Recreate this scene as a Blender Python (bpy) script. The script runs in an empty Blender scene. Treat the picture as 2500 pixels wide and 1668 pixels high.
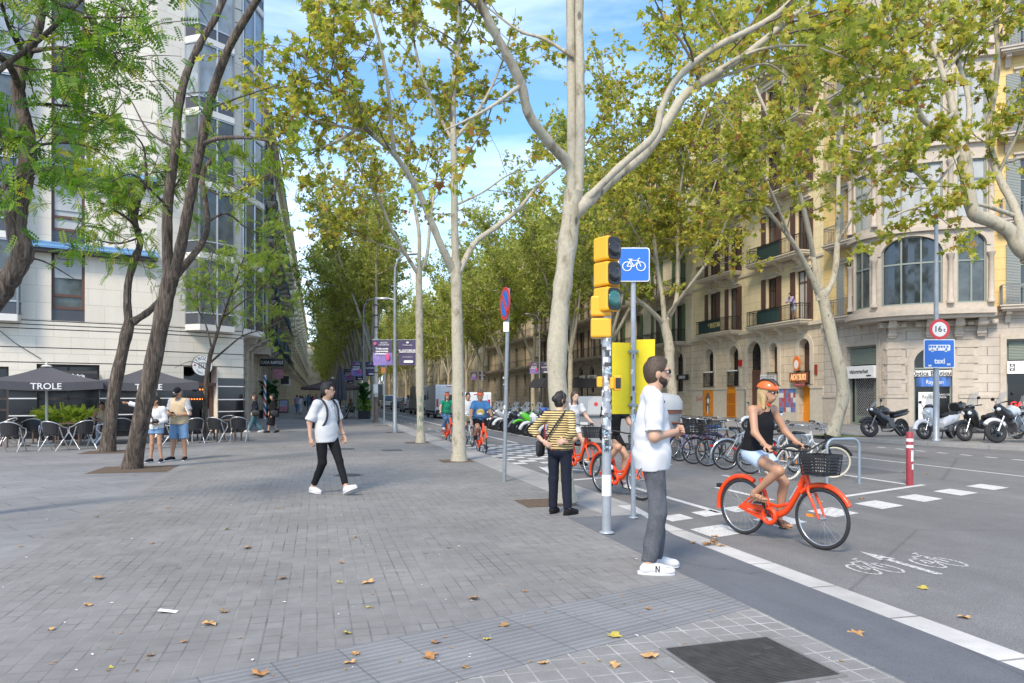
import bpy, math, random
import numpy as np
from mathutils import Vector, Matrix
R = math.radians
sc = bpy.context.scene
C = sc.collection
random.seed(7)
V = Vector
# ---------------------------------------------------------------- measured camera
F, CX, HY, H = 1780.0, 1250.0, 967.0, 1.55
cd = bpy.data.cameras.new("camera")
cam = bpy.data.objects.new("camera", cd)
C.objects.link(cam)
cam.location = (0, 0, H)
cam.rotation_euler = (R(90), 0, 0)
cd.sensor_width = 36
cd.lens = 36 * F / 2500
cd.shift_y = (HY - 834) / 2500
cd.clip_start = .1
cd.clip_end = 3000
sc.camera = cam
# ---------------------------------------------------------------- sky and sun
SUN_EL, SUN_AZ = R(44), R(203)          # azimuth clockwise from +Y: behind the camera, to the left
w = bpy.data.worlds.new("World")
sc.world = w
w.use_nodes = True
nt = w.node_tree
nt.nodes.clear()
def N(tree, typ, **kw):
    n = tree.nodes.new(typ)
    for k, v in kw.items():
        if k in n.inputs: n.inputs[k].default_value = v
        else: setattr(n, k, v)
    return n
sky = N(nt, 'ShaderNodeTexSky', sky_type='NISHITA', sun_disc=False, sun_elevation=SUN_EL, sun_rotation=SUN_AZ, air_density=1.0, dust_density=.6, ozone_density=4.5)
hs = N(nt, 'ShaderNodeHueSaturation', Saturation=1.3, Value=.95)
tc = N(nt, 'ShaderNodeTexCoord')
mp = N(nt, 'ShaderNodeMapping')
mp.inputs['Scale'].default_value = (1.0, 1.2, 4.2)
mp.inputs['Rotation'].default_value = (R(8), R(14), 0)
nz = N(nt, 'ShaderNodeTexNoise', Scale=1.5, Detail=7.0, Roughness=.55, Distortion=.25)
cr = N(nt, 'ShaderNodeValToRGB')
cr.color_ramp.elements[0].position = .42; cr.color_ramp.elements[0].color = (.1, .1, .1, 1)
cr.color_ramp.elements[1].position = .73; cr.color_ramp.elements[1].color = (.85, .85, .85, 1)
mx = N(nt, 'ShaderNodeMix', data_type='RGBA')
mx.inputs[7].default_value = (5.2, 6.0, 7.2, 1)
bg = N(nt, 'ShaderNodeBackground', Strength=.15)
ow = N(nt, 'ShaderNodeOutputWorld')
L = nt.links.new
L(sky.outputs[0], hs.inputs['Color']); L(tc.outputs['Generated'], mp.inputs[0]); L(mp.outputs[0], nz.inputs['Vector'])
L(nz.outputs['Fac'], cr.inputs[0]); L(cr.outputs[0], mx.inputs[0]); L(hs.outputs[0], mx.inputs[6]); 
spx = N(nt, 'ShaderNodeSeparateXYZ'); hr = N(nt, 'ShaderNodeMapRange'); hr.inputs[1].default_value = 0.; hr.inputs[2].default_value = .22; hr.inputs[3].default_value = .85; hr.inputs[4].default_value = 0.
mh = N(nt, 'ShaderNodeMix', data_type='RGBA'); mh.inputs[7].default_value = (3.6, 5.2, 7.2, 1)
L(tc.outputs['Generated'], spx.inputs[0]); L(spx.outputs['Z'], hr.inputs[0]); L(hr.outputs[0], mh.inputs[0]); L(mx.outputs[2], mh.inputs[6]); L(mh.outputs[2], bg.inputs[0]); L(bg.outputs[0], ow.inputs[0])
sl = bpy.data.lights.new("sun", 'SUN')
sl.energy = 1.75
sl.angle = R(13)
sl.color = (1, .9, .76)
so = bpy.data.objects.new("sun", sl)
C.objects.link(so)
sd = V((math.sin(SUN_AZ) * math.cos(SUN_EL), math.cos(SUN_AZ) * math.cos(SUN_EL), math.sin(SUN_EL)))
so.rotation_euler = sd.to_track_quat('Z', 'Y').to_euler()
vs = sc.view_settings
vs.view_transform = 'Standard'; vs.look = 'None'; vs.exposure = 1.2; vs.gamma = 1
vs.use_white_balance = True; vs.white_balance_temperature = 7100; vs.white_balance_tint = 10
sc.cycles.use_denoising = True
sc.cycles.max_bounces = 6; sc.cycles.diffuse_bounces = 3; sc.cycles.glossy_bounces = 3; sc.cycles.transmission_bounces = 3; sc.cycles.transparent_max_bounces = 6
# ---------------------------------------------------------------- measuring helpers
ST_C, ST_S = .9662, .2578
TH = math.asin(ST_S)
US, UT = V((-ST_S, ST_C, 0)), V((ST_C, ST_S, 0))
RD = -.12                                 # road level, the pavement is z = 0
def P(px, py, z=0.):
    Y = F * (H - z) / (py - HY)
    return V(((px - CX) * Y / F, Y, z))
def A(px, py, Y): return V(((px - CX) * Y / F, Y, H - (py - HY) * Y / F))
def D(x, y, Y): return A(x * 1.06383, y * 1.06383, Y)
def ST(s, t, z=0.): return US * s + UT * t + V((0, 0, z))
def Yt(px, t): return t / (ST_C * (px - CX) / F + ST_S)
def st_of(v): return v.dot(US), v.dot(UT)
# ---------------------------------------------------------------- materials
MT = {}
def M(name, col, rough=.7, metal=0., var=0., vs=6., bump=0., bs=60., coat=0., emis=0., spec=.5, alpha=1., trans=0., streak=0.):
    if name in MT: return MT[name]
    m = bpy.data.materials.new(name); m.use_nodes = True
    t = m.node_tree; b = t.nodes['Principled BSDF']
    c = (col[0], col[1], col[2], 1)
    b.inputs['Base Color'].default_value = c
    b.inputs['Roughness'].default_value = rough
    b.inputs['Metallic'].default_value = metal
    b.inputs['Specular IOR Level'].default_value = spec
    b.inputs['Coat Weight'].default_value = coat
    b.inputs['Alpha'].default_value = alpha
    b.inputs['Transmission Weight'].default_value = trans
    if emis:
        b.inputs['Emission Color'].default_value = c; b.inputs['Emission Strength'].default_value = emis
    if var or bump:
        co = N(t, 'ShaderNodeTexCoord')
    if var:
        mpg = N(t, 'ShaderNodeMapping')
        mpg.inputs['Scale'].default_value = (1, 1, 1 - streak)
        n = N(t, 'ShaderNodeTexNoise', Scale=vs, Detail=6., Roughness=.65)
        r = N(t, 'ShaderNodeMapRange'); r.inputs[1].default_value = .3; r.inputs[2].default_value = .7
        r.inputs[3].default_value = 1 - var; r.inputs[4].default_value = 1 + var
        x = N(t, 'ShaderNodeMix', data_type='RGBA', blend_type='MULTIPLY'); x.inputs[0].default_value = 1; x.inputs[6].default_value = c
        t.links.new(co.outputs['Object'], mpg.inputs[0]); t.links.new(mpg.outputs[0], n.inputs['Vector'])
        t.links.new(n.outputs['Fac'], r.inputs[0]); t.links.new(r.outputs[0], x.inputs[7]); t.links.new(x.outputs[2], b.inputs['Base Color'])
    if bump:
        n2 = N(t, 'ShaderNodeTexNoise', Scale=bs, Detail=4.)
        bn = N(t, 'ShaderNodeBump', Strength=bump, Distance=.02)
        t.links.new(co.outputs['Object'], n2.inputs['Vector']); t.links.new(n2.outputs['Fac'], bn.inputs['Height']); t.links.new(bn.outputs[0], b.inputs['Normal'])
    MT[name] = m
    return m
# ---------------------------------------------------------------- objects
def link(o, parent=None):
    C.objects.link(o)
    if parent is not None: o.parent = parent
    return o
def tag(o, label, cat, group=None, kind=None):
    if label: o["label"] = label
    if cat: o["category"] = cat
    if group: o["group"] = group
    if kind: o["kind"] = kind
    return o
def thing(name, label, cat, loc=(0, 0, 0), rz=0., group=None):
    o = bpy.data.objects.new(name, None)
    o.empty_display_size = .2
    C.objects.link(o); o.location = loc; o.rotation_euler = (0, 0, rz)
    return tag(o, label, cat, group)
def copy_tree(o, parent=None, loc=None, rz=None, label=None, group=None, scale=None):
    c = o.copy(); C.objects.link(c)
    if parent is not None: c.parent = parent
    for ch in list(o.children): copy_tree(ch, c)
    if loc is not None: c.location = loc
    if rz is not None: c.rotation_euler = (0, 0, rz)
    if label: c["label"] = label
    if group: c["group"] = group
    if scale: c.scale = (scale,) * 3
    return c
def mesh_np(name, verts, faces, mats, parent=None, smooth=False):
    me = bpy.data.meshes.new(name)
    me.from_pydata([tuple(v) for v in verts], [], faces)
    for m in (mats if isinstance(mats, (list, tuple)) else [mats]): me.materials.append(m)
    if smooth: me.shade_smooth()
    return link(bpy.data.objects.new(name, me), parent)
class MB:
    def __init__(s): s.v = []; s.f = []; s.m = []; s.s = []; s.X = None
    def add(s, vs, fs, mi=0, sm=False):
        b = len(s.v)
        if s.X is not None: vs = [s.X @ V(v) for v in vs]
        s.v += [tuple(v) for v in vs]
        for f in fs:
            s.f.append([i + b for i in f]); s.m.append(mi); s.s.append(sm)
        return s
    def box(s, c, d, mi=0, rot=None):
        x, y, z = d[0] / 2, d[1] / 2, d[2] / 2
        vs = [V((a * x, b * y, e * z)) for e in (-1, 1) for b in (-1, 1) for a in (-1, 1)]
        if rot is not None: vs = [rot @ v for v in vs]
        return s.add([v + V(c) for v in vs], [(0, 2, 3, 1), (4, 5, 7, 6), (0, 1, 5, 4), (2, 6, 7, 3), (0, 4, 6, 2), (1, 3, 7, 5)], mi)
    def bx(s, x0, x1, y0, y1, z0, z1, mi=0): return s.box(((x0 + x1) / 2, (y0 + y1) / 2, (z0 + z1) / 2), (x1 - x0, y1 - y0, z1 - z0), mi)
    def bar(s, a, b, wd, mi=0, up=(0, 0, 1)):
        a, b = V(a), V(b); d = b - a; ln = d.length
        q = d.to_track_quat('X', 'Z').to_matrix()
        return s.box((a + b) / 2, (ln, wd[0], wd[1]) if isinstance(wd, tuple) else (ln, wd, wd), mi, q)
    def tube(s, pts, r, n=8, mi=0, cap=True, closed=False, flat=None):
        pts = [V(p) for p in pts]; k = len(pts)
        rs = r if isinstance(r, (list, tuple)) else [r] * k
        vs = []; u = None
        for i, p in enumerate(pts):
            if closed: t = pts[(i + 1) % k] - pts[i - 1]
            else: t = pts[min(i + 1, k - 1)] - pts[max(i - 1, 0)]
            if t.length < 1e-9: t = V((0, 0, 1))
            t.normalize()
            if u is None:
                u = t.orthogonal().normalized() if flat is None else V(flat)
            u = (u - t * u.dot(t))
            u = u.normalized() if u.length > 1e-6 else t.orthogonal().normalized()
            w_ = t.cross(u)
            for j in range(n):
                a = 2 * math.pi * (j + .5) / n
                vs.append(p + (u * math.cos(a) + w_ * math.sin(a)) * rs[i])
        fs = []
        for i in range(k if closed else k - 1):
            i2 = (i + 1) % k
            for j in range(n):
                fs.append((i * n + j, i * n + (j + 1) % n, i2 * n + (j + 1) % n, i2 * n + j))
        s.add(vs, fs, mi, True)
        if cap and not closed: s.add(vs[:n], [tuple(range(n))[::-1]], mi); s.add(vs[-n:], [tuple(range(n))], mi)
        return s
    def lathe(s, prof, n=16, mi=0, X=None, sm=True):
        vs = []; k = len(prof)
        for r, z in prof:
            for j in range(n):
                a = 2 * math.pi * j / n; vs.append(V((r * math.cos(a), r * math.sin(a), z)))
        if X is not None: vs = [X @ v for v in vs]
        fs = [(i * n + j, i * n + (j + 1) % n, (i + 1) * n + (j + 1) % n, (i + 1) * n + j) for i in range(k - 1) for j in range(n)]
        s.add(vs, fs, mi, sm)
        s.add(vs[:n], [tuple(range(n))[::-1]], mi); s.add(vs[-n:], [tuple(range(n))], mi)
        return s
    def prism(s, poly, a, b, fn=None, mi=0, sm=False):
        """poly of 2-D points extruded from a to b; fn(u, v, w) -> point (default x, y, z)"""
        fn = fn or (lambda u, v, w_: (u, v, w_)); n = len(poly)
        ar = sum(poly[i][0] * poly[(i + 1) % n][1] - poly[(i + 1) % n][0] * poly[i][1] for i in range(n))
        if ar < 0: poly = poly[::-1]
        lo = [V(fn(u, v, a)) for u, v in poly]; hi = [V(fn(u, v, b)) for u, v in poly]
        s.add(hi, [tuple(range(n))], mi); s.add(lo, [tuple(range(n))[::-1]], mi)
        s.add(lo + hi, [(i, (i + 1) % n, n + (i + 1) % n, n + i) for i in range(n)], mi, sm)
        return s
    def ball(s, c, r, nu=12, nv=8, mi=0, rot=None):
        r = r if isinstance(r, (tuple, list)) else (r, r, r); vs = []
        for i in range(nv + 1):
            th = math.pi * i / nv
            for j in range(nu):
                a = 2 * math.pi * j / nu
                v = V((r[0] * math.sin(th) * math.cos(a), r[1] * math.sin(th) * math.sin(a), r[2] * math.cos(th)))
                vs.append((rot @ v if rot is not None else v) + V(c))
        fs = [(i * nu + j, (i + 1) * nu + j, (i + 1) * nu + (j + 1) % nu, i * nu + (j + 1) % nu) for i in range(nv) for j in range(nu)]
        return s.add(vs, fs, mi, True)
    def quad(s, a, b, c, d, mi=0): return s.add([a, b, c, d], [(0, 1, 2, 3)], mi)
    def build(s, name, mats, parent=None, bev=0., label=None):
        me = bpy.data.meshes.new(name)
        me.from_pydata(s.v, [], s.f)
        for m in (mats if isinstance(mats, (list, tuple)) else [mats]): me.materials.append(m)
        me.polygons.foreach_set('material_index', s.m); me.polygons.foreach_set('use_smooth', s.s)
        me.update()
        o = link(bpy.data.objects.new(name, me), parent)
        if bev:
            b = o.modifiers.new('bevel', 'BEVEL'); b.width = bev; b.segments = 2; b.limit_method = 'ANGLE'; b.angle_limit = R(40)
        if label: o["label"] = label
        return o
def rotz(a): return Matrix.Rotation(a, 4, 'Z')
def frame(o, x, y, z):
    """matrix whose columns are the given axes at origin o"""
    m = Matrix.Identity(4)
    for i, a in enumerate((x, y, z)):
        for r_ in range(3): m[r_][i] = a[r_]
    m.translation = V(o)
    return m
def arc(cx, cy, r, a0, a1, n): return [(cx + r * math.cos(a0 + (a1 - a0) * i / n), cy + r * math.sin(a0 + (a1 - a0) * i / n)) for i in range(n + 1)]
def text(s, size, mat, X, parent=None, name='lettering', ext=.002, align='CENTER', off=0., sx=1., space=1.):
    cu = bpy.data.curves.new(name, 'FONT')
    cu.body = s; cu.size = size; cu.extrude = ext; cu.align_x = align; cu.align_y = 'CENTER'; cu.offset = off; cu.space_character = space; cu.resolution_u = 3
    to = bpy.data.objects.new(name, cu); C.objects.link(to)
    me = bpy.data.meshes.new_from_object(to.evaluated_get(bpy.context.evaluated_depsgraph_get()))
    bpy.data.objects.remove(to); bpy.data.curves.remove(cu)
    me.materials.clear(); me.materials.append(mat)
    me.transform(X @ Matrix.Diagonal((sx, 1, 1, 1)))
    return link(bpy.data.objects.new(name, me), parent)
def XZ(x, y, z): return frame((x, y, z), (1, 0, 0), (0, 0, 1), (0, -1, 0))   # text standing in the x-z plane, read from -y
# ================================================================ SETTING: ground
def gmat(name, build):
    m = bpy.data.materials.new(name); m.use_nodes = True; t = m.node_tree
    build(t, t.nodes['Principled BSDF'], N(t, 'ShaderNodeTexCoord')); MT[name] = m
    return m
def mulcol(t, a, b, fac=1.):
    x = N(t, 'ShaderNodeMix', data_type='RGBA', blend_type='MULTIPLY'); x.inputs[0].default_value = fac
    t.links.new(a, x.inputs[6]); t.links.new(b, x.inputs[7]); return x.outputs[2]
def noise_range(t, co, scale, lo, hi, f0=.3, f1=.7, detail=6., mapping=None):
    n = N(t, 'ShaderNodeTexNoise', Scale=scale, Detail=detail, Roughness=.6)
    r = N(t, 'ShaderNodeMapRange'); r.inputs[1].default_value = f0; r.inputs[2].default_value = f1; r.inputs[3].default_value = lo; r.inputs[4].default_value = hi
    if mapping:
        mpn = N(t, 'ShaderNodeMapping'); mpn.inputs['Scale'].default_value = mapping; t.links.new(co, mpn.inputs[0]); co = mpn.outputs[0]
    t.links.new(co, n.inputs['Vector']); t.links.new(n.outputs['Fac'], r.inputs[0]); return r.outputs[0]
def spots(t, co, scale, size, lo):
    v = N(t, 'ShaderNodeTexVoronoi', Scale=scale); r = N(t, 'ShaderNodeMapRange')
    r.inputs[1].default_value = size * .6; r.inputs[2].default_value = size; r.inputs[3].default_value = lo; r.inputs[4].default_value = 1
    t.links.new(co, v.inputs['Vector']); t.links.new(v.outputs['Distance'], r.inputs[0]); return r.outputs[0]
def paver(c1, c2, mort, bw, bh, off, rot, ms=.006, stain=.2, bump=.3, gum=True):
    def f(t, b, co):
        mpn = N(t, 'ShaderNodeMapping'); mpn.inputs['Rotation'].default_value = (0, 0, rot)
        t.links.new(co.outputs['Object'], mpn.inputs[0])
        br = N(t, 'ShaderNodeTexBrick', offset=off, squash=1.0)
        br.inputs['Color1'].default_value = (*c1, 1); br.inputs['Color2'].default_value = (*c2, 1); br.inputs['Mortar'].default_value = (*mort, 1)
        br.inputs['Scale'].default_value = 1; br.inputs['Mortar Size'].default_value = ms; br.inputs['Mortar Smooth'].default_value = .3
        br.inputs['Brick Width'].default_value = bw; br.inputs['Row Height'].default_value = bh
        t.links.new(mpn.outputs[0], br.inputs['Vector'])
        c = mulcol(t, br.outputs['Color'], noise_range(t, co.outputs['Object'], .45, 1 - stain, 1 + stain * .8)); mf = N(t, 'ShaderNodeMix', data_type='RGBA', blend_type='MULTIPLY'); t.links.new(br.outputs['Fac'], mf.inputs[0]); t.links.new(c, mf.inputs[6]); t.links.new(noise_range(t, co.outputs['Object'], 2.2, .6, 1.9), mf.inputs[7]); c = mf.outputs[2]
        c = mulcol(t, c, noise_range(t, co.outputs['Object'], 5., .9, 1.1))
        c = mulcol(t, c, noise_range(t, co.outputs['Object'], 160., .86, 1.14, detail=2.))
        if gum: c = mulcol(t, c, spots(t, co.outputs['Object'], 1.3, .045, .6)); c = mulcol(t, c, spots(t, co.outputs['Object'], .37, .016, .5))
        t.links.new(c, b.inputs['Base Color'])
        r = noise_range(t, co.outputs['Object'], 2., .62, .85); t.links.new(r, b.inputs['Roughness'])
        b.inputs['Specular IOR Level'].default_value = .35
        bn = N(t, 'ShaderNodeBump', Strength=bump, Distance=.01); bn.invert = True
        t.links.new(br.outputs['Fac'], bn.inputs['Height']); t.links.new(bn.outputs[0], b.inputs['Normal'])
    return f
gmat('paver', paver((.205, .199, .191), (.228, .222, .213), (.15, .146, .142), .15, .112, .0, R(90), .0065, bump=.45))
gmat('plaza_slab', paver((.2, .202, .206), (.225, .226, .228), (.11, .11, .11), .9, .45, .5, R(-32), .008))
gmat('small_tile', paver((.225, .22, .21), (.25, .245, .235), (.29, .28, .265), .145, .145, 0, 0, .0065))
gmat('kerb_band', paver((.30, .295, .285), (.325, .32, .31), (.16, .16, .15), 1.0, .6, 0, R(90), .006, gum=False))
gmat('kerb_stone', paver((.46, .445, .42), (.52, .505, .48), (.17, .16, .15), .9, .4, 0, R(90), .014, .34))
gmat('pavement_far', paver((.25, .24, .225), (.275, .265, .25), (.15, .145, .14), .4, .2, .5, 0))
def asphalt(col, ag=.35):
    def f(t, b, co):
        o = co.outputs['Object']; rgb = N(t, 'ShaderNodeRGB'); rgb.outputs[0].default_value = (*col, 1)
        c = mulcol(t, rgb.outputs[0], noise_range(t, o, .3, .84, 1.14, mapping=(1, .25, 1)))
        c = mulcol(t, c, noise_range(t, o, 3., .92, 1.08)); c = mulcol(t, c, noise_range(t, o, 110., 1 - ag, 1 + ag, .35, .65, 2.))
        c = mulcol(t, c, spots(t, o, .22, .03, .72)); c = mulcol(t, c, noise_range(t, o, 1.1, .86, 1.1, mapping=(1, .06, 1))); v = N(t, 'ShaderNodeTexVoronoi', feature='DISTANCE_TO_EDGE', Scale=.23); n3 = N(t, 'ShaderNodeTexNoise', Scale=1.6, Detail=5.); vm = N(t, 'ShaderNodeVectorMath', operation='ADD'); t.links.new(o, vm.inputs[0]); t.links.new(n3.outputs['Color'], vm.inputs[1]); t.links.new(vm.outputs[0], v.inputs['Vector']); ck = N(t, 'ShaderNodeMapRange'); ck.inputs[1].default_value = .0; ck.inputs[2].default_value = .006; ck.inputs[3].default_value = .62; ck.inputs[4].default_value = 1; t.links.new(v.outputs['Distance'], ck.inputs[0]); c = mulcol(t, c, ck.outputs[0], .7)
        t.links.new(c, b.inputs['Base Color']); b.inputs['Roughness'].default_value = .8; b.inputs['Specular IOR Level'].default_value = .3
        n2 = N(t, 'ShaderNodeTexNoise', Scale=130., Detail=2.); bn = N(t, 'ShaderNodeBump', Strength=.25, Distance=.01)
        t.links.new(o, n2.inputs['Vector']); t.links.new(n2.outputs['Fac'], bn.inputs['Height']); t.links.new(bn.outputs[0], b.inputs['Normal'])
    return f
gmat('asphalt', asphalt((.172, .17, .168)))
gmat('ramp_asphalt', asphalt((.135, .142, .155), .18))
def tactile(t, b, co):
    o = co.outputs['Object']; mpn = N(t, 'ShaderNodeMapping'); mpn.inputs['Rotation'].default_value = (0, 0, R(-19))
    t.links.new(o, mpn.inputs[0])
    wv = N(t, 'ShaderNodeTexWave', wave_type='BANDS', bands_direction='Y', Scale=5.2)
    wv.inputs['Distortion'].default_value = 0
    t.links.new(mpn.outputs[0], wv.inputs['Vector'])
    r = N(t, 'ShaderNodeMapRange'); r.inputs[1].default_value = .0; r.inputs[2].default_value = .45; r.inputs[3].default_value = .8; r.inputs[4].default_value = 1.
    t.links.new(wv.outputs['Fac'], r.inputs[0])
    br = N(t, 'ShaderNodeTexBrick', offset=0); br.inputs['Scale'].default_value = 1; br.inputs['Brick Width'].default_value = .4; br.inputs['Row Height'].default_value = .4; br.inputs['Mortar Size'].default_value = .006
    br.inputs['Color1'].default_value = (.196, .198, .203, 1); br.inputs['Color2'].default_value = (.215, .217, .222, 1); br.inputs['Mortar'].default_value = (.14, .14, .142, 1)
    t.links.new(mpn.outputs[0], br.inputs['Vector'])
    c = mulcol(t, br.outputs['Color'], r.outputs[0]); c = mulcol(t, c, noise_range(t, o, 1.3, .85, 1.15)); c = mulcol(t, c, noise_range(t, o, 120., .88, 1.12))
    t.links.new(c, b.inputs['Base Color']); b.inputs['Roughness'].default_value = .75
    bn = N(t, 'ShaderNodeBump', Strength=.5, Distance=.008); t.links.new(wv.outputs['Fac'], bn.inputs['Height']); t.links.new(bn.outputs[0], b.inputs['Normal'])
gmat('tactile', tactile)
def paint(t, b, co):
    o = co.outputs['Object']; b.inputs['Base Color'].default_value = (.62, .61, .59, 1); b.inputs['Roughness'].default_value = .6
    n = noise_range(t, o, 38., 0., 1., .30, .42, 8.); t.links.new(n, b.inputs['Alpha'])
    rgb = N(t, 'ShaderNodeRGB'); rgb.outputs[0].default_value = (.62, .61, .59, 1)
    t.links.new(mulcol(t, rgb.outputs[0], noise_range(t, o, 4., .85, 1.08)), b.inputs['Base Color'])
gmat('road_paint', paint)
def paint2(t, b, co):
    paint(t, b, co); b.inputs['Base Color'].default_value = (.5, .5, .49, 1); t.links.new(noise_range(t, co.outputs['Object'], 26., 0., .95, .36, .52, 8.), b.inputs['Alpha'])
gmat('road_paint_worn', paint2)
M('soil', (.11, .075, .05), .95, var=.35, vs=14, bump=.6, bs=50)
M('grass_soil', (.10, .14, .04), .95, var=.4, vs=20, bump=.6, bs=50)
def struct(name, mb, mats, world=False):
    o = mb.build(name, mats); o["kind"] = "structure"
    if not world: o.rotation_euler = (0, 0, TH)
    return o
g = MB(); g.quad((-900, -300, RD), (900, -300, RD), (900, 1500, RD), (-900, 1500, RD)); struct('road', g, MT['asphalt'])
g = MB(); g.bx(-2.75, 3.07, -14, 330, -.3, 0); g.bx(3.07, 3.62, 8.8, 330, -.3, 0); struct('pavement', g, MT['paver'])
g = MB(); g.bx(-90, -2.98, -30, 330, -.3, 0); struct('plaza_paving', g, MT['plaza_slab'])
g = MB(); g.bx(3.62, 4.1, 8.8, 330, -.3, -.001); struct('pavement_edging', g, MT['kerb_band']); g = MB(); g.bx(-2.98, -2.75, -14, 330, -.3, .001); gmat('edging_slab', paver((.215, .212, .207), (.235, .232, .226), (.12, .12, .12), 1.0, .6, 0, R(90), .006, gum=False)); struct('plaza_edging', g, MT['edging_slab'])
g = MB(); g.bx(4.1, 4.35, 9.6, 330, -.3, -.002); struct('kerb', g, MT['kerb_band'])
g = MB(); g.quad((4.1, -14, -.098), (4.36, -14, -.1), (4.36, 8.6, -.1), (4.1, 8.6, -.098)); g.quad((4.1, 8.6, -.098), (4.36, 8.6, -.1), (4.35, 9.6, -.004), (4.1, 9.6, -.004)); g.quad((4.36, -14, -.1), (4.36, -14, -.2), (4.36, 8.6, -.2), (4.36, 8.6, -.1))
g.bx(4.362, 4.39, -14, 8.6, -.2, -.116)
struct('lowered_kerb', g, MT['kerb_stone'])
g = MB(); g.quad((3.07, -14, -.001), (4.1, -14, -.098), (4.1, 7.9, -.098), (3.07, 7.9, -.001)); g.quad((3.07, 7.9, -.001), (4.1, 7.9, -.098), (4.1, 8.8, -.002), (3.07, 8.8, -.001)); struct('kerb_ramp', g, MT['ramp_asphalt'])
g = MB(); g.quad((-2.7, 3.64 - .93, .004), (3.07, 3.64 + 1.06, .004), (3.07, 4.54 + 1.06, .004), (-2.7, 4.54 - .93, .004)); struct('tactile_paving', g, MT['tactile'])
g = MB(); g.quad((-2.7, -6, .004), (3.07, -6, .004), (3.07, 3.64 + 1.06 - .003, .004), (-2.7, 3.64 - .93 - .003, .004)); struct('tile_paving', g, MT['small_tile'])
# right-hand pavement with its rounded corner
kl = [(19.2, 330), (19.2, 30), (19.15, 26), (19.25, 23), (19.75, 20.2), (20.7, 17.4), (22.3, 14.2), (25, 10.5), (30, 6), (38, 1), (60, -8)]
g = MB(); g.prism([(a + .3, b - .05) for a, b in kl] + [(140, -8), (140, 330)], -.3, -.002); struct('pavement_opposite', g, MT['pavement_far'])
g = MB()
for i in range(len(kl) - 1):
    (a, b), (c, d) = kl[i], kl[i + 1]
    g.prism([(a, b), (c, d), (c + .305, d - .05), (a + .305, b - .05)], -.3, 0)
struct('kerb_opposite', g, MT['kerb_band'])
# repaired strips in the carriageway
g = MB(); zp = RD + .002
for a in ([(11.2, 13), (12.3, 13.2), (12.5, 19), (11.3, 18.6)], [(5.0, 2.2), (7.6, 2.9), (7.5, 3.7), (4.9, 3.1)], [(15.2, 16), (16.0, 16), (16.1, 40), (15.3, 40)], [(7.2, 19), (8.1, 19.1), (8.1, 21.5), (7.25, 21.3)]): g.add([(x, y, zp) for x, y in a], [(0, 1, 2, 3)])
gmat('asphalt_patch', asphalt((.125, .124, .124), .25)); struct('road_patch', g, MT['asphalt_patch'])
# painted markings
g = MB(); zr = RD + .004
def mk(t0, t1, s0, s1): g.quad((t0, s0, zr), (t1, s0, zr), (t1, s1, zr), (t0, s1, zr))
def mkq(*p): g.quad(*[(a, b, zr) for a, b in p])
mk(6.75, 6.87, 24.8, 320); mk(5.5, 5.62, 9.3, 13.2); mk(8.2, 8.3, 12.6, 13.7); mk(8.2, 8.3, 16, 17.4); mk(8.2, 8.32, 22.6, 80); mk(6.98, 7.1, 10.2, 11.9); mk(6.98, 7.1, 14, 15.4)
for i in range(26): mk(5.44, 5.54, 26 + i * 2.6, 26.8 + i * 2.6)
mk(10.68, 10.8, 11.25, 60); mkq((8.3, 10.15), (8.3, 10.28), (11.0, 11.3), (11.0, 11.17))
for i in range(7):
    t = 4.79 + i * 1.18; s = 8.05 + .37 * (t - 4.79); e = .29
    mkq((t - e, s - e - .1), (t + e, s - e + .11), (t + e, s + e + .11), (t - e, s + e - .1))
for i in range(3):
    t = 4.75 + i * .62; s = 9.0 + .37 * (t - 4.75); e = .2
    mkq((t - e, s - e), (t + e, s - e + .15), (t + e, s + e + .15), (t - e, s + e))
for r_ in range(13):
    for c_ in range(3): mkq(*[(4.55 + (c_ + (.5 if r_ % 2 else 0)) * .84 + a, 17.2 + r_ * .56 + b) for a, b in ((0, 0), (.46, 0), (.46, .4), (0, .4))])
for (a, b), (c, d) in (((4.7, 13.6), (6.5, 14.2)), ((6.5, 14.2), (5.1, 16.4)), ((5.1, 16.4), (4.7, 13.6))):
    q = V((c - a, d - b)).normalized() * .08; mkq((a - q.y, b + q.x), (a + q.y, b - q.x), (c + q.y, d - q.x), (c - q.y, d + q.x))
mk(14.1, 14.2, 11.5, 21); mk(14.1, 14.2, 24, 30); mk(14.1, 14.2, 33, 100); mk(17.0, 17.1, 20, 60)
for i in range(8): mk(17.6 + .0 * i, 17.75, 14 + i * .8, 14.35 + i * .8)
# arrow and bicycle pictograms in the near lane
struct('road_marking', g, MT['road_paint']); g = MB()
mkq((5.58, 5.55), (5.66, 5.55), (5.66, 6.25), (5.58, 6.25)); g.add([(5.52, 6.2, zr), (5.72, 6.2, zr), (5.62, 6.6, zr)], [(0, 1, 2)])
def flat_line(pts, wd):
    for (a, b), (c, d) in zip(pts, pts[1:]):
        q = V((c - a, d - b)).normalized() * wd / 2; mkq((a - q.y, b + q.x), (a + q.y, b - q.x), (c + q.y, d - q.x), (c - q.y, d + q.x))
for bt, bsn in ((5.2, 6.0), (6.0, 6.05)):
    for q in (-.13, .13): flat_line([(bt + q + .1 * math.cos(a * .5236), bsn + .2 * math.sin(a * .5236) - .1) for a in range(13)], .03)
    flat_line([(bt - .13, bsn - .1), (bt - .04, bsn + .18), (bt + .09, bsn + .18), (bt, bsn - .1), (bt - .13, bsn - .1)], .03); flat_line([(bt + .13, bsn - .1), (bt + .08, bsn + .3), (bt + .15, bsn + .32)], .03)
struct('worn_marking', g, MT['road_paint_worn'])
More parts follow.
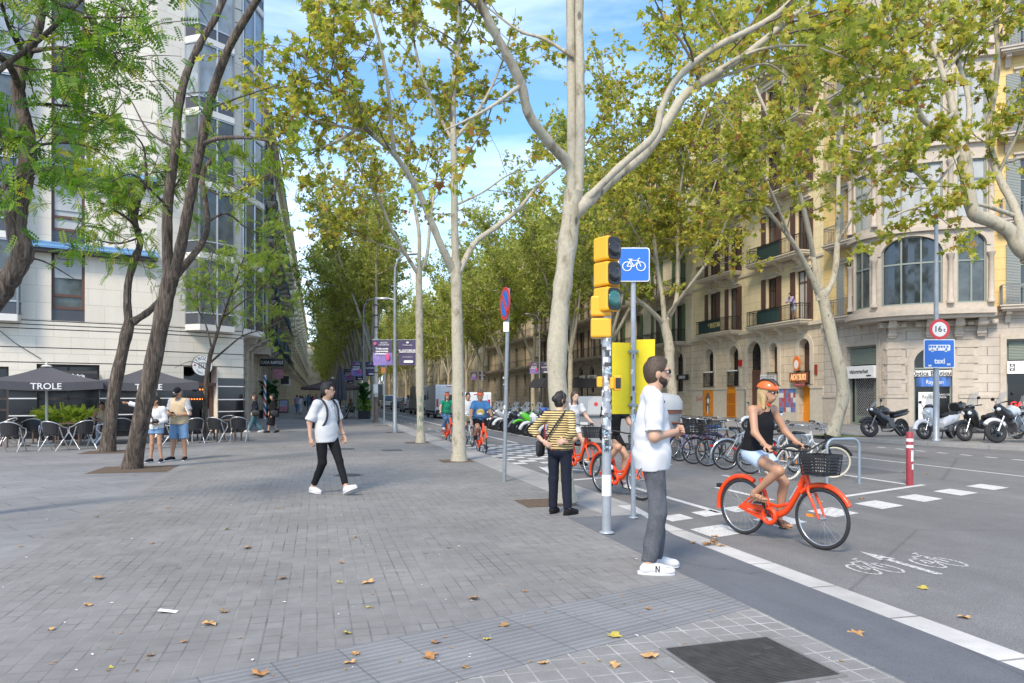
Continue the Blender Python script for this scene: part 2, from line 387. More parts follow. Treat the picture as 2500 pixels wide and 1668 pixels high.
# tree pits
def pit(s, t, e, m='soil', name='tree_pit_soil'):
    q = MB(); q.quad((t - e, s - e, .004), (t + e, s - e, .004), (t + e, s + e, .004), (t - e, s + e, .004)); struct(name, q, MT[m])
for i in range(16): pit(10.1 + 7.05 * i, 3.2, .38)
# ================================================================ covers, litter
M('cast_iron', (.075, .072, .07), .55, .3, var=.3, vs=9, bump=.3, bs=180)
M('cover_frame', (.18, .175, .17), .7, var=.2)
def cover(label, loc, wx, wy, rz, round_=False, big=False):
    o = thing('manhole_cover', label, 'manhole cover', loc, rz, 'manhole covers in the pavement')
    f, p = MB(), MB()
    if round_:
        f.lathe([(wx / 2 + .05, 0), (wx / 2 + .05, .005), (wx / 2, .005), (wx / 2, 0)], 32); p.lathe([(wx / 2 - .004, 0), (wx / 2 - .004, .008), (.001, .009)], 32)
    else:
        f.bx(-wx / 2 - .03, wx / 2 + .03, -wy / 2 - .03, wy / 2 + .03, 0, .005); p.bx(-wx / 2, wx / 2, -wy / 2, wy / 2, .003, .009)
        if big:
            n = 34
            for i in range(n): p.bx(-wx / 2 + .01, wx / 2 - .01, -wy / 2 + wy * (i + .25) / n, -wy / 2 + wy * (i + .72) / n, .0085, .0125)
            for a, b in ((-.2, -.1), (.2, .12), (.05, .05)): p.bx(a, a + .07, b, b + .03, .012, .014)
    f.build('rim', MT['cover_frame'], o); p.build('plate', MT['cast_iron'], o)
    return o
a, b, c = P(1626.4, 1588.3), P(1874.5, 1559.8), P(2049, 1652)
ab = b - a; ctr = (a + c) / 2; ctr.z = .005
cover('large square ribbed iron cover in the tiles beside the grey ramp', ctr, .72, .64, math.atan2(ab.y, ab.x), big=True)
v = P(850, 1161); v.z = .001; cover('round manhole cover in the pavement behind the walking man', v, .5, .5, 0, True)
v = P(832, 1097); v.z = .001; cover('narrow rectangular cover in the pavement beyond the walking man', v, .75, .55, TH)
v = P(957, 1100); v.z = .001; cover('small rectangular cover beside the second plane tree', v, .55, .5, TH)
v = P(1766, 1423); v.z = -.066; q = cover('small round valve cover set in the dark kerb ramp', v, .17, .17, 0, True); q.rotation_euler = (0, R(5.4), TH)
M('paper', (.8, .8, .78), .6)
v = P(410, 1496); q = MB(); q.box((0, 0, .006), (.13, .055, .002), rot=Matrix.Rotation(.15, 3, 'Y')); o = q.build('paper_scrap', MT['paper']); o.location = v + V((0, 0, .008)); o.rotation_euler = (0, 0, .12); tag(o, 'white slip of paper lying on the pavers at left', 'paper')
for px, py in ((1124, 1504), (1490, 1190), (1270, 1058)):
    pass
# fallen plane leaves
LEAFP = [(0, -.5), (.12, -.3), (.42, -.34), (.3, -.12), (.55, .08), (.27, .12), (.2, .3), (.0, .62), (-.2, .3), (-.27, .12), (-.55, .08), (-.3, -.12), (-.42, -.34), (-.12, -.3)]
def dry_leaf(k):
    rr = random.Random(k); vs = [(0, 0, .012)]
    for i, (x, y) in enumerate(LEAFP): vs.append((x * .16, y * .16, .003 + abs(x * y) * .05 + rr.random() * .035))
    n = len(LEAFP); me = bpy.data.meshes.new('fallen_leaf'); me.from_pydata(vs, [], [(0, 1 + i, 1 + (i + 1) % n) for i in range(n)])
    me.materials.append(M('dry_leaf_%d' % k, [(.42, .22, .08), (.36, .17, .06), (.5, .29, .12), (.30, .17, .07), (.45, .36, .07)][k], .7, var=.25, vs=30)); return me
LM = [dry_leaf(i) for i in range(5)]
def leaf_at(px, py, size, k, label, z=0., grp='dry leaves fallen on the ground'):
    o = bpy.data.objects.new('fallen_leaf', LM[k]); C.objects.link(o); v = P(px, py, z); o.location = v
    o.rotation_euler = (random.uniform(-.15, .15), random.uniform(-.15, .15), random.random() * 6.28); o.scale = (size,) * 3
    tag(o, label, 'leaf', grp)
for px, py, k, lb in ((513, 1525, 2, 'tan curled plane leaf at the left front, near the white paper slip'), (899, 1423, 2, 'broad tan plane leaf lying mid pavement in front of the walking man'), (1156, 1463, 0, 'brown leaf on the pavers just beyond the ribbed tactile strip'), (1051, 1605, 1, 'rust brown leaf on the ribbed strip at bottom centre'), (603, 1339, 0, 'brown leaf on the pavers left of the walking man\'s path'), (1500, 1554, 4, 'yellowish brown leaf on the ribbed tactile strip'), (1586, 1605, 2, 'pale tan leaf on the tiles left of the square cover'), (690, 1413, 3, 'small dark tan leaf on the pavers at centre left'), (1231, 1528, 3, 'dark curled leaf on the near edge of the tactile strip'), (240, 1413, 0, 'small brown leaf on the pavers at far left'), (633, 1648, 1, 'small rusty leaf at the bottom edge left of centre')):
    leaf_at(px, py, .66 if k != 3 else .5, k, lb, .004)
for px, py, k, lb in ((2088, 1552, 0, 'large curled brown leaf on the dark ramp near the kerb'), (2100, 1600, 2, 'spread tan leaf on the dark ramp, nearest the camera')):
    leaf_at(px, py, .8, k, lb, -.055)
for px, py, k, lb in ((1745, 1311, 0, 'dry brown leaf on the road beside the white kerb by the cyclist'), (2354, 1509, 2, 'tan leaf alone on the asphalt at right'), (2253, 1437, 4, 'small yellow leaf on the asphalt below the painted bicycle')):
    leaf_at(px, py, .6, k, lb, RD + .002)
for i in range(7): leaf_at(1690 + random.random() * 70, 1318 + random.random() * 18, .6, i % 3, 'dry leaf in the heap against the white kerb by the standing man', -.095, 'leaf heap at the kerb')
for i in range(46):
    px, py = random.uniform(20, 1600), 1075 + 560 * random.random() ** 1.3
    s, t = st_of(P(px, py))
    if t > 3: continue
    leaf_at(px, py, random.uniform(.22, .5), random.randrange(5), 'small dry leaf scattered on the grey pavers' if t > -2.98 else 'small dry leaf scattered on the dark plaza slabs', .004, 'small leaves scattered on the pavement' if t > -2.98 else 'small leaves scattered on the plaza')
for i in range(26):
    s, t = random.uniform(9, 30), random.uniform(7.5, 13); v = ST(s, t, RD)
    o = bpy.data.objects.new('fallen_leaf', LM[i % 3]); C.objects.link(o); o.location = v; o.scale = (.6,) * 3; o.rotation_euler = (0, 0, i); tag(o, 'dry leaf on the road around the bicycle racks', 'leaf', 'leaves on the road by the racks')
rs_ = np.random.RandomState(4); g = MB()
for i in range(420):
    v = P(rs_.uniform(-50, 2300), 1060 + 600 * rs_.rand() ** 1.4); s, t = st_of(v)
    if t > 3.05: continue
    a, q = rs_.uniform(0, 6.28), rs_.uniform(.006, .02); c, d = math.cos(a) * q, math.sin(a) * q; z = .0065
    g.add([(v.x - c, v.y - d, z), (v.x + d * .5, v.y - c * .5, z + .004), (v.x + c, v.y + d, z), (v.x - d * .6, v.y + c * .4, z + .003)], [(0, 1, 2, 3)], i % 3)
o = g.build('leaf_litter', [MT['dry_leaf_0'], MT['dry_leaf_3'], MT['paper']]); tag(o, 'tiny crumbs of dry leaf and paper scattered over the pavers', 'litter', kind='stuff')
# ================================================================ BUILDINGS
def block(name, c1, c2, mort, bw, bh, ms=.012, off=.5, bump=.4, stain=.12, axes='XZ'):
    def f(t, b, co):
        sp = N(t, 'ShaderNodeSeparateXYZ'); cb = N(t, 'ShaderNodeCombineXYZ'); o = co.outputs['Object']
        ad = N(t, 'ShaderNodeMath', operation='ADD')
        t.links.new(o, sp.inputs[0]); t.links.new(sp.outputs['X'], ad.inputs[0]); t.links.new(sp.outputs['Y'], ad.inputs[1])
        t.links.new(ad.outputs[0], cb.inputs[0]); t.links.new(sp.outputs['Z'], cb.inputs[1])
        br = N(t, 'ShaderNodeTexBrick', offset=off); br.inputs['Scale'].default_value = 1
        br.inputs['Brick Width'].default_value = bw; br.inputs['Row Height'].default_value = bh; br.inputs['Mortar Size'].default_value = ms; br.inputs['Mortar Smooth'].default_value = .2
        for k, c in (('Color1', c1), ('Color2', c2), ('Mortar', mort)): br.inputs[k].default_value = (*c, 1)
        t.links.new(cb.outputs[0], br.inputs['Vector'])
        c = mulcol(t, br.outputs['Color'], noise_range(t, o, .5, 1 - stain, 1 + stain)); c = mulcol(t, c, noise_range(t, o, 2.2, 1 - stain, 1 + stain * .7, mapping=(1, 1, .25)))
        c = mulcol(t, c, noise_range(t, o, 25., .95, 1.05)); t.links.new(c, b.inputs['Base Color']); b.inputs['Roughness'].default_value = .82; b.inputs['Specular IOR Level'].default_value = .25
        bn = N(t, 'ShaderNodeBump', Strength=bump, Distance=.02); bn.invert = True; t.links.new(br.outputs['Fac'], bn.inputs['Height']); t.links.new(bn.outputs[0], b.inputs['Normal'])
    return gmat(name, f)
def louvre(name, col):
    def f(t, b, co):
        wv = N(t, 'ShaderNodeTexWave', wave_type='BANDS', bands_direction='Z', Scale=4.2); t.links.new(co.outputs['Object'], wv.inputs['Vector'])
        b.inputs['Base Color'].default_value = (*col, 1); b.inputs['Roughness'].default_value = .6
        bn = N(t, 'ShaderNodeBump', Strength=.9, Distance=.03); t.links.new(wv.outputs['Fac'], bn.inputs['Height']); t.links.new(bn.outputs[0], b.inputs['Normal'])
    return gmat(name, f)
block('cream_stone', (.70, .64, .54), (.74, .68, .58), (.44, .39, .33), 1.5, .62, .006, stain=.05)
block('ochre_render', (.74, .62, .39), (.77, .65, .42), (.58, .47, .29), 5, .6, .014, stain=.1)
block('orange_render', (.70, .51, .22), (.72, .53, .24), (.5, .33, .11), 4, .55, .012, stain=.1)
block('tan_block', (.60, .50, .36), (.66, .55, .41), (.40, .33, .24), 1.1, .5, .02)
block('grey_block', (.50, .44, .37), (.54, .475, .405), (.29, .25, .21), .85, .44, .014)
block('dark_block', (.44, .37, .28), (.48, .41, .32), (.23, .19, .145), 1.2, .5, .02)
block('pale_render', (.66, .58, .44), (.68, .6, .46), (.52, .45, .34), 4, .7, .01)
block('brown_stone', (.40, .34, .27), (.44, .375, .30), (.19, .16, .12), 1., .45, .02)
M('stone_trim', (.50, .43, .35), .85, var=.12, vs=4, bump=.15, bs=30)
M('pale_trim', (.60, .53, .42), .85, var=.1, vs=4)
M('dark_trim', (.44, .38, .31), .85, var=.15, vs=4)
M('white_trim', (.70, .67, .62), .7, var=.05)
M('groove', (.03, .028, .025), .8)
M('glass_dark', (.022, .026, .03), .06, spec=.9)
M('glass_blue', (.085, .10, .10), .06, spec=.6, var=.5, vs=1.2); M('glass_reflection', (.26, .30, .32), .08, spec=.6, var=.35, vs=1.5)  # second glass: bright reflection of the upper oriel panes painted into its colour
M('glass_curtain', (.42, .43, .42), .12, var=.12, vs=3, streak=.8)
M('glass_black', (.008, .008, .009), .12, spec=.6)
M('frame_dark', (.055, .04, .035), .5)
M('frame_brown', (.11, .055, .04), .55)
M('frame_grey', (.16, .165, .175), .4, .3)
M('frame_green', (.235, .27, .235), .55)
M('frame_silver', (.5, .51, .52), .35, .5)
M('spandrel', (.055, .058, .07), .3, spec=.7)
M('iron', (.028, .026, .026), .55, .2)
M('iron_grey', (.22, .22, .22), .55, .2)
M('green_canvas', (.025, .075, .07), .85, var=.2, vs=5)
M('awning_blue', (.12, .27, .47), .55, var=.12, vs=5)
louvre('shutter_brown', (.125, .065, .05)); louvre('shutter_grey', (.27, .30, .29)); louvre('shutter_green', (.10, .17, .08)); louvre('roll_shutter', (.22, .26, .215))
M('black_tile', (.012, .012, .014), .12, spec=.7)
M('white_strip', (.75, .74, .72), .5)
M('white_sign', (.78, .78, .76), .4)
M('black_paint', (.02, .02, .02), .5)
M('white_paint', (.8, .8, .78), .5)
M('timber_dark', (.14, .055, .035), .5, var=.2, vs=8, streak=.7)
M('orange_door', (.80, .27, .015), .45, var=.05)
def wall(mb, W, Hh, ops, mapf=None, depth=.22, mi=0, u0=0., z0=0., du=None, rv=None):
    mapf = mapf or (lambda u, d, z: (u, d, z)); rv = mi if rv is None else rv
    us = {u0, W}; zs = {z0, Hh}
    for o in ops: us |= {o[0], o[1]}; zs |= {o[2], o[3]}
    us = sorted(x for x in us if u0 <= x <= W); zs = sorted(z for z in zs if z0 <= z <= Hh)
    if du:
        q = []
        for a, b in zip(us, us[1:]): n = max(1, int((b - a) / du + .99)); q += [a + (b - a) * i / n for i in range(n)]
        us = q + [us[-1]]
    for a, b in zip(us, us[1:]):
        col = []
        for c, d in zip(zs, zs[1:]):
            um, zm = (a + b) / 2, (c + d) / 2
            if any(o[0] < um < o[1] and o[2] < zm < o[3] for o in ops): continue
            if col and abs(col[-1][1] - c) < 1e-6: col[-1][1] = d
            else: col.append([c, d])
        for c, d in col: mb.quad(mapf(a, 0, c), mapf(b, 0, c), mapf(b, 0, d), mapf(a, 0, d), mi)
    for o in ops:
        a, b, c, d = o[:4]; arch = len(o) > 4 and o[4]; r = (b - a) / 2; zt = d - r * (arch if arch else 0)
        nn = max(1, int((b - a) / du + .99)) if du else 1
        for x, s in ((a, 1), (b, -1)):
            q = [mapf(x, 0, c), mapf(x, 0, zt), mapf(x, depth, zt), mapf(x, depth, c)]; mb.quad(*(q if s > 0 else q[::-1]), rv)
        for i in range(nn):
            x, y = a + (b - a) * i / nn, a + (b - a) * (i + 1) / nn
            mb.quad(mapf(x, 0, c), mapf(x, depth, c), mapf(y, depth, c), mapf(y, 0, c), rv)
            if not arch: mb.quad(mapf(x, 0, d), mapf(y, 0, d), mapf(y, depth, d), mapf(x, depth, d), rv)
        if arch:
            n = 14; pts = [((a + b) / 2 - r * math.cos(math.pi * i / n), zt + arch * r * math.sin(math.pi * i / n)) for i in range(n + 1)]
            for (x, z), (y, e) in zip(pts, pts[1:]):
                mb.quad(mapf(x, 0, z), mapf(y, 0, e), mapf(y, 0, d), mapf(x, 0, d), mi); mb.quad(mapf(x, 0, z), mapf(x, depth, z), mapf(y, depth, e), mapf(y, 0, e), rv)
    return mb
def window(par, x0, x1, z0, z1, d=.16, nx=2, nz=1, fm='frame_dark', pm='glass_dark', X=None, fw=.055, mapf=None, name='window', arch=0, rails=()):
    m = MB(); m.X = X; mapf = mapf or (lambda u, e, z: (u, e, z))
    def bar(a, b, c, e, q=.05):
        if mapf(0, 0, 0) == (0, 0, 0): m.bx(a, b, d, d + q, c, e)
        else:
            n = max(1, int((b - a) / .3)); p = [(a + (b - a) * i / n) for i in range(n + 1)]
            for x, y in zip(p, p[1:]):
                v = [V(mapf(*k)) for k in ((x, d, c), (y, d, c), (y, d + q, c), (x, d + q, c), (x, d, e), (y, d, e), (y, d + q, e), (x, d + q, e))]
                m.add(v, [(0, 3, 2, 1), (4, 5, 6, 7), (0, 1, 5, 4), (1, 2, 6, 5), (2, 3, 7, 6), (3, 0, 4, 7)])
    bar(x0, x1, z0, z0 + fw); bar(x0, x1, z1 - fw, z1)
    for i in range(nx + 1):
        x = x0 + (x1 - x0 - fw) * i / nx; bar(x, x + fw, z0 + fw, z1 - fw)
    for i in range(1, nz):
        z = z0 + (z1 - z0) * i / nz; bar(x0 + fw, x1 - fw, z - fw / 2, z + fw / 2, .047)
    for z in rails: bar(x0 + fw, x1 - fw, z - fw / 2, z + fw / 2, .047)
    o = m.build(name, MT[fm], par)
    p = MB(); p.X = X; n = max(1, int((x1 - x0) / .3)) if mapf(0, 0, 0) != (0, 0, 0) else 1
    for i in range(n):
        a, b = x0 + (x1 - x0) * i / n, x0 + (x1 - x0) * (i + 1) / n
        p.quad(mapf(a, d + .055, z0), mapf(b, d + .055, z0), mapf(b, d + .055, z1), mapf(a, d + .055, z1))
    p.build('pane', MT[pm], o)
    return o
def railing(m, x0, x1, y0, z, h=.95, step=.12, r=.018, mi=0, belly=False):
    for zz, t in ((z + .06, .03), (z + h, .045), (z + h - .14, .02)):
        m.bx(x0, x1, y0 - t / 2, y0 + t / 2, zz - t / 2, zz + t / 2, mi)
        for x in (x0, x1): m.bx(x - t / 2, x + t / 2, y0, -.02, zz - t / 2, zz + t / 2, mi)
    n = max(2, int((x1 - x0) / step))
    for i in range(n + 1):
        x = x0 + (x1 - x0) * i / n; m.bx(x - r / 2, x + r / 2, y0 - r / 2, y0 + r / 2, z, z + h, mi)
    k = max(1, int(-y0 / step))
    for x in (x0, x1):
        for i in range(k): yy = y0 - y0 * (i + .5) / k; m.bx(x - r / 2, x + r / 2, yy - r / 2, yy + r / 2, z, z + h, mi)
def balcony(par, x0, x1, z, out=.85, slab='pale_trim', iron='iron', nb=2, canvas=None, step=.12, X=None, th=.2):
    m = MB(); m.X = X
    m.bx(x0 - .08, x1 + .08, -out - .06, .02, z - .07, z); m.bx(x0 - .02, x1 + .02, -out, .02, z - th, z - .071); m.bx(x0 + .06, x1 - .06, -out + .1, .02, z - th - .08, z - th - .001)
    o = m.build('balcony', MT[slab], par)
    if nb:
        for i in range(nb if step < .5 else 0):
            b = MB(); b.X = X
            x = x0 + (x1 - x0) * ((i + .5) / nb if nb > 2 else (.12 + .76 * i)); q = z - th - .081
            b.prism([(0, q), (-out * .75, q), (-out * .72, q - .13), (-out * .4, q - .2), (-.14, q - .5), (0, q - .55)], x - .11, x + .11, lambda u, v, w_: (w_, u, v)); b.build('bracket', MT[slab], o)
    r = MB(); r.X = X; railing(r, x0 + .04, x1 - .04, -out + .03, z, step=step); r.build('railing', MT[iron], o)
    if canvas:
        q = MB(); q.X = X; q.bx(canvas[0], canvas[1], -out + .045, -out + .055, z + .08, z + .92); q.build('privacy_screen', MT['green_canvas'], o)
    return o
def shutters(par, x0, x1, z0, z1, mat, X=None, wd=.5, op=(1, 1)):
    for s, k in ((-1, op[0]), (1, op[1])):
        if not k: continue
        m = MB(); m.X = X; x = x0 - wd / 2 - .01 if s < 0 else x1 + wd / 2 + .01
        m.bx(x - wd / 2, x + wd / 2, -.075, -.025, z0, z1); m.build('shutter', MT[mat], par)
def surround(m, x0, x1, z0, z1, t=.16, p=.05, arch=0, mi=0, sill=True, cap=False):
    r = (x1 - x0) / 2; zt = z1 - r * arch
    m.bx(x0 - t, x0, -p, 0, z0, zt, mi); m.bx(x1, x1 + t, -p, 0, z0, zt, mi)
    if arch:
        n = 14; c = (x0 + x1) / 2
        for i in range(n):
            a, b = math.pi * i / n, math.pi * (i + 1) / n
            q = [(c - k * math.cos(e), zt + (k - r + r * arch) * math.sin(e)) for k, e in ((r, a), (r, b), (r + t, b), (r + t, a))]
            m.prism(q, -p, 0, lambda u, v, w_: (u, w_, v), mi)
    else:
        m.bx(x0 - t, x1 + t, -p, 0, z1, z1 + t, mi)
        if cap: m.bx(x0 - t - .1, x1 + t + .1, -p - .1, 0, z1 + t + .001, z1 + t + .1, mi)
    if sill: m.bx(x0 - t - .04, x1 + t + .04, -p - .06, 0, z0 - .12, z0 - .001, mi)
def cornice(m, x0, x1, z, sc_=1., mi=0, dent=.5, y0=0.):
    for i, (p, h) in enumerate(((.15, .2), (.3, .16), (.62, .14), (.72, .12))):
        p *= sc_; h *= sc_; m.bx(x0, x1, y0 - p, y0, z, z + h - .001, mi); z += h
        if i == 1 and dent:
            k = int((x1 - x0) / dent)
            for j in range(k): x = x0 + (j + .5) * (x1 - x0) / k; m.bx(x - .09 * sc_, x + .09 * sc_, y0 - .55 * sc_, y0 - p, z - .2 * sc_, z, mi)
# ---------------------------------------------------------------- corner building with the tapas bar (left)
CO = V((-11.5, 31.2, 0)); DA = V((.848, .530, 0)); DB = V((.680, .733, 0)); DC = V((-.33, .944, 0)); ZU = V((0, 0, 1))
B1 = CO - DB * 3.57; A0 = B1 - DA * 14
HB = thing('corner_building', 'modern cream stone corner building with dark window strips above the tapas bar', 'building', CO)
def fr(o, d): return frame(o - CO, d, V((-d.y, d.x, 0)), ZU)
XA, XB, XC = fr(A0, DA), fr(B1, DB), fr(CO, DC)
def uA(px): k = (px - CX) / F; return 14 - (-13.93 - 28.58 * k) / (.848 - .53 * k)
def zA(px, py): L_ = 14 - uA(px); return H + (HY - py) * (28.58 - .53 * L_) / F
def uB(px): k = (px - CX) / F; return 3.57 - (-11.5 - 31.2 * k) / (.68 - .733 * k)
def zB(px, py): L_ = 3.57 - uB(px); return H + (HY - py) * (31.2 - .733 * L_) / F
FL = [4.32 + 2.9 * i for i in range(8)]
shop = (uA(89), uA(243))
opsA = [(uA(125), uA(207), FL[0] + .0, 27, 0), (shop[0], shop[1], 0, 2.72, 0), (uA(-60), uA(21), 0, 2.6, 0), (uA(-150), uA(-75), FL[0], 27, 0)]
m = MB(); m.X = XA; wall(m, 14, 28, opsA, depth=.3); m.X = XB
opsB = [(uB(448), uB(530), 0, 2.75, 0)]
wall(m, 3.57, 28, opsB, depth=.6); m.X = XC; wall(m, 2.1, 28, []); m.X = None
e = CO + DC * 2.1; m.quad(e - CO, (-26, 8, 0), (-26, 8, 28), e - CO + ZU * 28); m.quad(A0 - CO + ZU * 28, B1 - CO + ZU * 28, e - CO + ZU * 28, (-26, 8, 28))
m.build('wall', MT['cream_stone'], HB)
for X, W in ((XA, 14), (XB, 3.57), (XC, 2.1)):
    for z in (2.76, 3.3, 3.98, 4.13, 4.28, 11.65, 12.2, 17.4, 18): m = MB(); m.X = X; m.bx(.01, W - .01, -.006, .0, z, z + .03); m.build('joint', MT['groove'], HB)
for c0, c1 in ((uA(125), uA(207)), (uA(-150), uA(-75))):
    for i in range(7):
        z = FL[i]; q = MB(); q.X = XA; q.bx(c0, c1, .12, .28, z, z + .44); q.build('spandrel', MT['spandrel'], HB)
        window(HB, c0, c1, z + .44, z + 2.55, .1, 1, 1, 'frame_brown', ('glass_blue', 'glass_curtain', 'glass_blue')[i % 3], XA, .1, rails=(z + .95,))
        b = MB(); b.X = XA; b.bx(c0 + .1, c1 - .1, .11, .12, z + (1.2 if i % 2 else 1.6), z + 2.46); b.build('blind', MT['glass_curtain'], HB)
        q = MB(); q.X = XA; q.bx(c0, c1, .1, .28, z + 2.551, z + 2.9); q.build('transom', MT['frame_dark'], HB)
for z in (6.80, 9.72):                                             # blue tiled canopies
    x0, x1 = uA(50), 13.99; q = MB(); q.X = XA
    q.prism([(0, z + .42), (-.45, z + .13), (-.45, z + .10), (0, z + .30)], x0, x1, lambda u, v, w_: (w_, u, v))
    n = 46
    for r_ in range(2):
        for i in range(n):
            x = x0 + (i + .5) * (x1 - x0) / n; y = -.17 - .24 * r_; zz = z + .31 - .165 * r_
            q.prism([(x + .105 * math.cos(a), y + .03 - .09 * math.sin(a)) for a in [math.pi * j / 6 for j in range(7)]], 0, .022, lambda u, v, w_: (u, v, zz + w_ + (v - y) * .64))
    o = q.build('canopy', MT['awning_blue'], HB); q = MB(); q.X = XA; q.bx(x0, x1, -.4, .0, z - .02, z + .098); q.build('fascia', MT['frame_dark'], o)
# projecting oriels
def oriel(X, plan, floors, name='oriel_window'):
    n = len(plan)
    for z in floors:
        m = MB(); m.X = X; grow = [(x, y - .05 if y < -.01 else y) for x, y in plan]
        m.prism(grow, z - .12, z + .12); o = m.build(name, MT['white_trim'], HB); m = MB(); m.X = X; m.prism(plan, z + 2.78, z + 2.9 - .125); m.build('soffit', MT['white_trim'], o)
        s = MB(); s.X = X; s.prism(plan, z + .121, z + .55); s.build('spandrel', MT['spandrel'], o)
        p = MB(); p.X = X; ins = [(x + (.02 if i == 0 else -.02 if i == n - 1 else 0), y + .03 if y < -.01 else y) for i, (x, y) in enumerate(plan)]
        p.prism(ins, z + .551, z + 2.779); p.build('pane', MT['glass_blue' if z < 12 else 'glass_reflection'], o)
        f = MB(); f.X = X
        for (x0, y0), (x1, y1) in zip(plan, plan[1:]):
            ln = math.hypot(x1 - x0, y1 - y0); k = max(1, round(ln / .75))
            for i in range(k + 1): t = i / k; x, y = x0 + (x1 - x0) * t, y0 + (y1 - y0) * t; f.bx(x - .03, x + .03, y - .03, y + .03, z + .13, z + 2.777)
            f.bar((x0, y0, z + .58), (x1, y1, z + .58), .05); f.bar((x0, y0, z + 2.74), (x1, y1, z + 2.74), .05)
        f.build('frame', MT['frame_silver'], o)
oriel(XB, [(uB(452), 0), (uB(470), -.62), (uB(560), -.42), (uB(566), 0)], FL)
oriel(XC, [(-.04, 0), (.06, -.1), (1.73, -.82), (1.95, 0)], FL)
oriel(XA, [(uA(-58), 0), (uA(-50), -.5), (uA(44), -.5), (uA(52), 0)], FL)
# ground floor: black tiles, shop windows, entrance
def tiles(X, x0, x1, z1, lines=(.84, 1.46)):
    q = MB(); q.X = X; q.bx(x0, x1, -.035, 0, 0, z1); o = q.build('tile_cladding', MT['black_tile'], HB)
    s = MB(); s.X = X
    for z in lines: s.bx(x0, x1, -.05, -.036, z - .02, z + .02)
    s.build('trim_strip', MT['white_strip'], o)
tiles(XA, uA(21), shop[0], 2.05); tiles(XA, shop[1], 13.98, 2.05, (.38, .84, 1.46)); tiles(XB, .02, uB(447), 2.2, (.38, .84, 1.46)); tiles(XB, uB(532), 3.55, 2.3, (.9, 1.4, 1.95)); tiles(XC, .02, 1.9, 2.3, (.9, 1.4, 1.95))
window(HB, shop[0], shop[1], 0, 2.72, .26, 2, 1, 'frame_dark', 'glass_black', XA, .08, name='shop_window', rails=(1.05, 1.45, 2.1))
window(HB, uA(-60), uA(21), 0, 2.6, .26, 2, 1, 'frame_dark', 'glass_black', XA, .08, name='shop_window', rails=(1.05, 1.45))
q = MB(); q.X = XA; q.prism([(0, 2.5), (-.55, 2.38), (-.55, 2.2), (0, 2.2)], shop[0] + .1, shop[1] - .1, lambda u, v, w_: (w_, u, v)); o = q.build('shop_awning', M('awning_black', (.03, .03, .036), .8), HB)
text('Estrella Galicia', .17, MT['white_paint'], XA @ XZ(shop[1] - 1.0, -.555, 2.29), o, off=.004)
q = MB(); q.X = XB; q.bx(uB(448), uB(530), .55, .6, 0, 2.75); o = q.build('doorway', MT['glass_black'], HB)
q = MB(); q.X = XB; q.bx(uB(448), uB(530), .1, .2, 1.95, 2.1); q.bx(uB(450), uB(458), .3, .4, 0, 2.0); q.bx(uB(520), uB(528), .3, .4, 0, 2.0); q.build('door_frame', MT['frame_brown'], o)
M('bar_lamp', (1., .22, .05), emis=1.5); q = MB(); q.X = XB
for z in (1.42, 1.82):
    for i in range(7): q.ball((uB(474) + i * .115, .5, z), (.035, .03, .03), 6, 4)
q.build('bar_lights', MT['bar_lamp'], o)
q = MB(); q.X = XB; q.bx(uB(505), uB(524), .42, .46, .1, 1.0); q.build('menu_rack', M('rack_blue', (.30, .36, .40), .5), o)
RS = thing('round_sign', 'round white tapas bar sign above the bar entrance', 'sign', XB @ V(((uB(448) + uB(530)) / 2, -.12, 2.8)) + CO, math.atan2(DB.y, DB.x))
q = MB(); q.lathe([(.41, 0), (.41, .05)], 32, 0, frame((0, 0, 0), (1, 0, 0), (0, 0, 1), (0, -1, 0))); q.build('disc', MT['white_sign'], RS)
q = MB(); q.lathe([(.425, -.001), (.425, .045), (.405, .045), (.405, -.001)], 32, 0, frame((0, 0, 0), (1, 0, 0), (0, 0, 1), (0, -1, 0))); q.build('rim', MT['black_paint'], RS)
for i, ch in enumerate('TROLE'):
    a = R(52 - 26 * i); text(ch, .2, MT['black_paint'], XZ(.29 * math.sin(-a), -.052, .29 * math.cos(a)) @ Matrix.Rotation(a, 4, 'Z'), RS)
for i, ch in enumerate('tapas bar'):
    a = R(-48 + 12 * i); text(ch, .12, MT['black_paint'], XZ(.3 * math.sin(a), -.052, -.3 * math.cos(a)) @ Matrix.Rotation(a, 4, 'Z'), RS)
q = MB()                                                            # little arch emblem
for x in (-.14, -.05, .05, .14): q.bx(x - .02, x + .02, -.055, -.051, -.1, .08)
q.bx(-.17, .17, -.055, -.051, .08, .12); q.bx(-.19, .19, -.055, -.051, -.12, -.1); q.build('emblem', M('emblem_grey', (.25, .25, .25)), RS)
q = MB(); 
for x in (-.31, .31): q.lathe([(.045, 0), (.045, .055)], 12, 0, frame((x, 0, 0), (1, 0, 0), (0, 0, 1), (0, -1, 0)))
q.build('rosette', M('rosette_red', (.4, .08, .08)), RS)
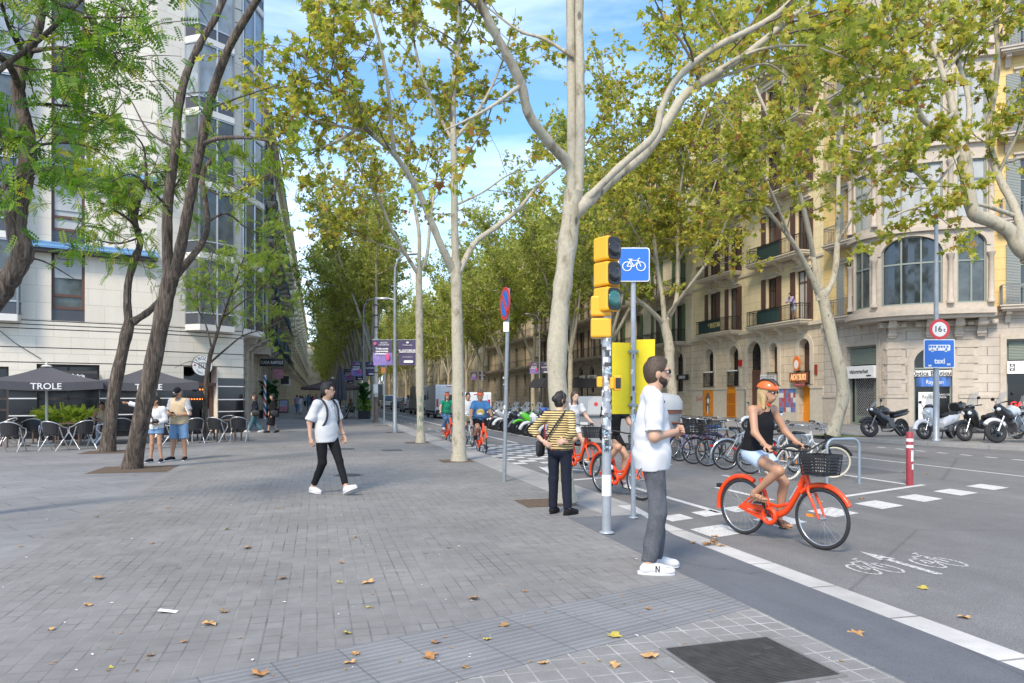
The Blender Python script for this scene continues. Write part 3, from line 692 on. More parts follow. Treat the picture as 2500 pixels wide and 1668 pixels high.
# ---------------------------------------------------------------- generic Eixample facade
def eixample(name, label, s0, W, t, side, hgt, cols, fm, gm, tr, sh, z1=5.9, fh=4.05, nfl=4, nbal=1, canvas=False, step=.16, arch=1., out=.85, gops=None, bal=True, iron='iron', cscale=1.):
    """side 'R': origin at the far end, x runs toward the camera; 'L': origin near, x runs away"""
    o = thing(name, label, 'building', ST(s0, t), TH + (R(-90) if side == 'R' else R(90)), 'apartment buildings along the avenue')
    wd = 1.15; gh = z1 - .75
    ops = []
    for f in range(nfl):
        for x in cols: ops.append((x - wd / 2, x + wd / 2, z1 + f * fh, z1 + f * fh + min(3.0, fh - .95), 0))
    m = MB(); wall(m, W, hgt, ops, z0=z1 - .35); m.quad((0, 0, hgt), (W, 0, hgt), (W, 14, hgt), (0, 14, hgt)); m.quad((0, 0, 0), (0, 0, hgt), (0, 14, hgt), (0, 14, 0)); m.quad((W, 0, 0), (W, 14, 0), (W, 14, hgt), (W, 0, hgt)); m.build('wall', MT[fm], o)
    go = gops or [(x - .75, x + .75, 0 if i % 2 == 0 else 1.9, gh, arch) for i, x in enumerate(cols)]
    m = MB(); wall(m, W, z1 - .351, go, depth=.4); m.build('ground_floor', MT[gm], o)
    tm = MB()
    for q in ops: surround(tm, *q[:4], sill=False, cap=True)
    for q in go: surround(tm, q[0], q[1], q[2], q[3], .2, .04, arch=q[4], sill=q[2] > .5)
    tm.bx(0, W, -.14, 0, z1 - .35, z1 - .22); 
    for f in range(1, nfl): tm.bx(0, W, -.07, 0, z1 + f * fh - .45, z1 + f * fh - .3)
    cornice(tm, 0, W, hgt - .62, cscale); tm.build('trim', MT[tr], o)
    for q in go: window(o, q[0], q[1], q[2], q[3], .34, 2, 1, 'frame_dark', 'glass_black', None, .07, name='shop_window' if q[2] < .5 else 'window', rails=(q[3] - (q[1] - q[0]) * .6,))
    for q in ops:
        window(o, q[0], q[1], q[2], q[3], .17, 2, 1, 'frame_dark', random.choice(['glass_dark', 'glass_dark', 'glass_blue', 'glass_curtain']), None, .06, rails=(q[3] - .6,))
        if sh and side == 'R': shutters(o, q[0], q[1], q[2], q[3], sh)
        if sh and side == 'L':
            for x in (q[0] - .03, q[1] + .03): mm = MB(); mm.bx(x - .02, x + .02, -.56, -.02, q[2], q[3]); mm.build('shutter', MT[('shutter_grey', sh, 'awning_blue')[int(x * 7) % 3]], o)
    if bal:
        for f in range(nfl):
            if nbal == 0 or (f >= nfl - 1 and nfl > 3):
                for x in cols: balcony(o, x - .85, x + .85, z1 + f * fh, out * .7, tr, iron, 2, step=step)
            else:
                k = len(cols) // nbal if nbal else 1
                for j in range(nbal):
                    cc = cols[j * k:(j + 1) * k]
                    balcony(o, cc[0] - 1.15, cc[-1] + 1.15, z1 + f * fh, out, tr, iron, max(2, len(cc) + 1), step=step, canvas=(cc[0] + .3, cc[0] + 2.3) if canvas and f < 3 else None)
    return o
# ---------------------------------------------------------------- left row, seen along its length
L1 = eixample('apartment_building', 'ornate sandstone apartment building above the restaurant at the start of the left row', 35.2, 24, -4.2, 'L', 22.6, [1.6, 4.8, 8, 11.2, 14.4, 17.6, 21.5], 'tan_block', 'tan_block', 'stone_trim', 'shutter_green', 5.2, 3.9, 4, 0, step=.2, cscale=.7, out=1.5)
q = MB()                                                           # scroll pilaster at the corner
for k in range(12): q.bx(8.6 if k % 2 else 8.68, 9.4, -.32 if k % 2 else -.26, 0, .4 * k, .4 * k + .38)
for z in (4.75,): q.lathe([(.3, -.4), (.3, .4)], 14, 0, frame((9.0, -.55, z), (0, 1, 0), (0, 0, 1), (1, 0, 0)))
q.prism([(-.9, 5.15), (0, 5.15), (0, 3.9), (-.3, 4.0), (-.45, 4.5), (-.9, 4.85)], 8.65, 9.35, lambda u, v, w_: (w_, u, v)); q.build('pilaster', MT['stone_trim'], L1)
q = MB()                                                           # enclosed gallery farther along
q.bx(17, 20.5, -.95, 0, 4.4, 9.2); o = q.build('gallery', MT['stone_trim'], L1); q = MB(); q.bx(17.2, 20.3, -.97, -.951, 5.8, 8.6); q.bx(16.97, 16.999, -.8, -.15, 5.8, 8.6); q.build('pane', MT['glass_blue'], o)
eixample('apartment_building', 'grey brown apartment building behind the restaurant building in the left row', 59.3, 22, -4.2, 'L', 24.2, [2, 5.6, 9.2, 12.8, 16.4, 20], 'brown_stone', 'brown_stone', 'dark_trim', 'shutter_brown', 5.2, 3.9, 4, 0, step=.3, out=1.4)
eixample('apartment_building', 'pale rendered apartment building far down the left row', 81.4, 30, -4.2, 'L', 24.5, [2, 6, 10, 14, 18, 22, 26], 'pale_render', 'tan_block', 'pale_trim', 'shutter_green', 5.2, 3.9, 4, 0, step=.5, out=1.4)
eixample('apartment_building', 'farthest pinkish building closing the left row', 111.5, 215, -4.2, 'L', 26, [4 + 9.5 * i for i in range(21)], 'ochre_render', 'tan_block', 'pale_trim', None, 5.2, 3.9, 5, 0, step=.6)
eb = eixample('apartment_building', 'distant pale building closing the end of the avenue', 330, 60, -34, 'R', 25, [4, 12, 20, 28, 36, 44, 52], 'pale_render', 'tan_block', 'pale_trim', None, 5.6, 4., 4, 0, step=.8); eb.rotation_euler = (0, 0, TH)
# ---------------------------------------------------------------- right row
TR = 28.3
def sR(px, t=TR): return (Yt(px, t) - ST_S * t) / ST_C
def zR(px, py, t=TR): return H + (HY - py) * Yt(px, t) / F
S1 = 51.4; uR = lambda px: S1 - sR(px)
cw = [uR(1740), uR(1791), uR(1884), uR(1958)]
ground = [(uR(1722), uR(1743), 2.25, 5.05, 1.), (uR(1781), uR(1804), 2.25, 5.05, 1.), (uR(1825), uR(1859), 0, 5.2, 1.), (uR(1879), uR(1899), 2.25, 4.95, 1.), (uR(1951), uR(1978), 2.25, 5.0, 1.), (uR(1951), uR(1977), 0, 2.15, .25)]
YB = thing('apartment_building', 'yellow apartment building with brown shutters, orange doors and a carved timber entrance', 'building', ST(S1, TR), TH + R(-90), 'apartment buildings along the avenue')
Z1, FH = 6.1, 4.1; W1 = S1 - 36.1
ops = [(x - .55, x + .55, Z1 + f * FH, Z1 + f * FH + 3.05, 0) for f in range(4) for x in cw]
m = MB(); wall(m, W1, 22.6, ops, z0=5.75); m.quad((0, 0, 22.6), (W1, 0, 22.6), (W1, 14, 22.6), (0, 14, 22.6)); m.build('wall', MT['ochre_render'], YB)
m = MB(); wall(m, W1, 5.749, ground, depth=.45, z0=0.); m.build('ground_floor', MT['tan_block'], YB)
m = MB()
for a, b in ((0, uR(1822)), (uR(1862), uR(1949)), (uR(1980), W1)): m.bx(a, b, -.05, 0, 0, 2.0); m.bx(a, b, -.1, 0, 2.001, 2.14)
for q in ground[:5]: surround(m, *q[:4], .3, .05, arch=1., sill=False)
for q in ops: surround(m, *q[:4], .18, .05, sill=False, cap=True)
m.bx(0, W1, -.2, 0, 5.75, 5.95)
for f in range(1, 4): m.bx(0, W1, -.08, 0, Z1 + f * FH - .5, Z1 + f * FH - .34)
cornice(m, 0, W1, 22); m.build('trim', MT['pale_trim'], YB)
for i, q in enumerate(ops):
    o = window(YB, *q[:4], .17, 2, 1, 'frame_brown', ('glass_dark', 'glass_blue', 'glass_dark', 'glass_curtain', 'glass_dark')[i % 5], None, .07, rails=(q[3] - .7,)); shutters(YB, q[0], q[1], q[2], q[3], 'shutter_brown')
for f in range(4):
    balcony(YB, cw[0] - 1.0, cw[1] + .95, Z1 + f * FH, .85, 'pale_trim', 'iron', 3, canvas=(cw[0] - .6, cw[0] + 2.4) if f == 0 else None, step=.13)
    balcony(YB, cw[2] - 1.6, cw[3] + .9, Z1 + f * FH, .85, 'pale_trim', 'iron', 3, canvas=(cw[2] - .4, cw[2] + 1.9) if f < 2 else None, step=.13)
for i, q in enumerate(ground):
    if i in (0, 1): window(YB, *q[:4], .38, 1, 1, 'frame_dark', 'glass_black', None, .06, rails=(4.3,))
    elif i in (3, 4): window(YB, *q[:4], .38, 2, 1, 'frame_brown', 'shutter_brown', None, .06, rails=(4.2,))
for a in (0, 1, 3, 4):
    q = ground[a]; m = MB(); railing(m, q[0] - .06, q[1] + .06, -.16, 2.2, 1.05 if a < 2 else .85, .1); m.build('railing', MT['iron'], YB)
    if a < 2:
        m = MB(); 
        for k in range(5): m.ball((q[0] + .1 + k * (q[1] - q[0] - .2) / 4, -.12, 3.3), (.1, .08, .08), 6, 4)
        m.build('window_box_flowers', M('white_flower', (.75, .75, .7), .9, var=.3, vs=40), YB)
q = ground[2]; m = MB(); m.bx(q[0], q[1], .36, .42, 0, 3.3); o = m.build('entrance_door', MT['timber_dark'], YB); m = MB()
for k in (0, 1):
    x0 = q[0] + .08 + k * (q[1] - q[0]) / 2; x1 = x0 + (q[1] - q[0]) / 2 - .16; m.bx(x0, x1, .33, .36, .2, .9); m.bx(x0, x1, .345, .36, 1.05, 2.75); m.bx(x0, x1, .33, .36, 2.85, 3.2)
m.build('door_panel', MT['frame_brown'], o); m = MB()
for k in range(11):
    a = math.pi * (k + .5) / 11; c_ = (q[0] + q[1]) / 2; m.bar((c_, .36, 3.5), (c_ - .6 * math.cos(a), .36, 3.5 + 1.5 * math.sin(a) * .9), .03)
m.build('fanlight_grille', MT['iron'], o); m = MB(); m.bx(q[0], q[1], .4, .43, 3.3, 5.2); m.build('fanlight', MT['glass_black'], o)
q = ground[5]; m = MB(); m.bx(q[0], q[1], .3, .36, 0, 2.15); o = m.build('orange_door', MT['orange_door'], YB); m = MB(); m.bx(q[1] - .35, q[1] - .1, .29, .3, 1.0, 1.45); m.build('notice', MT['white_sign'], o)
x0, x1 = uR(1777), uR(1799); m = MB(); m.prism([(x0, .06), (x1, .06), (x1, 1.75)] + arc((x0 + x1) / 2, 1.75, (x1 - x0) / 2, .25, math.pi - .25, 8) + [(x0, 1.75)], -.1, -.051, lambda u, v, w_: (u, w_, v)); o = m.build('orange_gate', MT['orange_door'], YB)
m = MB(); m.bx(x0 + .06, x1 - .06, -.11, -.101, .14, .95); m.bx(x0 + .06, x1 - .06, -.11, -.101, 1.02, 1.75); m.build('gate_panel', M('orange_mesh', (.5, .15, .012), .6, var=.3, vs=60), o)
# painted panel beside it: an abstract animal face in flat colours
x0, x1 = uR(1718), uR(1743); cxp = (x0 + x1) / 2; m = MB(); m.bx(x0, x1, -.075, -.051, .05, 2.1); m.build('mural_panel', M('mural_orange', (.66, .24, .03), .8, var=.3, vs=7), YB)
m = MB(); m.ball((cxp, -.076, 1.3), (.33, .006, .5), 14, 8, 0); m.ball((cxp - .05, -.08, .75), (.28, .006, .45), 14, 8, 0); m.build('mural_shape', M('mural_brown', (.2, .12, .08), .8, var=.4, vs=12), YB)
m = MB(); m.ball((cxp + .05, -.085, 1.18), (.17, .006, .2), 12, 6, 0); m.ball((cxp, -.088, .5), (.09, .006, .35), 10, 6, 0); m.build('mural_highlight', MT['white_sign'], YB)
text('Sook', .5, M('graffiti_red', (.55, .06, .09)), XZ(uR(1709), -.056, 1.35), YB, 'graffiti')
# shop lettering of the yellow building
SG = thing('restaurant_sign', 'orange and white restaurant sign with an oval emblem hung on the barred window', 'sign', ST(S1 - (uR(1951) + uR(1978)) / 2, TR - .3), TH + R(-90))
m = MB(); m.prism([(.34 * math.cos(a * .2094), 3.52 + .46 * math.sin(a * .2094)) for a in range(30)], -.06, 0, lambda u, v, w_: (u - .3, w_, v)); m.build('emblem', M('sign_orange', (.8, .2, .05), .5), SG)
m = MB(); m.prism([(.2 * math.cos(a * .2094), 3.45 + .26 * math.sin(a * .2094)) for a in range(30)], -.075, -.061, lambda u, v, w_: (u - .3, w_, v)); m.build('emblem_centre', MT['white_sign'], SG)
m = MB(); m.bx(-1.0, .7, -.03, 0, 2.38, 2.95); m.bx(-.55, .45, -.03, 0, 2.12, 2.319); m.build('board', M('sign_back', (.25, .06, .03), .6), SG)
text('AKATSUKI', .52, M('sign_cream', (.85, .45, .22), .5, emis=.25), XZ(-.15, -.035, 2.66), SG, ext=.02, off=.012, sx=.6); text('JAPANESE FOOD', .15, M('sign_pink', (.8, .25, .3), .5), XZ(-.05, -.035, 2.22), SG, sx=.8)
m = MB(); m.bx(uR(1861), uR(1900), -.16, -.11, 2.25, 2.95); o = m.build('menu_board', MT['white_sign'], YB)
m = MB()
for i in range(9):
    for j in range(3): m.bx(uR(1861) + .08 + i * .17, uR(1861) + .17 + i * .17, -.165, -.161, 2.4 + j * .17, 2.5 + j * .17)
m.build('menu_marks', M('mark_grey', (.35, .35, .36)), o)
for k, mt in enumerate(('poster_blue', 'poster_white', 'poster_violet', 'poster_red')):
    m = MB(); M(mt, ((.10, .2, .42), (.66, .66, .64), (.25, .2, .4), (.45, .1, .1))[k], .7, var=.4, vs=18)
    for i in range(7):
        for j in range(5):
            if (i * 7 + j * 11 + (i * j * 3) % 5 + (i * i) % 3) % 4 == k: x = uR(1904) + i * .235; z = .55 + j * .3; m.bx(x, x + .225, -.058, -.051, z, z + .29)
    m.build('wall_posters', MT[mt], YB)
m = MB(); m.bx(uR(1806), uR(1812), -.12, 0, 3.6, 4.05); m.build('alarm_box', M('alarm_red', (.5, .02, .02), .4), YB)
m = MB(); m.bx(uR(1990), uR(1996), -.06, 0, 2.8, 3.4); m.build('alarm_plate', M('plate_red', (.3, .05, .03), .5), YB)
text('* BRISTAR', .5, M('gold_paint', (.75, .6, .25)), XZ((cw[0] + cw[1]) / 2 + .25, -.87, Z1 + .5), YB, sx=.75)
eixample('apartment_building', 'cream apartment building with green shutters left of the yellow one', 67.2, 15.75, TR, 'R', 22.4, [1.9, 5.8, 9.7, 13.6], 'pale_render', 'tan_block', 'stone_trim', 'shutter_green', 5.9, 4.05, 4, 2, step=.16)
eixample('apartment_building', 'dark stone apartment building with tall slit windows behind the green shuttered one', 92, 24.7, TR, 'R', 23, [2, 5.4, 8.8, 12.2, 15.6, 19, 22.4], 'dark_block', 'brown_stone', 'dark_trim', 'shutter_brown', 5.6, 4., 4, 1, step=.3, out=1.1)
eixample('apartment_building', 'beige apartment building behind the delivery vans', 124, 31.8, TR, 'R', 23.6, [2.5, 7, 11.5, 16, 20.5, 25, 29.5], 'tan_block', 'dark_block', 'stone_trim', None, 5.6, 4., 4, 1, step=.5)
eixample('apartment_building', 'farthest pale building of the right row', 328, 203.5, TR, 'R', 24, [4 + 10 * i for i in range(20)], 'pale_render', 'tan_block', 'pale_trim', None, 5.6, 4., 4, 0, step=.8)
# shop signs farther along the right row
def shop_sign(label, px, wpx, py0, py1, t, txt, mback, mtxt, px_txt=.5):
    s = sR(px, t); o = thing('shop_sign', label, 'sign', ST(s, t, zR(px, (py0 + py1) / 2, t)), TH + R(-90)); h = (py1 - py0) * Yt(px, t) / F; wd = abs(sR(px - wpx / 2, t) - sR(px + wpx / 2, t))
    m = MB(); m.bx(-wd / 2, wd / 2, -.12, 0, -h / 2, h / 2); m.build('board', MT[mback], o); text(txt, h * .75, MT[mtxt], XZ(0, -.123, 0), o, sx=min(1., wd / (len(txt) * h * .5)), off=.01)
shop_sign('small white shop sign reading ped among the far right shops', 1447, 20, 916, 931, 28.15, 'ÑPED', 'white_sign', 'black_paint')
shop_sign('dark shop sign with white figures left of the white ped sign', 1410, 15, 921, 936, 28.15, 'XXX', 'black_paint', 'white_paint')
shop_sign('white shop sign with script lettering between the two far right signs', 1423, 12, 917, 931, 28.16, 'Citric', 'white_sign', 'black_paint')
shop_sign('black shop sign over the arched shop left of the yellow building', 1668, 26, 915, 928, 28.15, 'UNION', 'black_paint', 'white_paint')
# ---------------------------------------------------------------- corner building with the bay (right)
K = V((19.28, 37.5, 0)); EX = V((.9068, -.4215, 0)); LW = 4.85
CB = thing('corner_building', 'corner building with a curved stone bay of arched windows over the optician', 'building', K)
N1, N2 = -UT, V((-.4215, -.9068, 0))
XL = frame(-(-US) * LW, -US, UT, ZU); XR = frame((0, 0, 0), EX, -N2, ZU)
def uL(px): return LW - (sR(px) - st_of(K)[0])
def uK(px): k = (px - CX) / F; return (37.5 * k - 19.28) / (.9068 + .4215 * k)
def zK(px, py): return H + (HY - py) * (37.5 - .4215 * uK(px)) / F
sh1 = (uL(2068), uL(2142), 0, 4.25, 0); ar = (uK(2231), uK(2325), 0, 4.0, 1.); sh2 = (uK(2457), uK(2457) + 2.6, 0, 4.3, 0)
wl = (uL(2060), uL(2085))
m = MB(); m.X = XL; wall(m, LW, 5.6, [sh1], depth=.3); m.X = XR; wall(m, 16, 5.6, [ar, sh2], depth=.4); m.build('ground_floor', MT['grey_block'], CB)
opl = [(uL(2062), uL(2084), 5.9 + f * 4.1, 8.9 + f * 4.1, 0) for f in range(4)]; opr = [(uK(2490), uK(2490) + 1.1, 5.9 + f * 4.1, 8.9 + f * 4.1, 0) for f in range(4)]
m = MB(); m.X = XL; wall(m, LW, 23, opl, z0=5.601); m.X = XR; wall(m, 16, 23, opr, z0=5.601); m.X = None; m.quad(XL @ V((0, 0, 23)), XL @ V((LW, 0, 23)), XR @ V((16, 0, 23)), XR @ V((16, 14, 23))); m.build('wall', MT['orange_render'], CB)
m = MB()
for X, qs in ((XL, [sh1]), (XR, [ar, sh2])):
    m.X = X
    for q in qs: surround(m, q[0], q[1], q[2], q[3], .26, .07, arch=q[4], sill=False)
for X, x0, x1 in ((XR, .02, uK(2210)), (XR, uK(2336), uK(2388)), (XL, uL(2178) - .6, LW - .02)):
    m.X = X
    for i in range(10): e = .0 if i % 2 else .12; m.bx(x0 - (e if X is XR and i % 2 == 0 and x0 > .1 else 0), x1 - (.12 - e) * .0 - (.18 if i % 2 else 0), -.06, 0, 1.62 + .39 * i, 1.62 + .39 * i + .365)
for X, x0, x1 in ((XL, 0, sh1[0] - .27), (XL, sh1[1] + .27, LW), (XR, 0, ar[0] - .27), (XR, ar[1] + .27, sh2[0] - .27)): m.X = X; m.bx(x0, x1, -.07, 0, 0, 1.45); m.bx(x0, x1, -.12, 0, 1.451, 1.6)
for X, qs in ((XL, opl), (XR, opr)):
    m.X = X
    for q in qs: surround(m, *q[:4], .17, .05, sill=False, cap=True)
m.X = XL; m.bx(0, LW, -.18, 0, 5.45, 5.66); m.X = XR; m.bx(0, 16, -.18, 0, 5.45, 5.66); m.build('trim', MT['stone_trim'], CB)
for X, qs in ((XL, opl), (XR, opr)):
    for q in qs: window(CB, *q[:4], .17, 2, 1, 'frame_green', 'glass_dark', X, .06, rails=(q[2] + 1, q[2] + 2)); shutters(CB, *q[:4], 'shutter_grey', X, .55); balcony(CB, q[0] - .85, q[1] + .85, q[2], .75, 'stone_trim', 'iron_grey', 2, X=X, step=.13)
# curved bay: plan from the left wall round to the chamfer
p0 = K - (-US) * 1.95; p0 = K + US * 1.95 + N1 * .55; p3 = K + EX * 4.55 + N2 * .75; pc = K + (N1 + N2) * 1.28
bp = [(p0 * (1 - t) ** 2 + pc * 2 * t * (1 - t) + p3 * t * t) for t in [i / 40 for i in range(41)]]
al = [0.]
for a, b in zip(bp, bp[1:]): al.append(al[-1] + (b - a).length)
BL = al[-1]
def bay(u, d, z):
    if u == d == z == 0: return V((9, 9, 9))
    u = min(max(u, 0), BL); i = min(39, next((j for j in range(40) if al[j + 1] >= u), 39)); t = (u - al[i]) / (al[i + 1] - al[i]); p = bp[i].lerp(bp[i + 1], t)
    tg = (bp[min(i + 2, 40)] - bp[max(i - 1, 0)]).normalized(); n = V((-tg.y, tg.x, 0)); q = p + n * d - K; return (q.x, q.y, z)
ub = lambda f: BL * f
bw = [(ub(.065), ub(.245)), (ub(.33), ub(.70)), (ub(.785), ub(.955))]
m = MB(); bo = []
for f in range(4):
    z = 5.95 + 4.1 * f
    for i, (a, b) in enumerate(bw): bo.append((a, b, z + .12, z + (3.5 if f == 0 else 2.95), (1. if i != 1 else .62) if f == 0 else 0))
wall(m, BL, 23, bo, bay, .16, z0=5.7, du=.16)
for e, q in ((0, bp[0]), (BL, bp[-1])):
    n = N1 if e == 0 else N2; a = bp[0] - K if e == 0 else bp[-1] - K; b = a - n * .8; vs = [a + ZU * 5.7, b + ZU * 5.7, b + ZU * 23, a + ZU * 23]; m.quad(*(vs if e == 0 else vs[::-1]))
b_ = m.build('bay', MT['stone_trim'], CB)
m = MB()
def ring(z0, z1, out, i0=0, i1=40):
    k = list(range(i0, i1 + 1)); 
    for a, b in zip(k, k[1:]):
        v = [V(bay(al[q], -e, z)) for z in (z0, z1) for q in (a, b) for e in (out, -.9)]
        m.add(v, [(0, 1, 3, 2), (4, 6, 7, 5), (0, 2, 6, 4), (1, 5, 7, 3)]); 
    for q, s in ((i0, 1), (i1, -1)): v = [bay(al[q], -out, z0), bay(al[q], .9, z0), bay(al[q], .9, z1), bay(al[q], -out, z1)]; m.quad(*(v if s > 0 else v[::-1]))
ring(5.35, 5.52, .12); ring(5.521, 5.72, .32); ring(5.721, 5.8, .24)
for f in range(1, 4): z = 5.95 + 4.1 * f; ring(z - .42, z - .24, .22); ring(z - .239, z - .14, .12)
for f in range(4):
    z = 5.95 + 4.1 * f; tp = 2.5 if f == 0 else 2.95
    for u in (ub(.03), ub(.287), ub(.743), ub(.978)):
        c = V(bay(u, -.1, 0)); m.lathe([(.17, z + .1), (.17, z + .22), (.125, z + .3), (.11, z + tp - .2), (.15, z + tp - .15), (.19, z + tp)], 12, 0, Matrix.Translation(c))
    if f == 0:
        for a, b in bw:
            ar_ = 1. if (b - a) < ub(.3) else .62; r_ = (b - a) / 2; zt = z + 3.5 - r_ * ar_; n = 16
            for i in range(n):
                q = []
                for kk, e in ((0, i), (0, i + 1), (.17, i + 1), (.17, i)): an = math.pi * e / n; q.append(((a + b) / 2 - (r_ + kk) * math.cos(an), zt + (r_ * ar_ + kk) * math.sin(an)))
                fr_ = [V(bay(x, -.06, y)) for x, y in q]; bk = [V(bay(x, .0, y)) for x, y in q]; m.add(fr_ + bk, [(0, 1, 2, 3), (3, 2, 6, 7), (1, 0, 4, 5)])
m.build('bay_mouldings', MT['stone_trim'], b_)
for i, q in enumerate(bo):
    mid = i % 3 == 1
    window(CB, *q[:4], .1, 3 if mid else 2, 1, 'frame_green', ('glass_curtain' if i >= 3 else 'glass_blue') if i != 1 else 'glass_dark', None, .075, mapf=bay, rails=((q[2] + 2.05,) if i < 3 else (q[2] + 1.9,)))
m = MB()                                                            # scroll consoles under the bay
for px in (2178, 2270, 2340, 2395):
    c = XR @ V((max(uK(px), -.3), 0, 0)); X = frame(c, EX, -N2, ZU); m.X = X
    m.prism([(0, 5.35), (-.75, 5.35), (-.7, 5.1), (-.3, 4.95), (-.22, 4.5), (0, 4.45)], -.17, .17, lambda u, v, w_: (w_, u, v))
    m.lathe([(.16, -.2), (.16, .2)], 12, 0, frame((0, -.55, 5.12), (0, 1, 0), (0, 0, 1), (1, 0, 0))); m.lathe([(.12, -.2), (.12, .2)], 12, 0, frame((0, -.2, 4.68), (0, 1, 0), (0, 0, 1), (1, 0, 0)))
    m.box((.42, -.2, 5.15), (.5, .3, .25)); m.ball((.5, -.36, 5.12), (.16, .08, .1), 8, 6); m.box((-.42, -.2, 5.15), (.5, .3, .25)); m.ball((-.5, -.36, 5.12), (.16, .08, .1), 8, 6)
m.X = None; m.build('console', MT['stone_trim'], CB)
m = MB(); m.X = XL; cornice(m, 0, LW, 22.4); m.X = XR; cornice(m, 0, 16, 22.4); m.build('cornice', MT['stone_trim'], CB)
# optician shopfronts
q = sh1; window(CB, q[0], q[1], 0, 4.25, .22, 1, 1, 'frame_green', 'glass_black', XL, .12, name='shop_window'); m = MB(); m.X = XL; m.bx(q[0] + .12, q[1] - .12, .17, .21, 3.25, 4.1); m.build('roller_blind', MT['roll_shutter'], CB)
xd0, xd1 = uL(2086), uL(2131); m = MB(); m.X = XL; m.bx(xd0 - .08, xd0, .1, .2, 0, 2.5); m.bx(xd1, xd1 + .08, .1, .2, 0, 2.5); m.bx(xd0, xd1, .12, .16, 0, .5)
o = m.build('security_door', MT['roll_shutter'], CB); m = MB(); m.X = XL; n = 15; wd = xd1 - xd0; dz = .15
for i in range(-14, n):
    for sg in (1, -1):
        x = xd0 + i * .15 if sg > 0 else xd1 - i * .15; a0 = max(0, -i * .15) ; b0 = min(2., wd - i * .15)
        if b0 > a0: m.bar((x + sg * a0, .14, .5 + a0), (x + sg * b0, .14, .5 + b0), .016)
m.build('lattice', MT['frame_silver'], o)
def optic_sign(X, x0, x1, z0, z1, txt, label, off=0.):
    w0 = X @ V(((x0 + x1) / 2, -.12, (z0 + z1) / 2)) + K; d = X.to_3x3() @ V((1, 0, 0)); o = thing('shop_sign', label, 'sign', w0, math.atan2(d.y, d.x)); h = z1 - z0; wd = x1 - x0
    m = MB(); m.bx(-wd / 2, wd / 2, -.1, .1, -h / 2, h / 2); m.build('board', MT['white_sign'], o)
    text('visionmarket', h * .47, MT['black_paint'], XZ(.16 + off, -.103, .02), o, off=.008, sx=.86); text('optica', h * .22, MT['black_paint'], XZ(wd * .36 + off, -.103, -h * .3), o, off=.008)
    x = -wd / 2 + .2 + off * .4; q = MB(); s = h * .28
    for a, b, c, d_ in ((-s * .6, s * .6, s - .03, s), (-s * .6, s * .6, -s, -s + .03), (-s * .6, -s * .6 + .03, -s, s), (s * .6 - .03, s * .6, -s, s)): q.bx(x + a, x + b, -.106, -.1, c, d_)
    for sg in (1, -1): q.tube([(x + s * .4 * math.cos(a * .35), -.104, sg * (s * .95 - s * .75 * abs(math.sin(a * .35)))) for a in range(10)], .015, 4)
    q.build('logo', MT['black_paint'], o)
optic_sign(XL, sh1[0] - .25, sh1[1] - .02, zR(2100, 924), zR(2100, 894), '', 'white optician sign over the green lattice door, left of the corner')
optic_sign(XR, sh2[0], sh2[0] + 3.2, zK(2470, 913), zK(2470, 882), '', 'white optician sign cut off by the right edge of the view', .0)
window(CB, ar[0], ar[1], 0, 4.0, .33, 1, 1, 'frame_green', 'glass_black', XR, .08, name='shop_window', rails=(2.95,))
m = MB(); m.X = XR; m.bx(ar[0], ar[1], .2, .3, 2.55, 2.85); o = m.build('shop_banner', MT['white_sign'], CB); text('Òptica Boutique', .33, MT['black_paint'], XR @ XZ((ar[0] + ar[1]) / 2, .197, 2.68), o, off=.008, sx=.86)
m = MB(); m.X = XR; m.bx(ar[0] + .1, ar[1] - .05, .24, .3, 2.03, 2.5); o = m.build('blue_panel', M('panel_blue', (.05, .14, .4), .4, var=.8, vs=4, streak=.8), CB); text('Ray-Ban', .3, MT['white_paint'], XR @ XZ((ar[0] + ar[1]) / 2 + .1, .237, 2.25), o, sx=.8)
m = MB(); m.X = XR; m.bx(ar[0] + .22, ar[0] + 1.15, .25, .3, .35, 1.75); o = m.build('poster', MT['white_sign'], CB); text('Ray-Ban', .26, MT['black_paint'], XR @ XZ(ar[0] + .68, .247, 1.5), o, sx=.7)
text('HORARIO DE\nTIENDA', .13, MT['white_paint'], XR @ XZ(ar[1] - .45, .30, 1.55), CB)
window(CB, sh2[0], sh2[1], 0, 4.3, .3, 2, 1, 'frame_green', 'glass_black', XR, .1, name='shop_window', rails=(3.0,)); text('GAFAS', .36, M('neon_red', (.8, .03, .03), .5, emis=.6), XR @ XZ(sh2[0] + .75, .29, 1.13), CB, off=.01)
m = MB(); m.X = XR; m.bx(sh2[0] + .12, sh2[1] - .12, .24, .29, 3.3, 4.15); m.build('roller_blind', MT['roll_shutter'], CB)
m = MB(); m.X = XL; m.bx(uL(2152), uL(2168), -.02, 0, 3.9, 4.25); o = m.build('street_plate', MT['pale_trim'], CB); text('RONDA DE\nSANT PERE', .08, MT['frame_dark'], XL @ XZ((uL(2152) + uL(2168)) / 2, -.022, 4.08), o, sx=.7)
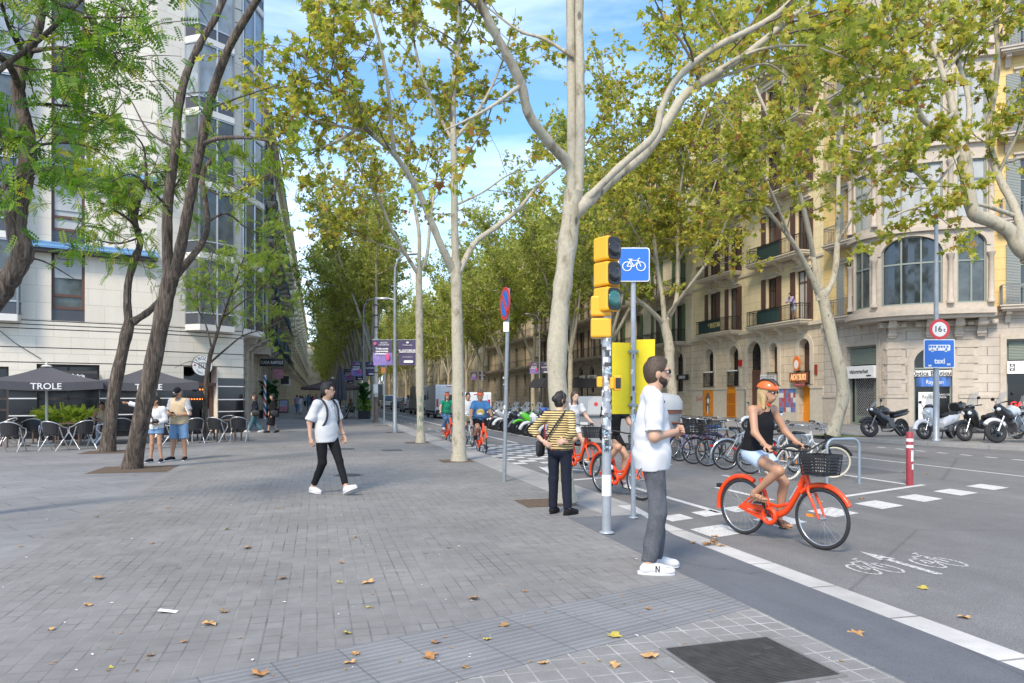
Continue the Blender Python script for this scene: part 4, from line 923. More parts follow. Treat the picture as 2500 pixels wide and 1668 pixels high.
# ================================================================ TREES
def bark_plane(t, b, co):
    o = co.outputs['Object']; mpn = N(t, 'ShaderNodeMapping'); mpn.inputs['Scale'].default_value = (1, 1, .45); t.links.new(o, mpn.inputs[0])
    n = N(t, 'ShaderNodeTexNoise', Scale=5.5, Detail=5., Roughness=.6, Distortion=.6); t.links.new(mpn.outputs[0], n.inputs['Vector'])
    r = N(t, 'ShaderNodeValToRGB'); e = r.color_ramp.elements
    e[0].position = .30; e[0].color = (.20, .165, .11, 1); e[1].position = .41; e[1].color = (.36, .32, .235, 1)
    for p, c in ((.5, (.45, .405, .315, 1)), (.6, (.40, .37, .275, 1)), (.74, (.47, .43, .34, 1))): q = e.new(p); q.color = c
    t.links.new(n.outputs['Fac'], r.inputs[0]); c = mulcol(t, r.outputs[0], noise_range(t, o, 22., .86, 1.1)); c = mulcol(t, c, spots(t, mpn.outputs[0], 3.2, .12, .35)); t.links.new(c, b.inputs['Base Color'])
    b.inputs['Roughness'].default_value = .85; bn = N(t, 'ShaderNodeBump', Strength=.35, Distance=.02); t.links.new(n.outputs['Fac'], bn.inputs['Height']); t.links.new(bn.outputs[0], b.inputs['Normal'])
gmat('plane_bark', bark_plane)
def bark_locust(t, b, co):
    o = co.outputs['Object']; mpn = N(t, 'ShaderNodeMapping'); mpn.inputs['Scale'].default_value = (1, 1, .16); t.links.new(o, mpn.inputs[0])
    n = N(t, 'ShaderNodeTexNoise', Scale=17., Detail=7., Roughness=.65, Distortion=.9); t.links.new(mpn.outputs[0], n.inputs['Vector'])
    r = N(t, 'ShaderNodeValToRGB'); e = r.color_ramp.elements
    e[0].position = .36; e[0].color = (.024, .018, .014, 1); e[1].position = .66; e[1].color = (.19, .15, .118, 1); q = e.new(.5); q.color = (.09, .068, .052, 1)
    t.links.new(n.outputs['Fac'], r.inputs[0]); c = mulcol(t, r.outputs[0], noise_range(t, o, 3., .8, 1.25)); t.links.new(c, b.inputs['Base Color'])
    b.inputs['Roughness'].default_value = .9; bn = N(t, 'ShaderNodeBump', Strength=1., Distance=.05); t.links.new(n.outputs['Fac'], bn.inputs['Height']); t.links.new(bn.outputs[0], b.inputs['Normal'])
gmat('locust_bark', bark_locust)
M('twig', (.16, .125, .09), .9)
def leafmat(name, ramp, tr=.38):
    m = bpy.data.materials.new(name); m.use_nodes = True; t = m.node_tree; b = t.nodes['Principled BSDF']; out = t.nodes['Material Output']
    at = N(t, 'ShaderNodeAttribute', attribute_name='lf'); r = N(t, 'ShaderNodeValToRGB'); e = r.color_ramp.elements
    e[0].position, e[0].color = ramp[0][0], (*ramp[0][1], 1); e[1].position, e[1].color = ramp[-1][0], (*ramp[-1][1], 1)
    for p, c in ramp[1:-1]: q = e.new(p); q.color = (*c, 1)
    t.links.new(at.outputs['Fac'], r.inputs[0]); t.links.new(r.outputs[0], b.inputs['Base Color']); b.inputs['Roughness'].default_value = .5; b.inputs['Specular IOR Level'].default_value = .3
    tb = N(t, 'ShaderNodeBsdfTranslucent'); hsv = N(t, 'ShaderNodeHueSaturation', Saturation=1.1, Value=1.5); t.links.new(r.outputs[0], hsv.inputs['Color']); t.links.new(hsv.outputs[0], tb.inputs[0])
    ms = N(t, 'ShaderNodeMixShader', ); ms.inputs[0].default_value = tr; t.links.new(b.outputs[0], ms.inputs[1]); t.links.new(tb.outputs[0], ms.inputs[2]); t.links.new(ms.outputs[0], out.inputs[0]); MT[name] = m
leafmat('plane_leaf', [(0, (.16, .22, .035)), (.25, (.28, .33, .06)), (.5, (.44, .44, .09)), (.74, (.54, .48, .10)), (.87, (.52, .36, .09)), (.95, (.32, .15, .05)), (1, (.26, .11, .05))], .5)
leafmat('plane_leaf_far', [(0, (.20, .25, .06)), (.45, (.36, .41, .10)), (.8, (.52, .51, .15)), (1, (.5, .37, .13))], .5)
leafmat('locust_leaf', [(0, (.06, .15, .02)), (.5, (.14, .27, .035)), (.8, (.27, .34, .045)), (1, (.5, .42, .05))], .45)
leafmat('locust_leaf_light', [(0, (.15, .25, .035)), (.6, (.24, .33, .05)), (1, (.38, .38, .06))], .42)
M('seed_ball', (.10, .065, .035), .9)
def tmpl_plane(n=1):
    if n == 2: pts = [(0, 0), (.5, .05), (.28, .42), (0, 1.0), (-.28, .42), (-.5, .05)]; z = [0, .03, .06, -.06, .06, .03]; return np.array([(x, y, k) for (x, y), k in zip(pts, z)]), [(0, 1, 2), (0, 2, 3), (0, 3, 4), (0, 4, 5)]
    o = [(0, .02), (.2, -.05), (.5, -.06), (.36, .2), (.58, .45), (.26, .48), (.16, .66), (0, 1.), (-.16, .66), (-.26, .48), (-.58, .45), (-.36, .2), (-.5, -.06), (-.2, -.05)]
    vs = [(0, .3, .05)] + [(x, y, -.04 - abs(x) * .12 if (i % 2 == 0) else .02) for i, (x, y) in enumerate(o)]
    return np.array(vs), [(0, 1 + i, 1 + (i + 1) % len(o)) for i in range(len(o))]
def tmpl_pinnate(k=7, wd=.075, ln=.30):
    vs, fs = [], []
    for i in range(k):
        y = .12 + .85 * i / (k - 1); s = 1 - .35 * abs(i / (k - 1) - .45)
        for sg in (1, -1):
            b = len(vs); a = V((sg * .9, .35, 0)).normalized(); p = V((-a.y * sg, a.x * sg, 0)); c = V((0, y, -.25 * y * y))
            for u, v_, zz in ((0, 0, 0), (.45, wd, .01), (1, 0, -.06), (.45, -wd, .01)): q = c + a * u * ln * s + p * v_ * s; vs.append((q.x, q.y, q.z + zz))
            fs += [(b, b + 1, b + 2), (b, b + 2, b + 3)]
    return np.array(vs), fs
TP1, TP2, TPN = tmpl_plane(), tmpl_plane(2), tmpl_pinnate()
def leaves(name, pos, dirs, size, tmpl, mat, parent, rs, up=.55, lfbias=0.):
    tv, tf = tmpl; n = len(pos)
    if n == 0: return
    pos = np.array(pos, dtype=np.float32); yv = np.array(dirs, dtype=np.float32) + rs.normal(0, .45, (n, 3)); yv[:, 2] -= .25
    yv /= np.linalg.norm(yv, axis=1, keepdims=True) + 1e-6
    zv = rs.normal(0, .55, (n, 3)); zv[:, 2] += up; zv -= yv * (zv * yv).sum(1, keepdims=True); zv /= np.linalg.norm(zv, axis=1, keepdims=True) + 1e-6
    xv = np.cross(yv, zv); sz = size * rs.uniform(.6, 1.25, n)
    tvf = tv.astype(np.float32)
    vs = (tvf[None, :, 0, None] * xv[:, None] + tvf[None, :, 1, None] * yv[:, None] + tvf[None, :, 2, None] * zv[:, None]) * sz[:, None, None] + pos[:, None]
    k = len(tv); fc = (np.array(tf)[None] + (np.arange(n) * k)[:, None, None]).reshape(-1, 3)
    me = bpy.data.meshes.new(name); me.vertices.add(n * k); me.vertices.foreach_set('co', vs.reshape(-1).astype(np.float32))
    m = len(fc); me.loops.add(m * 3); me.loops.foreach_set('vertex_index', fc.reshape(-1).astype(np.int32)); me.polygons.add(m); me.polygons.foreach_set('loop_start', np.arange(0, m * 3, 3, dtype=np.int32)); me.polygons.foreach_set('loop_total', np.full(m, 3, dtype=np.int32))
    a = me.attributes.new('lf', 'FLOAT', 'POINT'); lf = np.clip(rs.beta(1.3, 1.7, n) + lfbias, 0, 1); a.data.foreach_set('value', np.repeat(lf, k).astype(np.float32))
    me.update(calc_edges=True); me.materials.append(MT[mat])
    return link(bpy.data.objects.new(name, me), parent)
def smooth_path(pts, k=5):
    pts = [V(p) for p in pts]; out = []
    for i in range(len(pts) - 1):
        p0, p1, p2, p3 = pts[max(i - 1, 0)], pts[i], pts[i + 1], pts[min(i + 2, len(pts) - 1)]
        for j in range(k):
            t = j / k; out.append(.5 * ((2 * p1) + (p2 - p0) * t + (2 * p0 - 5 * p1 + 4 * p2 - p3) * t * t + (3 * p1 - p0 - 3 * p2 + p3) * t ** 3))
    return out + [pts[-1]]
def rv(rs, s=1.): v = rs.normal(0, 1, 3); v /= np.linalg.norm(v); return V(v) * s
def wander(rs, p, d, ln, n=5, wob=.3, lift=.0):
    pts = [p.copy()]; d = d.normalized()
    for i in range(n): d = (d + rv(rs, wob) + V((0, 0, lift))).normalized(); pts.append(pts[-1] + d * ln / n)
    return pts
def grow(rs, limbs, kind):
    """limbs: (points, r0, r1, leafy start 0..1, density). Returns bark mesh, twig mesh, leaf positions and directions, seed balls"""
    bk, tw = MB(), MB(); lp, ld, sb = [], [], []
    for pts, r0, r1, start, *den in limbs:
        den = den[0] if den else 1.
        sp = smooth_path(pts, 5); n = len(sp); cum = [0.]
        for a, b in zip(sp, sp[1:]): cum.append(cum[-1] + (b - a).length)
        Ln = cum[-1]; rr = [(r0 + (r1 - r0) * c / Ln) * (1 + .05 * rs.normal()) for c in cum]
        if r0 > .09 and kind.get('flare') and start >= 1: rr[0] *= 1.35; rr[1] *= 1.12
        bk.tube(sp, rr, kind['sides'])
        if start >= 1: continue
        cnt = int(Ln * (1 - start) * kind['n2'] * den)
        for _ in range(cnt):
            f = start + (1 - start) * rs.random() ** .8; c = f * Ln; i = min(n - 2, max(0, np.searchsorted(cum, c) - 1)); p = sp[i].lerp(sp[i + 1], .5); tg = (sp[i + 1] - sp[i]).normalized()
            d = (tg * .55 + rv(rs, .9) + V((0, 0, .28))).normalized(); l2 = kind['l2'] * rs.uniform(.5, 1.15); w2 = wander(rs, p, d, l2, 5, .28, .03); rb = min(.45 * rr[i], kind['r2'])
            tw.tube(w2, [rb * (1 - .75 * j / 5) for j in range(6)], 4, cap=False)
            for __ in range(kind['n3']):
                q = rs.random() ** .7 * 4.99; j = int(q); p3 = w2[j].lerp(w2[j + 1], q - j); d3 = ((w2[j + 1] - w2[j]).normalized() * .6 + rv(rs, .85) + V((0, 0, kind.get('droop', 0)))).normalized(); l3 = kind['l3'] * rs.uniform(.5, 1.2); w3 = wander(rs, p3, d3, l3, 3, .3)
                if kind.get('twigs', 1): tw.tube(w3, [.007, .006, .005, .003], 3, cap=False)
                for ___ in range(kind['nl']):
                    q3 = rs.random() * 2.99; j3 = int(q3); pp = w3[j3].lerp(w3[j3 + 1], q3 - j3); dd = ((w3[j3 + 1] - w3[j3]).normalized() * .5 + rv(rs, .8)); lp.append(pp + dd * .05); ld.append(dd)
                if kind.get('balls') and rs.random() < kind['balls']: sb.append(w3[-1] + V((0, 0, -.07)))
    return bk, tw, lp, ld, sb
def tree(name, label, base, limbs, kind, seed, group, lfb=0.):
    rs = np.random.RandomState(seed); o = thing(name, label, 'tree', base, 0, group)
    loc = [([V(p) - V(base) for p in pts], *rest) for pts, *rest in limbs]
    bk, tw, lp, ld, sb = grow(rs, loc, kind)
    bk.m = [0] * len(bk.m); b0 = len(bk.v); bk.v += tw.v; bk.f += [[i + b0 for i in f] for f in tw.f]; bk.m += [1] * len(tw.f); bk.s += tw.s; bk.build('trunk', [MT[kind['bark']], MT[kind.get('twigm', 'twig')]], o)
    leaves('crown', lp, ld, kind['size'], kind['tmpl'], kind['leaf'], o, rs, lfbias=lfb)
    if sb:
        m = MB()
        for p in sb: m.ball(p, .017, 6, 4)
        q = m.build('seed_balls', MT['seed_ball'], o); q['kind'] = 'stuff'
    return o
PLANE = dict(sides=12, n2=3.0, l2=1.7, r2=.03, n3=8, l3=.55, nl=8, size=.135, tmpl=TP1, leaf='plane_leaf', bark='plane_bark', balls=.25, flare=1)
def lm(Y, pts, r0, r1, start=1., den=1.): return ([D(p[0], p[1], Y + (p[2] if len(p) > 2 else 0)) for p in pts], r0, r1, start, den)
GP = 'plane trees along the kerb'
Y = 10.7; b = P(1377, 1225); k = dict(PLANE, n2=2.5, size=.13)
tree('plane_tree', 'nearest plane tree with a thick pale trunk forking above the traffic light', b, [
    ([b, D(1289, 1000, Y), D(1278, 860, Y), D(1283, 740, Y), D(1298, 600, Y), D(1310, 500, Y), D(1316, 440, Y)], .15, .135, 1.),
    lm(Y, [(1312, 470), (1308, 385), (1262, 330, -.3), (1215, 265, -.6), (1196, 195, -.8), (1165, 130, -1), (1125, 55, -1.2), (1085, -40, -1.4), (1050, -180, -1.4)], .085, .045, .45, .6),
    lm(Y, [(1314, 480), (1313, 300, .1), (1312, 150, .1), (1310, 0, .1), (1320, -250, .3), (1300, -450, .5)], .085, .05, .5, .75), lm(Y, [(1326, 470), (1332, 300), (1331, 150), (1330, 0), (1350, -220, -.3), (1400, -420, -.5)], .075, .05, .5, .6),
    lm(Y, [(1322, 490), (1345, 465), (1400, 415, .3), (1465, 365, .5), (1500, 325, .6), (1530, 280, .7), (1575, 215, .9), (1640, 170, 1.1), (1720, 120, 1.3), (1840, 20, 1.6), (1990, -90, 1.9)], .095, .04, .42, 1.3),
    lm(Y, [(1324, 480), (1420, 385, -.1), (1500, 312, -.2), (1518, 250, -.2), (1555, 180, -.2), (1640, 110, -.3), (1780, 35, -.4), (1890, -80, -.6)], .06, .035, .4, 1.2),
    lm(Y, [(1650, 160, 1.1), (1740, 115, .9), (1850, 105, .7), (1930, 130, .6), (1990, 160, .5)], .03, .012, .1, 1.6), lm(Y, [(1600, 200, 1), (1690, 165, 1.3), (1770, 150, 1.6), (1860, 230, 2.)], .03, .012, .1, 1.6), lm(Y, [(1196, 195, -.8), (1120, 250, -1.2), (1020, 300, -1.6)], .03, .01, .3, .7), lm(Y, [(1313, 130), (1250, 90), (1190, 70), (1110, 10)], .03, .012, .2, .9),
], k, 3, GP)
Y = 17.4; b = P(1121, 1125.5); k = dict(PLANE, n2=3.6)
tree('plane_tree', 'second plane tree from the camera with a slim straight trunk beside the ramp', b, [
    ([b, D(1052, 900, Y), D(1048, 700, Y), D(1046, 600, Y)], .155, .13, 1.),
    lm(Y, [(1046, 620), (1043, 500), (1043, 400), (1040, 300), (1041, 200, .2), (1052, 90, .2), (1055, -60, .2), (1040, -200)], .095, .035, .35, 1.2),
    lm(Y, [(1042, 625), (1015, 570, -.3), (990, 510, -.5), (958, 435, -.8), (905, 355, -1.2), (845, 300, -1.6), (795, 240, -2), (740, 180, -2.4), (690, 120, -2.8)], .095, .025, .45, 1.25), lm(Y, [(905, 355, -1.2), (898, 290, -1.4), (890, 200, -1.6), (872, 100, -1.8), (845, 0, -2), (830, -90, -2)], .05, .02, .2, 1.2),
    lm(Y, [(845, 300, -1.6), (780, 290, -1.8), (700, 265, -2.1), (640, 200, -2.4)], .035, .012, .15, 1.4), lm(Y, [(830, 290, -1.6), (760, 330, -2), (690, 345, -2.3), (640, 320, -2.4)], .035, .012, .1, 1.3), lm(Y, [(795, 240, -2), (760, 120, -2.2), (735, 20, -2.4)], .035, .012, .1, 1.4),
    lm(Y, [(1054, 625), (1088, 560, .4), (1140, 520, .8), (1190, 480, 1.2), (1240, 420, 1.6), (1300, 370, 2), (1380, 300, 2.4)], .075, .025, .6, .8),
    lm(Y, [(1043, 330), (1000, 250, .4), (965, 160, .8), (940, 60, 1.2), (900, -40, 1.4)], .045, .02, .2, 1.3), lm(Y, [(1042, 320), (1100, 250, .5), (1150, 150, 1), (1180, 50, 1.2)], .045, .02, .25, .9), lm(Y, [(1048, 470), (1110, 440, .5), (1170, 400, .9), (1230, 390, 1.2)], .03, .012, .35, .8)], k, 5, GP)
Y = 24.2; b = P(1027, 1081)
tree('plane_tree', 'third plane tree, its trunk scrawled with green paint', b, [
    ([b, D(964, 900, Y), D(962, 750, Y), D(961, 615, Y)], .13, .115, 1.),
    lm(Y, [(960, 630), (935, 590, -.3), (900, 530, -.8), (870, 460, -1.2), (820, 380, -1.8), (770, 300, -2.4)], .07, .02, .4, 1.5), lm(Y, [(961, 620), (962, 540), (950, 460, .4), (940, 360, .8), (930, 240, 1)], .07, .02, .35, 1.5),
    lm(Y, [(963, 625), (980, 585, .3), (988, 500, .6), (1000, 420, 1), (1020, 300, 1.4)], .06, .02, .35, 1.3), lm(Y, [(930, 580, -.3), (870, 560, -1), (810, 530, -1.6), (765, 490, -2)], .04, .012, .2, 1.6), lm(Y, [(870, 460, -1.2), (800, 440, -2), (740, 400, -2.6)], .03, .012, .1, 1.5)], PLANE, 8, GP, .05)
# green scrawl on the third trunk
gt = [x for x in C.objects if x.get('label', '').startswith('third plane')][0]
m = MB(); M('scrawl_green', (.10, .28, .22), .7)
for i in range(4):
    z = 1.45 - i * .33; pts = [(.125 * math.sin(a), -.128 * math.cos(a), z + dz) for a, dz in [((-.5 + .33 * j) * .9, (.12 if (j + i) % 2 else -.1)) for j in range(4)]]; m.tube(smooth_path(pts, 4), .008, 4)
m.build('scrawl', MT['scrawl_green'], gt)
# generic plane trees, three builds copied down both rows
def generic(seed, label, base, hgt=13.5, fork=4.6, r=.17, spread=4.4, kind=None, group=GP, nlimb=5, lean=(0, 0), lfb=.02):
    rs = np.random.RandomState(seed); b = V(base); top = b + V((lean[0], lean[1], fork)); limbs = [([b, b.lerp(top, .5) + rv(rs, .08), top], r, r * .8, 1.)]
    for i in range(nlimb):
        a = 6.283 * (i + rs.uniform(-.25, .25)) / nlimb; rad = spread * (rs.uniform(.65, 1.) if i else .15); h = hgt - fork; d = V((math.cos(a), math.sin(a), 0)); t0 = top - V((0, 0, .12 * i))
        pts = [t0, t0 + d * rad * .3 + V((0, 0, h * .25)) + rv(rs, .15), t0 + d * rad * .65 + V((0, 0, h * .55)) + rv(rs, .3), t0 + d * rad * .95 + V((0, 0, h * .85)) + rv(rs, .4)]
        limbs.append((pts, r * .55, .03, .2, 1.)); q = pts[1].lerp(pts[2], .5); d2 = (d + rv(rs, .8)); d2.z = .35; limbs.append(([q, q + d2.normalized() * rad * .45 + rv(rs, .2), q + d2.normalized() * rad * .85 + V((0, 0, .4))], r * .25, .02, .15, 1.1))
    return tree('plane_tree', label, base, limbs, kind, seed, group, lfb)
GEN = dict(sides=8, n2=2.5, l2=2.0, r2=.028, n3=6, l3=.8, nl=7, size=.215, tmpl=TP2, leaf='plane_leaf_far', bark='plane_bark', twigs=0)
order = ['fourth', 'fifth', 'sixth', 'seventh', 'eighth']
GL2 = dict(GEN, n2=3.4, n3=8)
gens = [generic(20 + i, '%s plane tree along the left pavement, counted from the camera' % order[i], ST((57, 65.5, 75)[i], 4.1), 20.5 + i * .5, 4.8, .28, 4.6, GL2) for i in range(3)]
for i in range(3, 24):
    lab = ('%s plane tree along the left pavement, counted from the camera' % order[i]) if i < 5 else 'distant plane tree along the left pavement beyond the brown parasol'
    copy_tree(gens[i % 3], None, ST(46 + 12 * i, 4.1), i * 1.7, lab, GP if i < 5 else 'distant plane trees of the left row', 1 + .06 * (i % 3))
# right row
GR = dict(GEN, size=.23, n2=4.6, n3=8, l2=2.5)
GRP = 'plane trees of the right pavement'
gr = [generic(40, 'plane tree in the right row just left of the blue bicycle sign', ST(58, 20.6), 21.5, 5.4, .24, 7.6, GR, GRP), generic(41, 'plane tree in the right row behind the parked motorcycles', ST(69, 20.6), 22.5, 5.2, .24, 7.6, GR, GRP), generic(42, 'plane tree in the right row rising behind the parked delivery vans', ST(80, 20.6), 21.5, 5.0, .26, 7.6, GR, GRP)]
copy_tree(gr[1], None, ST(49.5, 20.4), 2.6, 'plane tree of the right row between the forked pale tree and the blue sign', GRP)
for i in range(19):
    s = 92 + i * 12.5; copy_tree(gr[i % 3], None, ST(s, 20.6 + .4 * (i % 2)), i * 2.1, 'distant plane tree of the right row above the vans', 'distant plane trees of the right row', 1 + .05 * (i % 2))
for i in range(7):
    s = 130 + i * 28.; copy_tree(gens[i % 3], None, ST(s, 11.6), i * 1.3, 'distant plane tree at the far end of the roadway', 'trees closing the far end of the road', 1.05)
Y = 28.1; b = P(2030, 1065); RP = dict(PLANE, n2=2.4, size=.16, l2=2.1, n3=11, nl=9, twigs=0)
tree('plane_tree', 'leaning plane tree with peeling bark in front of the white optician sign', b, [
    ([b, D(1935, 900, Y), D(1912, 790, Y), D(1890, 690, Y), D(1880, 665, Y)], .25, .21, 1.),
    lm(Y, [(1882, 680), (1850, 610, -.4), (1815, 550, -1), (1775, 500, -1.5), (1720, 440, -2.2), (1660, 380, -3)], .12, .04, .35, .9), lm(Y, [(1880, 690), (1868, 600), (1850, 500, .4), (1820, 400, .8), (1780, 300, 1.2), (1730, 190, 1.6), (1700, 60, 2)], .11, .04, .3, 1.0),
    lm(Y, [(1885, 690), (1915, 630, .3), (1922, 520, .6), (1925, 400, .9), (1935, 280, 1.2), (1940, 150, 1.5), (1930, 0, 1.6)], .12, .04, .3, 1.), lm(Y, [(1868, 590), (1840, 470, -1), (1805, 330, -2), (1800, 200, -2.6), (1790, 60, -3)], .08, .03, .25, 1.1), lm(Y, [(1920, 560, .5), (1975, 470, -.5), (2030, 390, -1.4), (2090, 300, -2)], .06, .02, .3, .7), lm(Y, [(1815, 550, -1), (1760, 420, -2.4), (1700, 320, -3.4), (1640, 240, -4)], .06, .02, .2, 1.1), lm(Y, [(1925, 400, .9), (1990, 300, .6), (2060, 180, .3)], .06, .02, .2, 1.)], RP, 11, GRP, .03)
Y = 45; b = P(1650, 1028)
tree('plane_tree', 'plane tree with a forked pale trunk behind the standing man', b, [
    ([b, D(1538, 860, Y), D(1535, 790, Y), D(1522, 735, Y)], .34, .28, 1.),
    lm(Y, [(1525, 745), (1490, 710, -1), (1450, 675, -2), (1410, 620, -3), (1380, 540, -4)], .16, .05, .4, 1.), lm(Y, [(1525, 740), (1520, 680), (1508, 610, .5), (1495, 500, 1), (1480, 380, 2), (1470, 260, 2)], .16, .05, .35, 1.2),
    lm(Y, [(1528, 740), (1552, 690, 1), (1556, 600, 1), (1555, 490, 1), (1570, 380, 0), (1590, 250, 0)], .15, .05, .35, 1.3), lm(Y, [(1535, 720), (1580, 660, -2), (1630, 590, -3), (1670, 500, -4), (1700, 400, -5)], .12, .04, .3, 1.2), lm(Y, [(1508, 610, .5), (1450, 520, -2), (1400, 420, -4)], .08, .03, .2, 1.2), lm(Y, [(1556, 600, 1), (1620, 480, -2), (1660, 360, -3)], .08, .03, .2, 1.2), lm(Y, [(1495, 500, 1), (1440, 380, -1), (1390, 250, -2), (1380, 120, -2)], .08, .03, .1, 1.2), lm(Y, [(1570, 380, 0), (1620, 260, -2), (1660, 120, -3), (1680, 0, -3)], .08, .03, .1, 1.2), lm(Y, [(1480, 380, 2), (1530, 200, 0), (1560, 60, 0)], .08, .03, .1, 1.2)], dict(RP, size=.22, n2=3.3, l2=2.8, tmpl=TP2, n3=10, nl=8, l3=.9), 12, GRP, .05)
Y = 20.5; b = P(2700, 1096); RQ = dict(RP, n2=2.2, n3=9)
tree('plane_tree', 'large plane tree reaching in from the right edge with a knobbly bent limb', b, [
    ([b, D(2480, 760, Y), D(2420, 640, Y), D(2360, 585, Y)], .32, .26, 1.),
    lm(Y, [(2400, 620), (2345, 575), (2315, 530), (2270, 505), (2235, 490), (2222, 430), (2215, 375), (2205, 335)], .2, .17, 1.),
    lm(Y, [(2208, 345), (2190, 260, .3), (2165, 170, .6), (2135, 80, .9), (2120, -40, 1)], .12, .05, .3, 1.), lm(Y, [(2206, 340), (2150, 300, -.5), (2110, 260, -.8), (2080, 150, -1.4), (2040, 40, -2), (2000, -80, -2)], .09, .03, .3, 1.2), lm(Y, [(2205, 345), (2225, 250, .4), (2200, 140, .8), (2180, 40, 1.2)], .09, .04, .3, 1.),
    lm(Y, [(2360, 590), (2330, 480, .6), (2290, 400, 1), (2270, 300, 1.2), (2290, 150, 1.4), (2280, 0, 1.4)], .14, .05, .35, 1.1), lm(Y, [(2340, 500, .6), (2250, 470, 0), (2160, 465, -.6), (2090, 480, -1.2), (2040, 500, -1.5)], .07, .02, .3, .9), lm(Y, [(2190, 260, .3), (2080, 330, -1), (1990, 350, -2), (1900, 330, -2.6)], .06, .02, .2, 1.2), lm(Y, [(2165, 170, .6), (2240, 80, .6), (2320, 20, .4), (2400, -40, .4)], .06, .02, .1, 1.1), lm(Y, [(2290, 400, 1), (2340, 300, .4), (2390, 200, 0)], .06, .02, .1, 1.), lm(Y, [(2080, 150, -1.4), (2000, 180, -2.4), (1930, 120, -3), (1850, 90, -3.6)], .05, .02, .1, 1.3), lm(Y, [(2205, 345), (2150, 420, -.6), (2100, 430, -1), (2050, 400, -1.4)], .04, .012, .3, .8)], RQ, 14, GRP, .04)
# locust-type trees on the plaza (left)
LOC = dict(sides=12, n2=2.4, l2=1.3, r2=.025, n3=6, l3=.45, nl=3, size=.27, tmpl=TPN, leaf='locust_leaf', bark='locust_bark', twigm='locust_bark', flare=1)
GL = 'dark barked trees on the plaza'
Y = 15.4; b = P(322, 1144)
tree('locust_tree', 'large leaning dark barked tree with a forked furrowed trunk in front of the bar', b, [
    ([b, D(325, 960, Y), D(352, 830, Y), D(378, 700, Y), D(390, 640, Y)], .185, .165, 1.),
    lm(Y, [(388, 660), (384, 560), (385, 470), (394, 400), (402, 340), (410, 250, .2), (428, 170, .4), (462, 95, .6), (500, 30, .8), (530, -60, 1), (560, -200, 1)], .115, .05, .75, .8),
    lm(Y, [(394, 655), (412, 580, -.1), (428, 500, -.2), (445, 410, -.3), (462, 330, -.4), (478, 250, -.5), (498, 180, -.6), (530, 100, -.7), (565, 40, -.8), (610, -40, -1), (660, -180, -1)], .115, .06, .75, .8),
    lm(Y, [(398, 640), (432, 600, .4), (465, 555, .8), (476, 510, 1), (468, 440, 1.2), (465, 400, 1.4), (490, 360, 1.6)], .08, .05, .7, 1.2), lm(Y, [(468, 330, -.4), (500, 318, -.8), (560, 316, -1.2), (610, 322, -1.6), (660, 345, -2)], .05, .018, .5, .5),
    lm(Y, [(476, 510, 1), (520, 490, 1.2), (560, 520, 1.4), (600, 540, 1.6)], .03, .01, .2, 1.4), lm(Y, [(468, 430, 1.2), (520, 450, .8), (580, 420, .4), (620, 400, 0)], .03, .01, .2, 1.6), lm(Y, [(402, 340), (340, 300, .5), (300, 230, .8), (270, 200, 1)], .03, .008, .8, .5), lm(Y, [(410, 250), (360, 180, .4), (310, 120, .8)], .02, .006, .8, .4), lm(Y, [(478, 250, -.5), (560, 220, -1), (640, 195, -1.4)], .025, .008, .9, .4), lm(Y, [(388, 480), (340, 430, -.8), (300, 400, -1.2), (250, 420, -1.4)], .035, .01, .3, 1.3), lm(Y, [(640, 345, -2), (650, 400, -2), (610, 470, -1.8)], .015, .006, .1, 1.2)], dict(LOC, leaf='locust_leaf_light', nl=3, n2=2.2), 31, GL, -.1)
Y = 20.3; b = P(262, 1103)
tree('locust_tree', 'second dark barked tree with a twisting stem beside the seated customer', b, [
    ([b, D(262, 900, Y), D(285, 790, Y), D(298, 735, Y)], .175, .145, 1.),
    lm(Y, [(296, 745), (292, 690), (296, 640), (312, 590), (322, 555), (310, 510), (318, 460), (336, 420)], .11, .07, .6, 1.0), lm(Y, [(302, 740), (345, 712, .3), (385, 665, .6), (400, 620, .8)], .10, .07, 1.), lm(Y, [(322, 530), (290, 500, -.6), (240, 470, -1), (190, 450, -1.2)], .05, .012, .2, 2.), lm(Y, [(318, 500), (360, 470, .4), (400, 430, .6), (430, 380, .6)], .05, .012, .2, 2.), lm(Y, [(320, 470), (270, 420, .2), (220, 400, .4), (160, 420, .6)], .04, .012, .1, 2.), lm(Y, [(336, 420), (330, 340, 0), (300, 300, -.5)], .05, .012, .1, 1.5), lm(Y, [(322, 545), (270, 560, -.8), (220, 550, -1.2)], .03, .01, .1, 1.6)], dict(LOC, n2=3.2, n3=7, nl=4), 32, GL, .05)
Y = 25.4; b = P(500, 1075)
tree('locust_tree', 'small slender tree with feathery leaves in front of the bar entrance', b, [
    ([b, D(472, 900, Y), D(478, 840, Y), D(486, 800, Y)], .1, .075, 1.), lm(Y, [(484, 815), (500, 760), (520, 700, -.3), (540, 650, -.6), (560, 590, -.8)], .06, .02, .3, 2.2), lm(Y, [(480, 835), (520, 800, .4), (560, 770, .6), (620, 750, .8), (660, 720, 1)], .04, .012, .35, 2.4), lm(Y, [(486, 800), (470, 740, .2), (440, 690, .4), (420, 640, .4)], .035, .012, .35, 2.4), lm(Y, [(476, 850), (440, 830, -.4), (400, 845, -.6)], .02, .006, .9, .3), lm(Y, [(510, 730), (560, 690, -.6), (610, 650, -1), (650, 600, -1.2)], .03, .012, .2, 2.4), lm(Y, [(530, 680, -.3), (590, 620, -.2), (640, 560, .2)], .03, .012, .2, 2.4), lm(Y, [(500, 760), (480, 660, .5), (490, 560, .8)], .03, .012, .2, 2.)], dict(LOC, size=.24, leaf='locust_leaf_light', n3=5, nl=3), 33, GL, -.1)
Y = 9.0; b = P(-170, 1273)
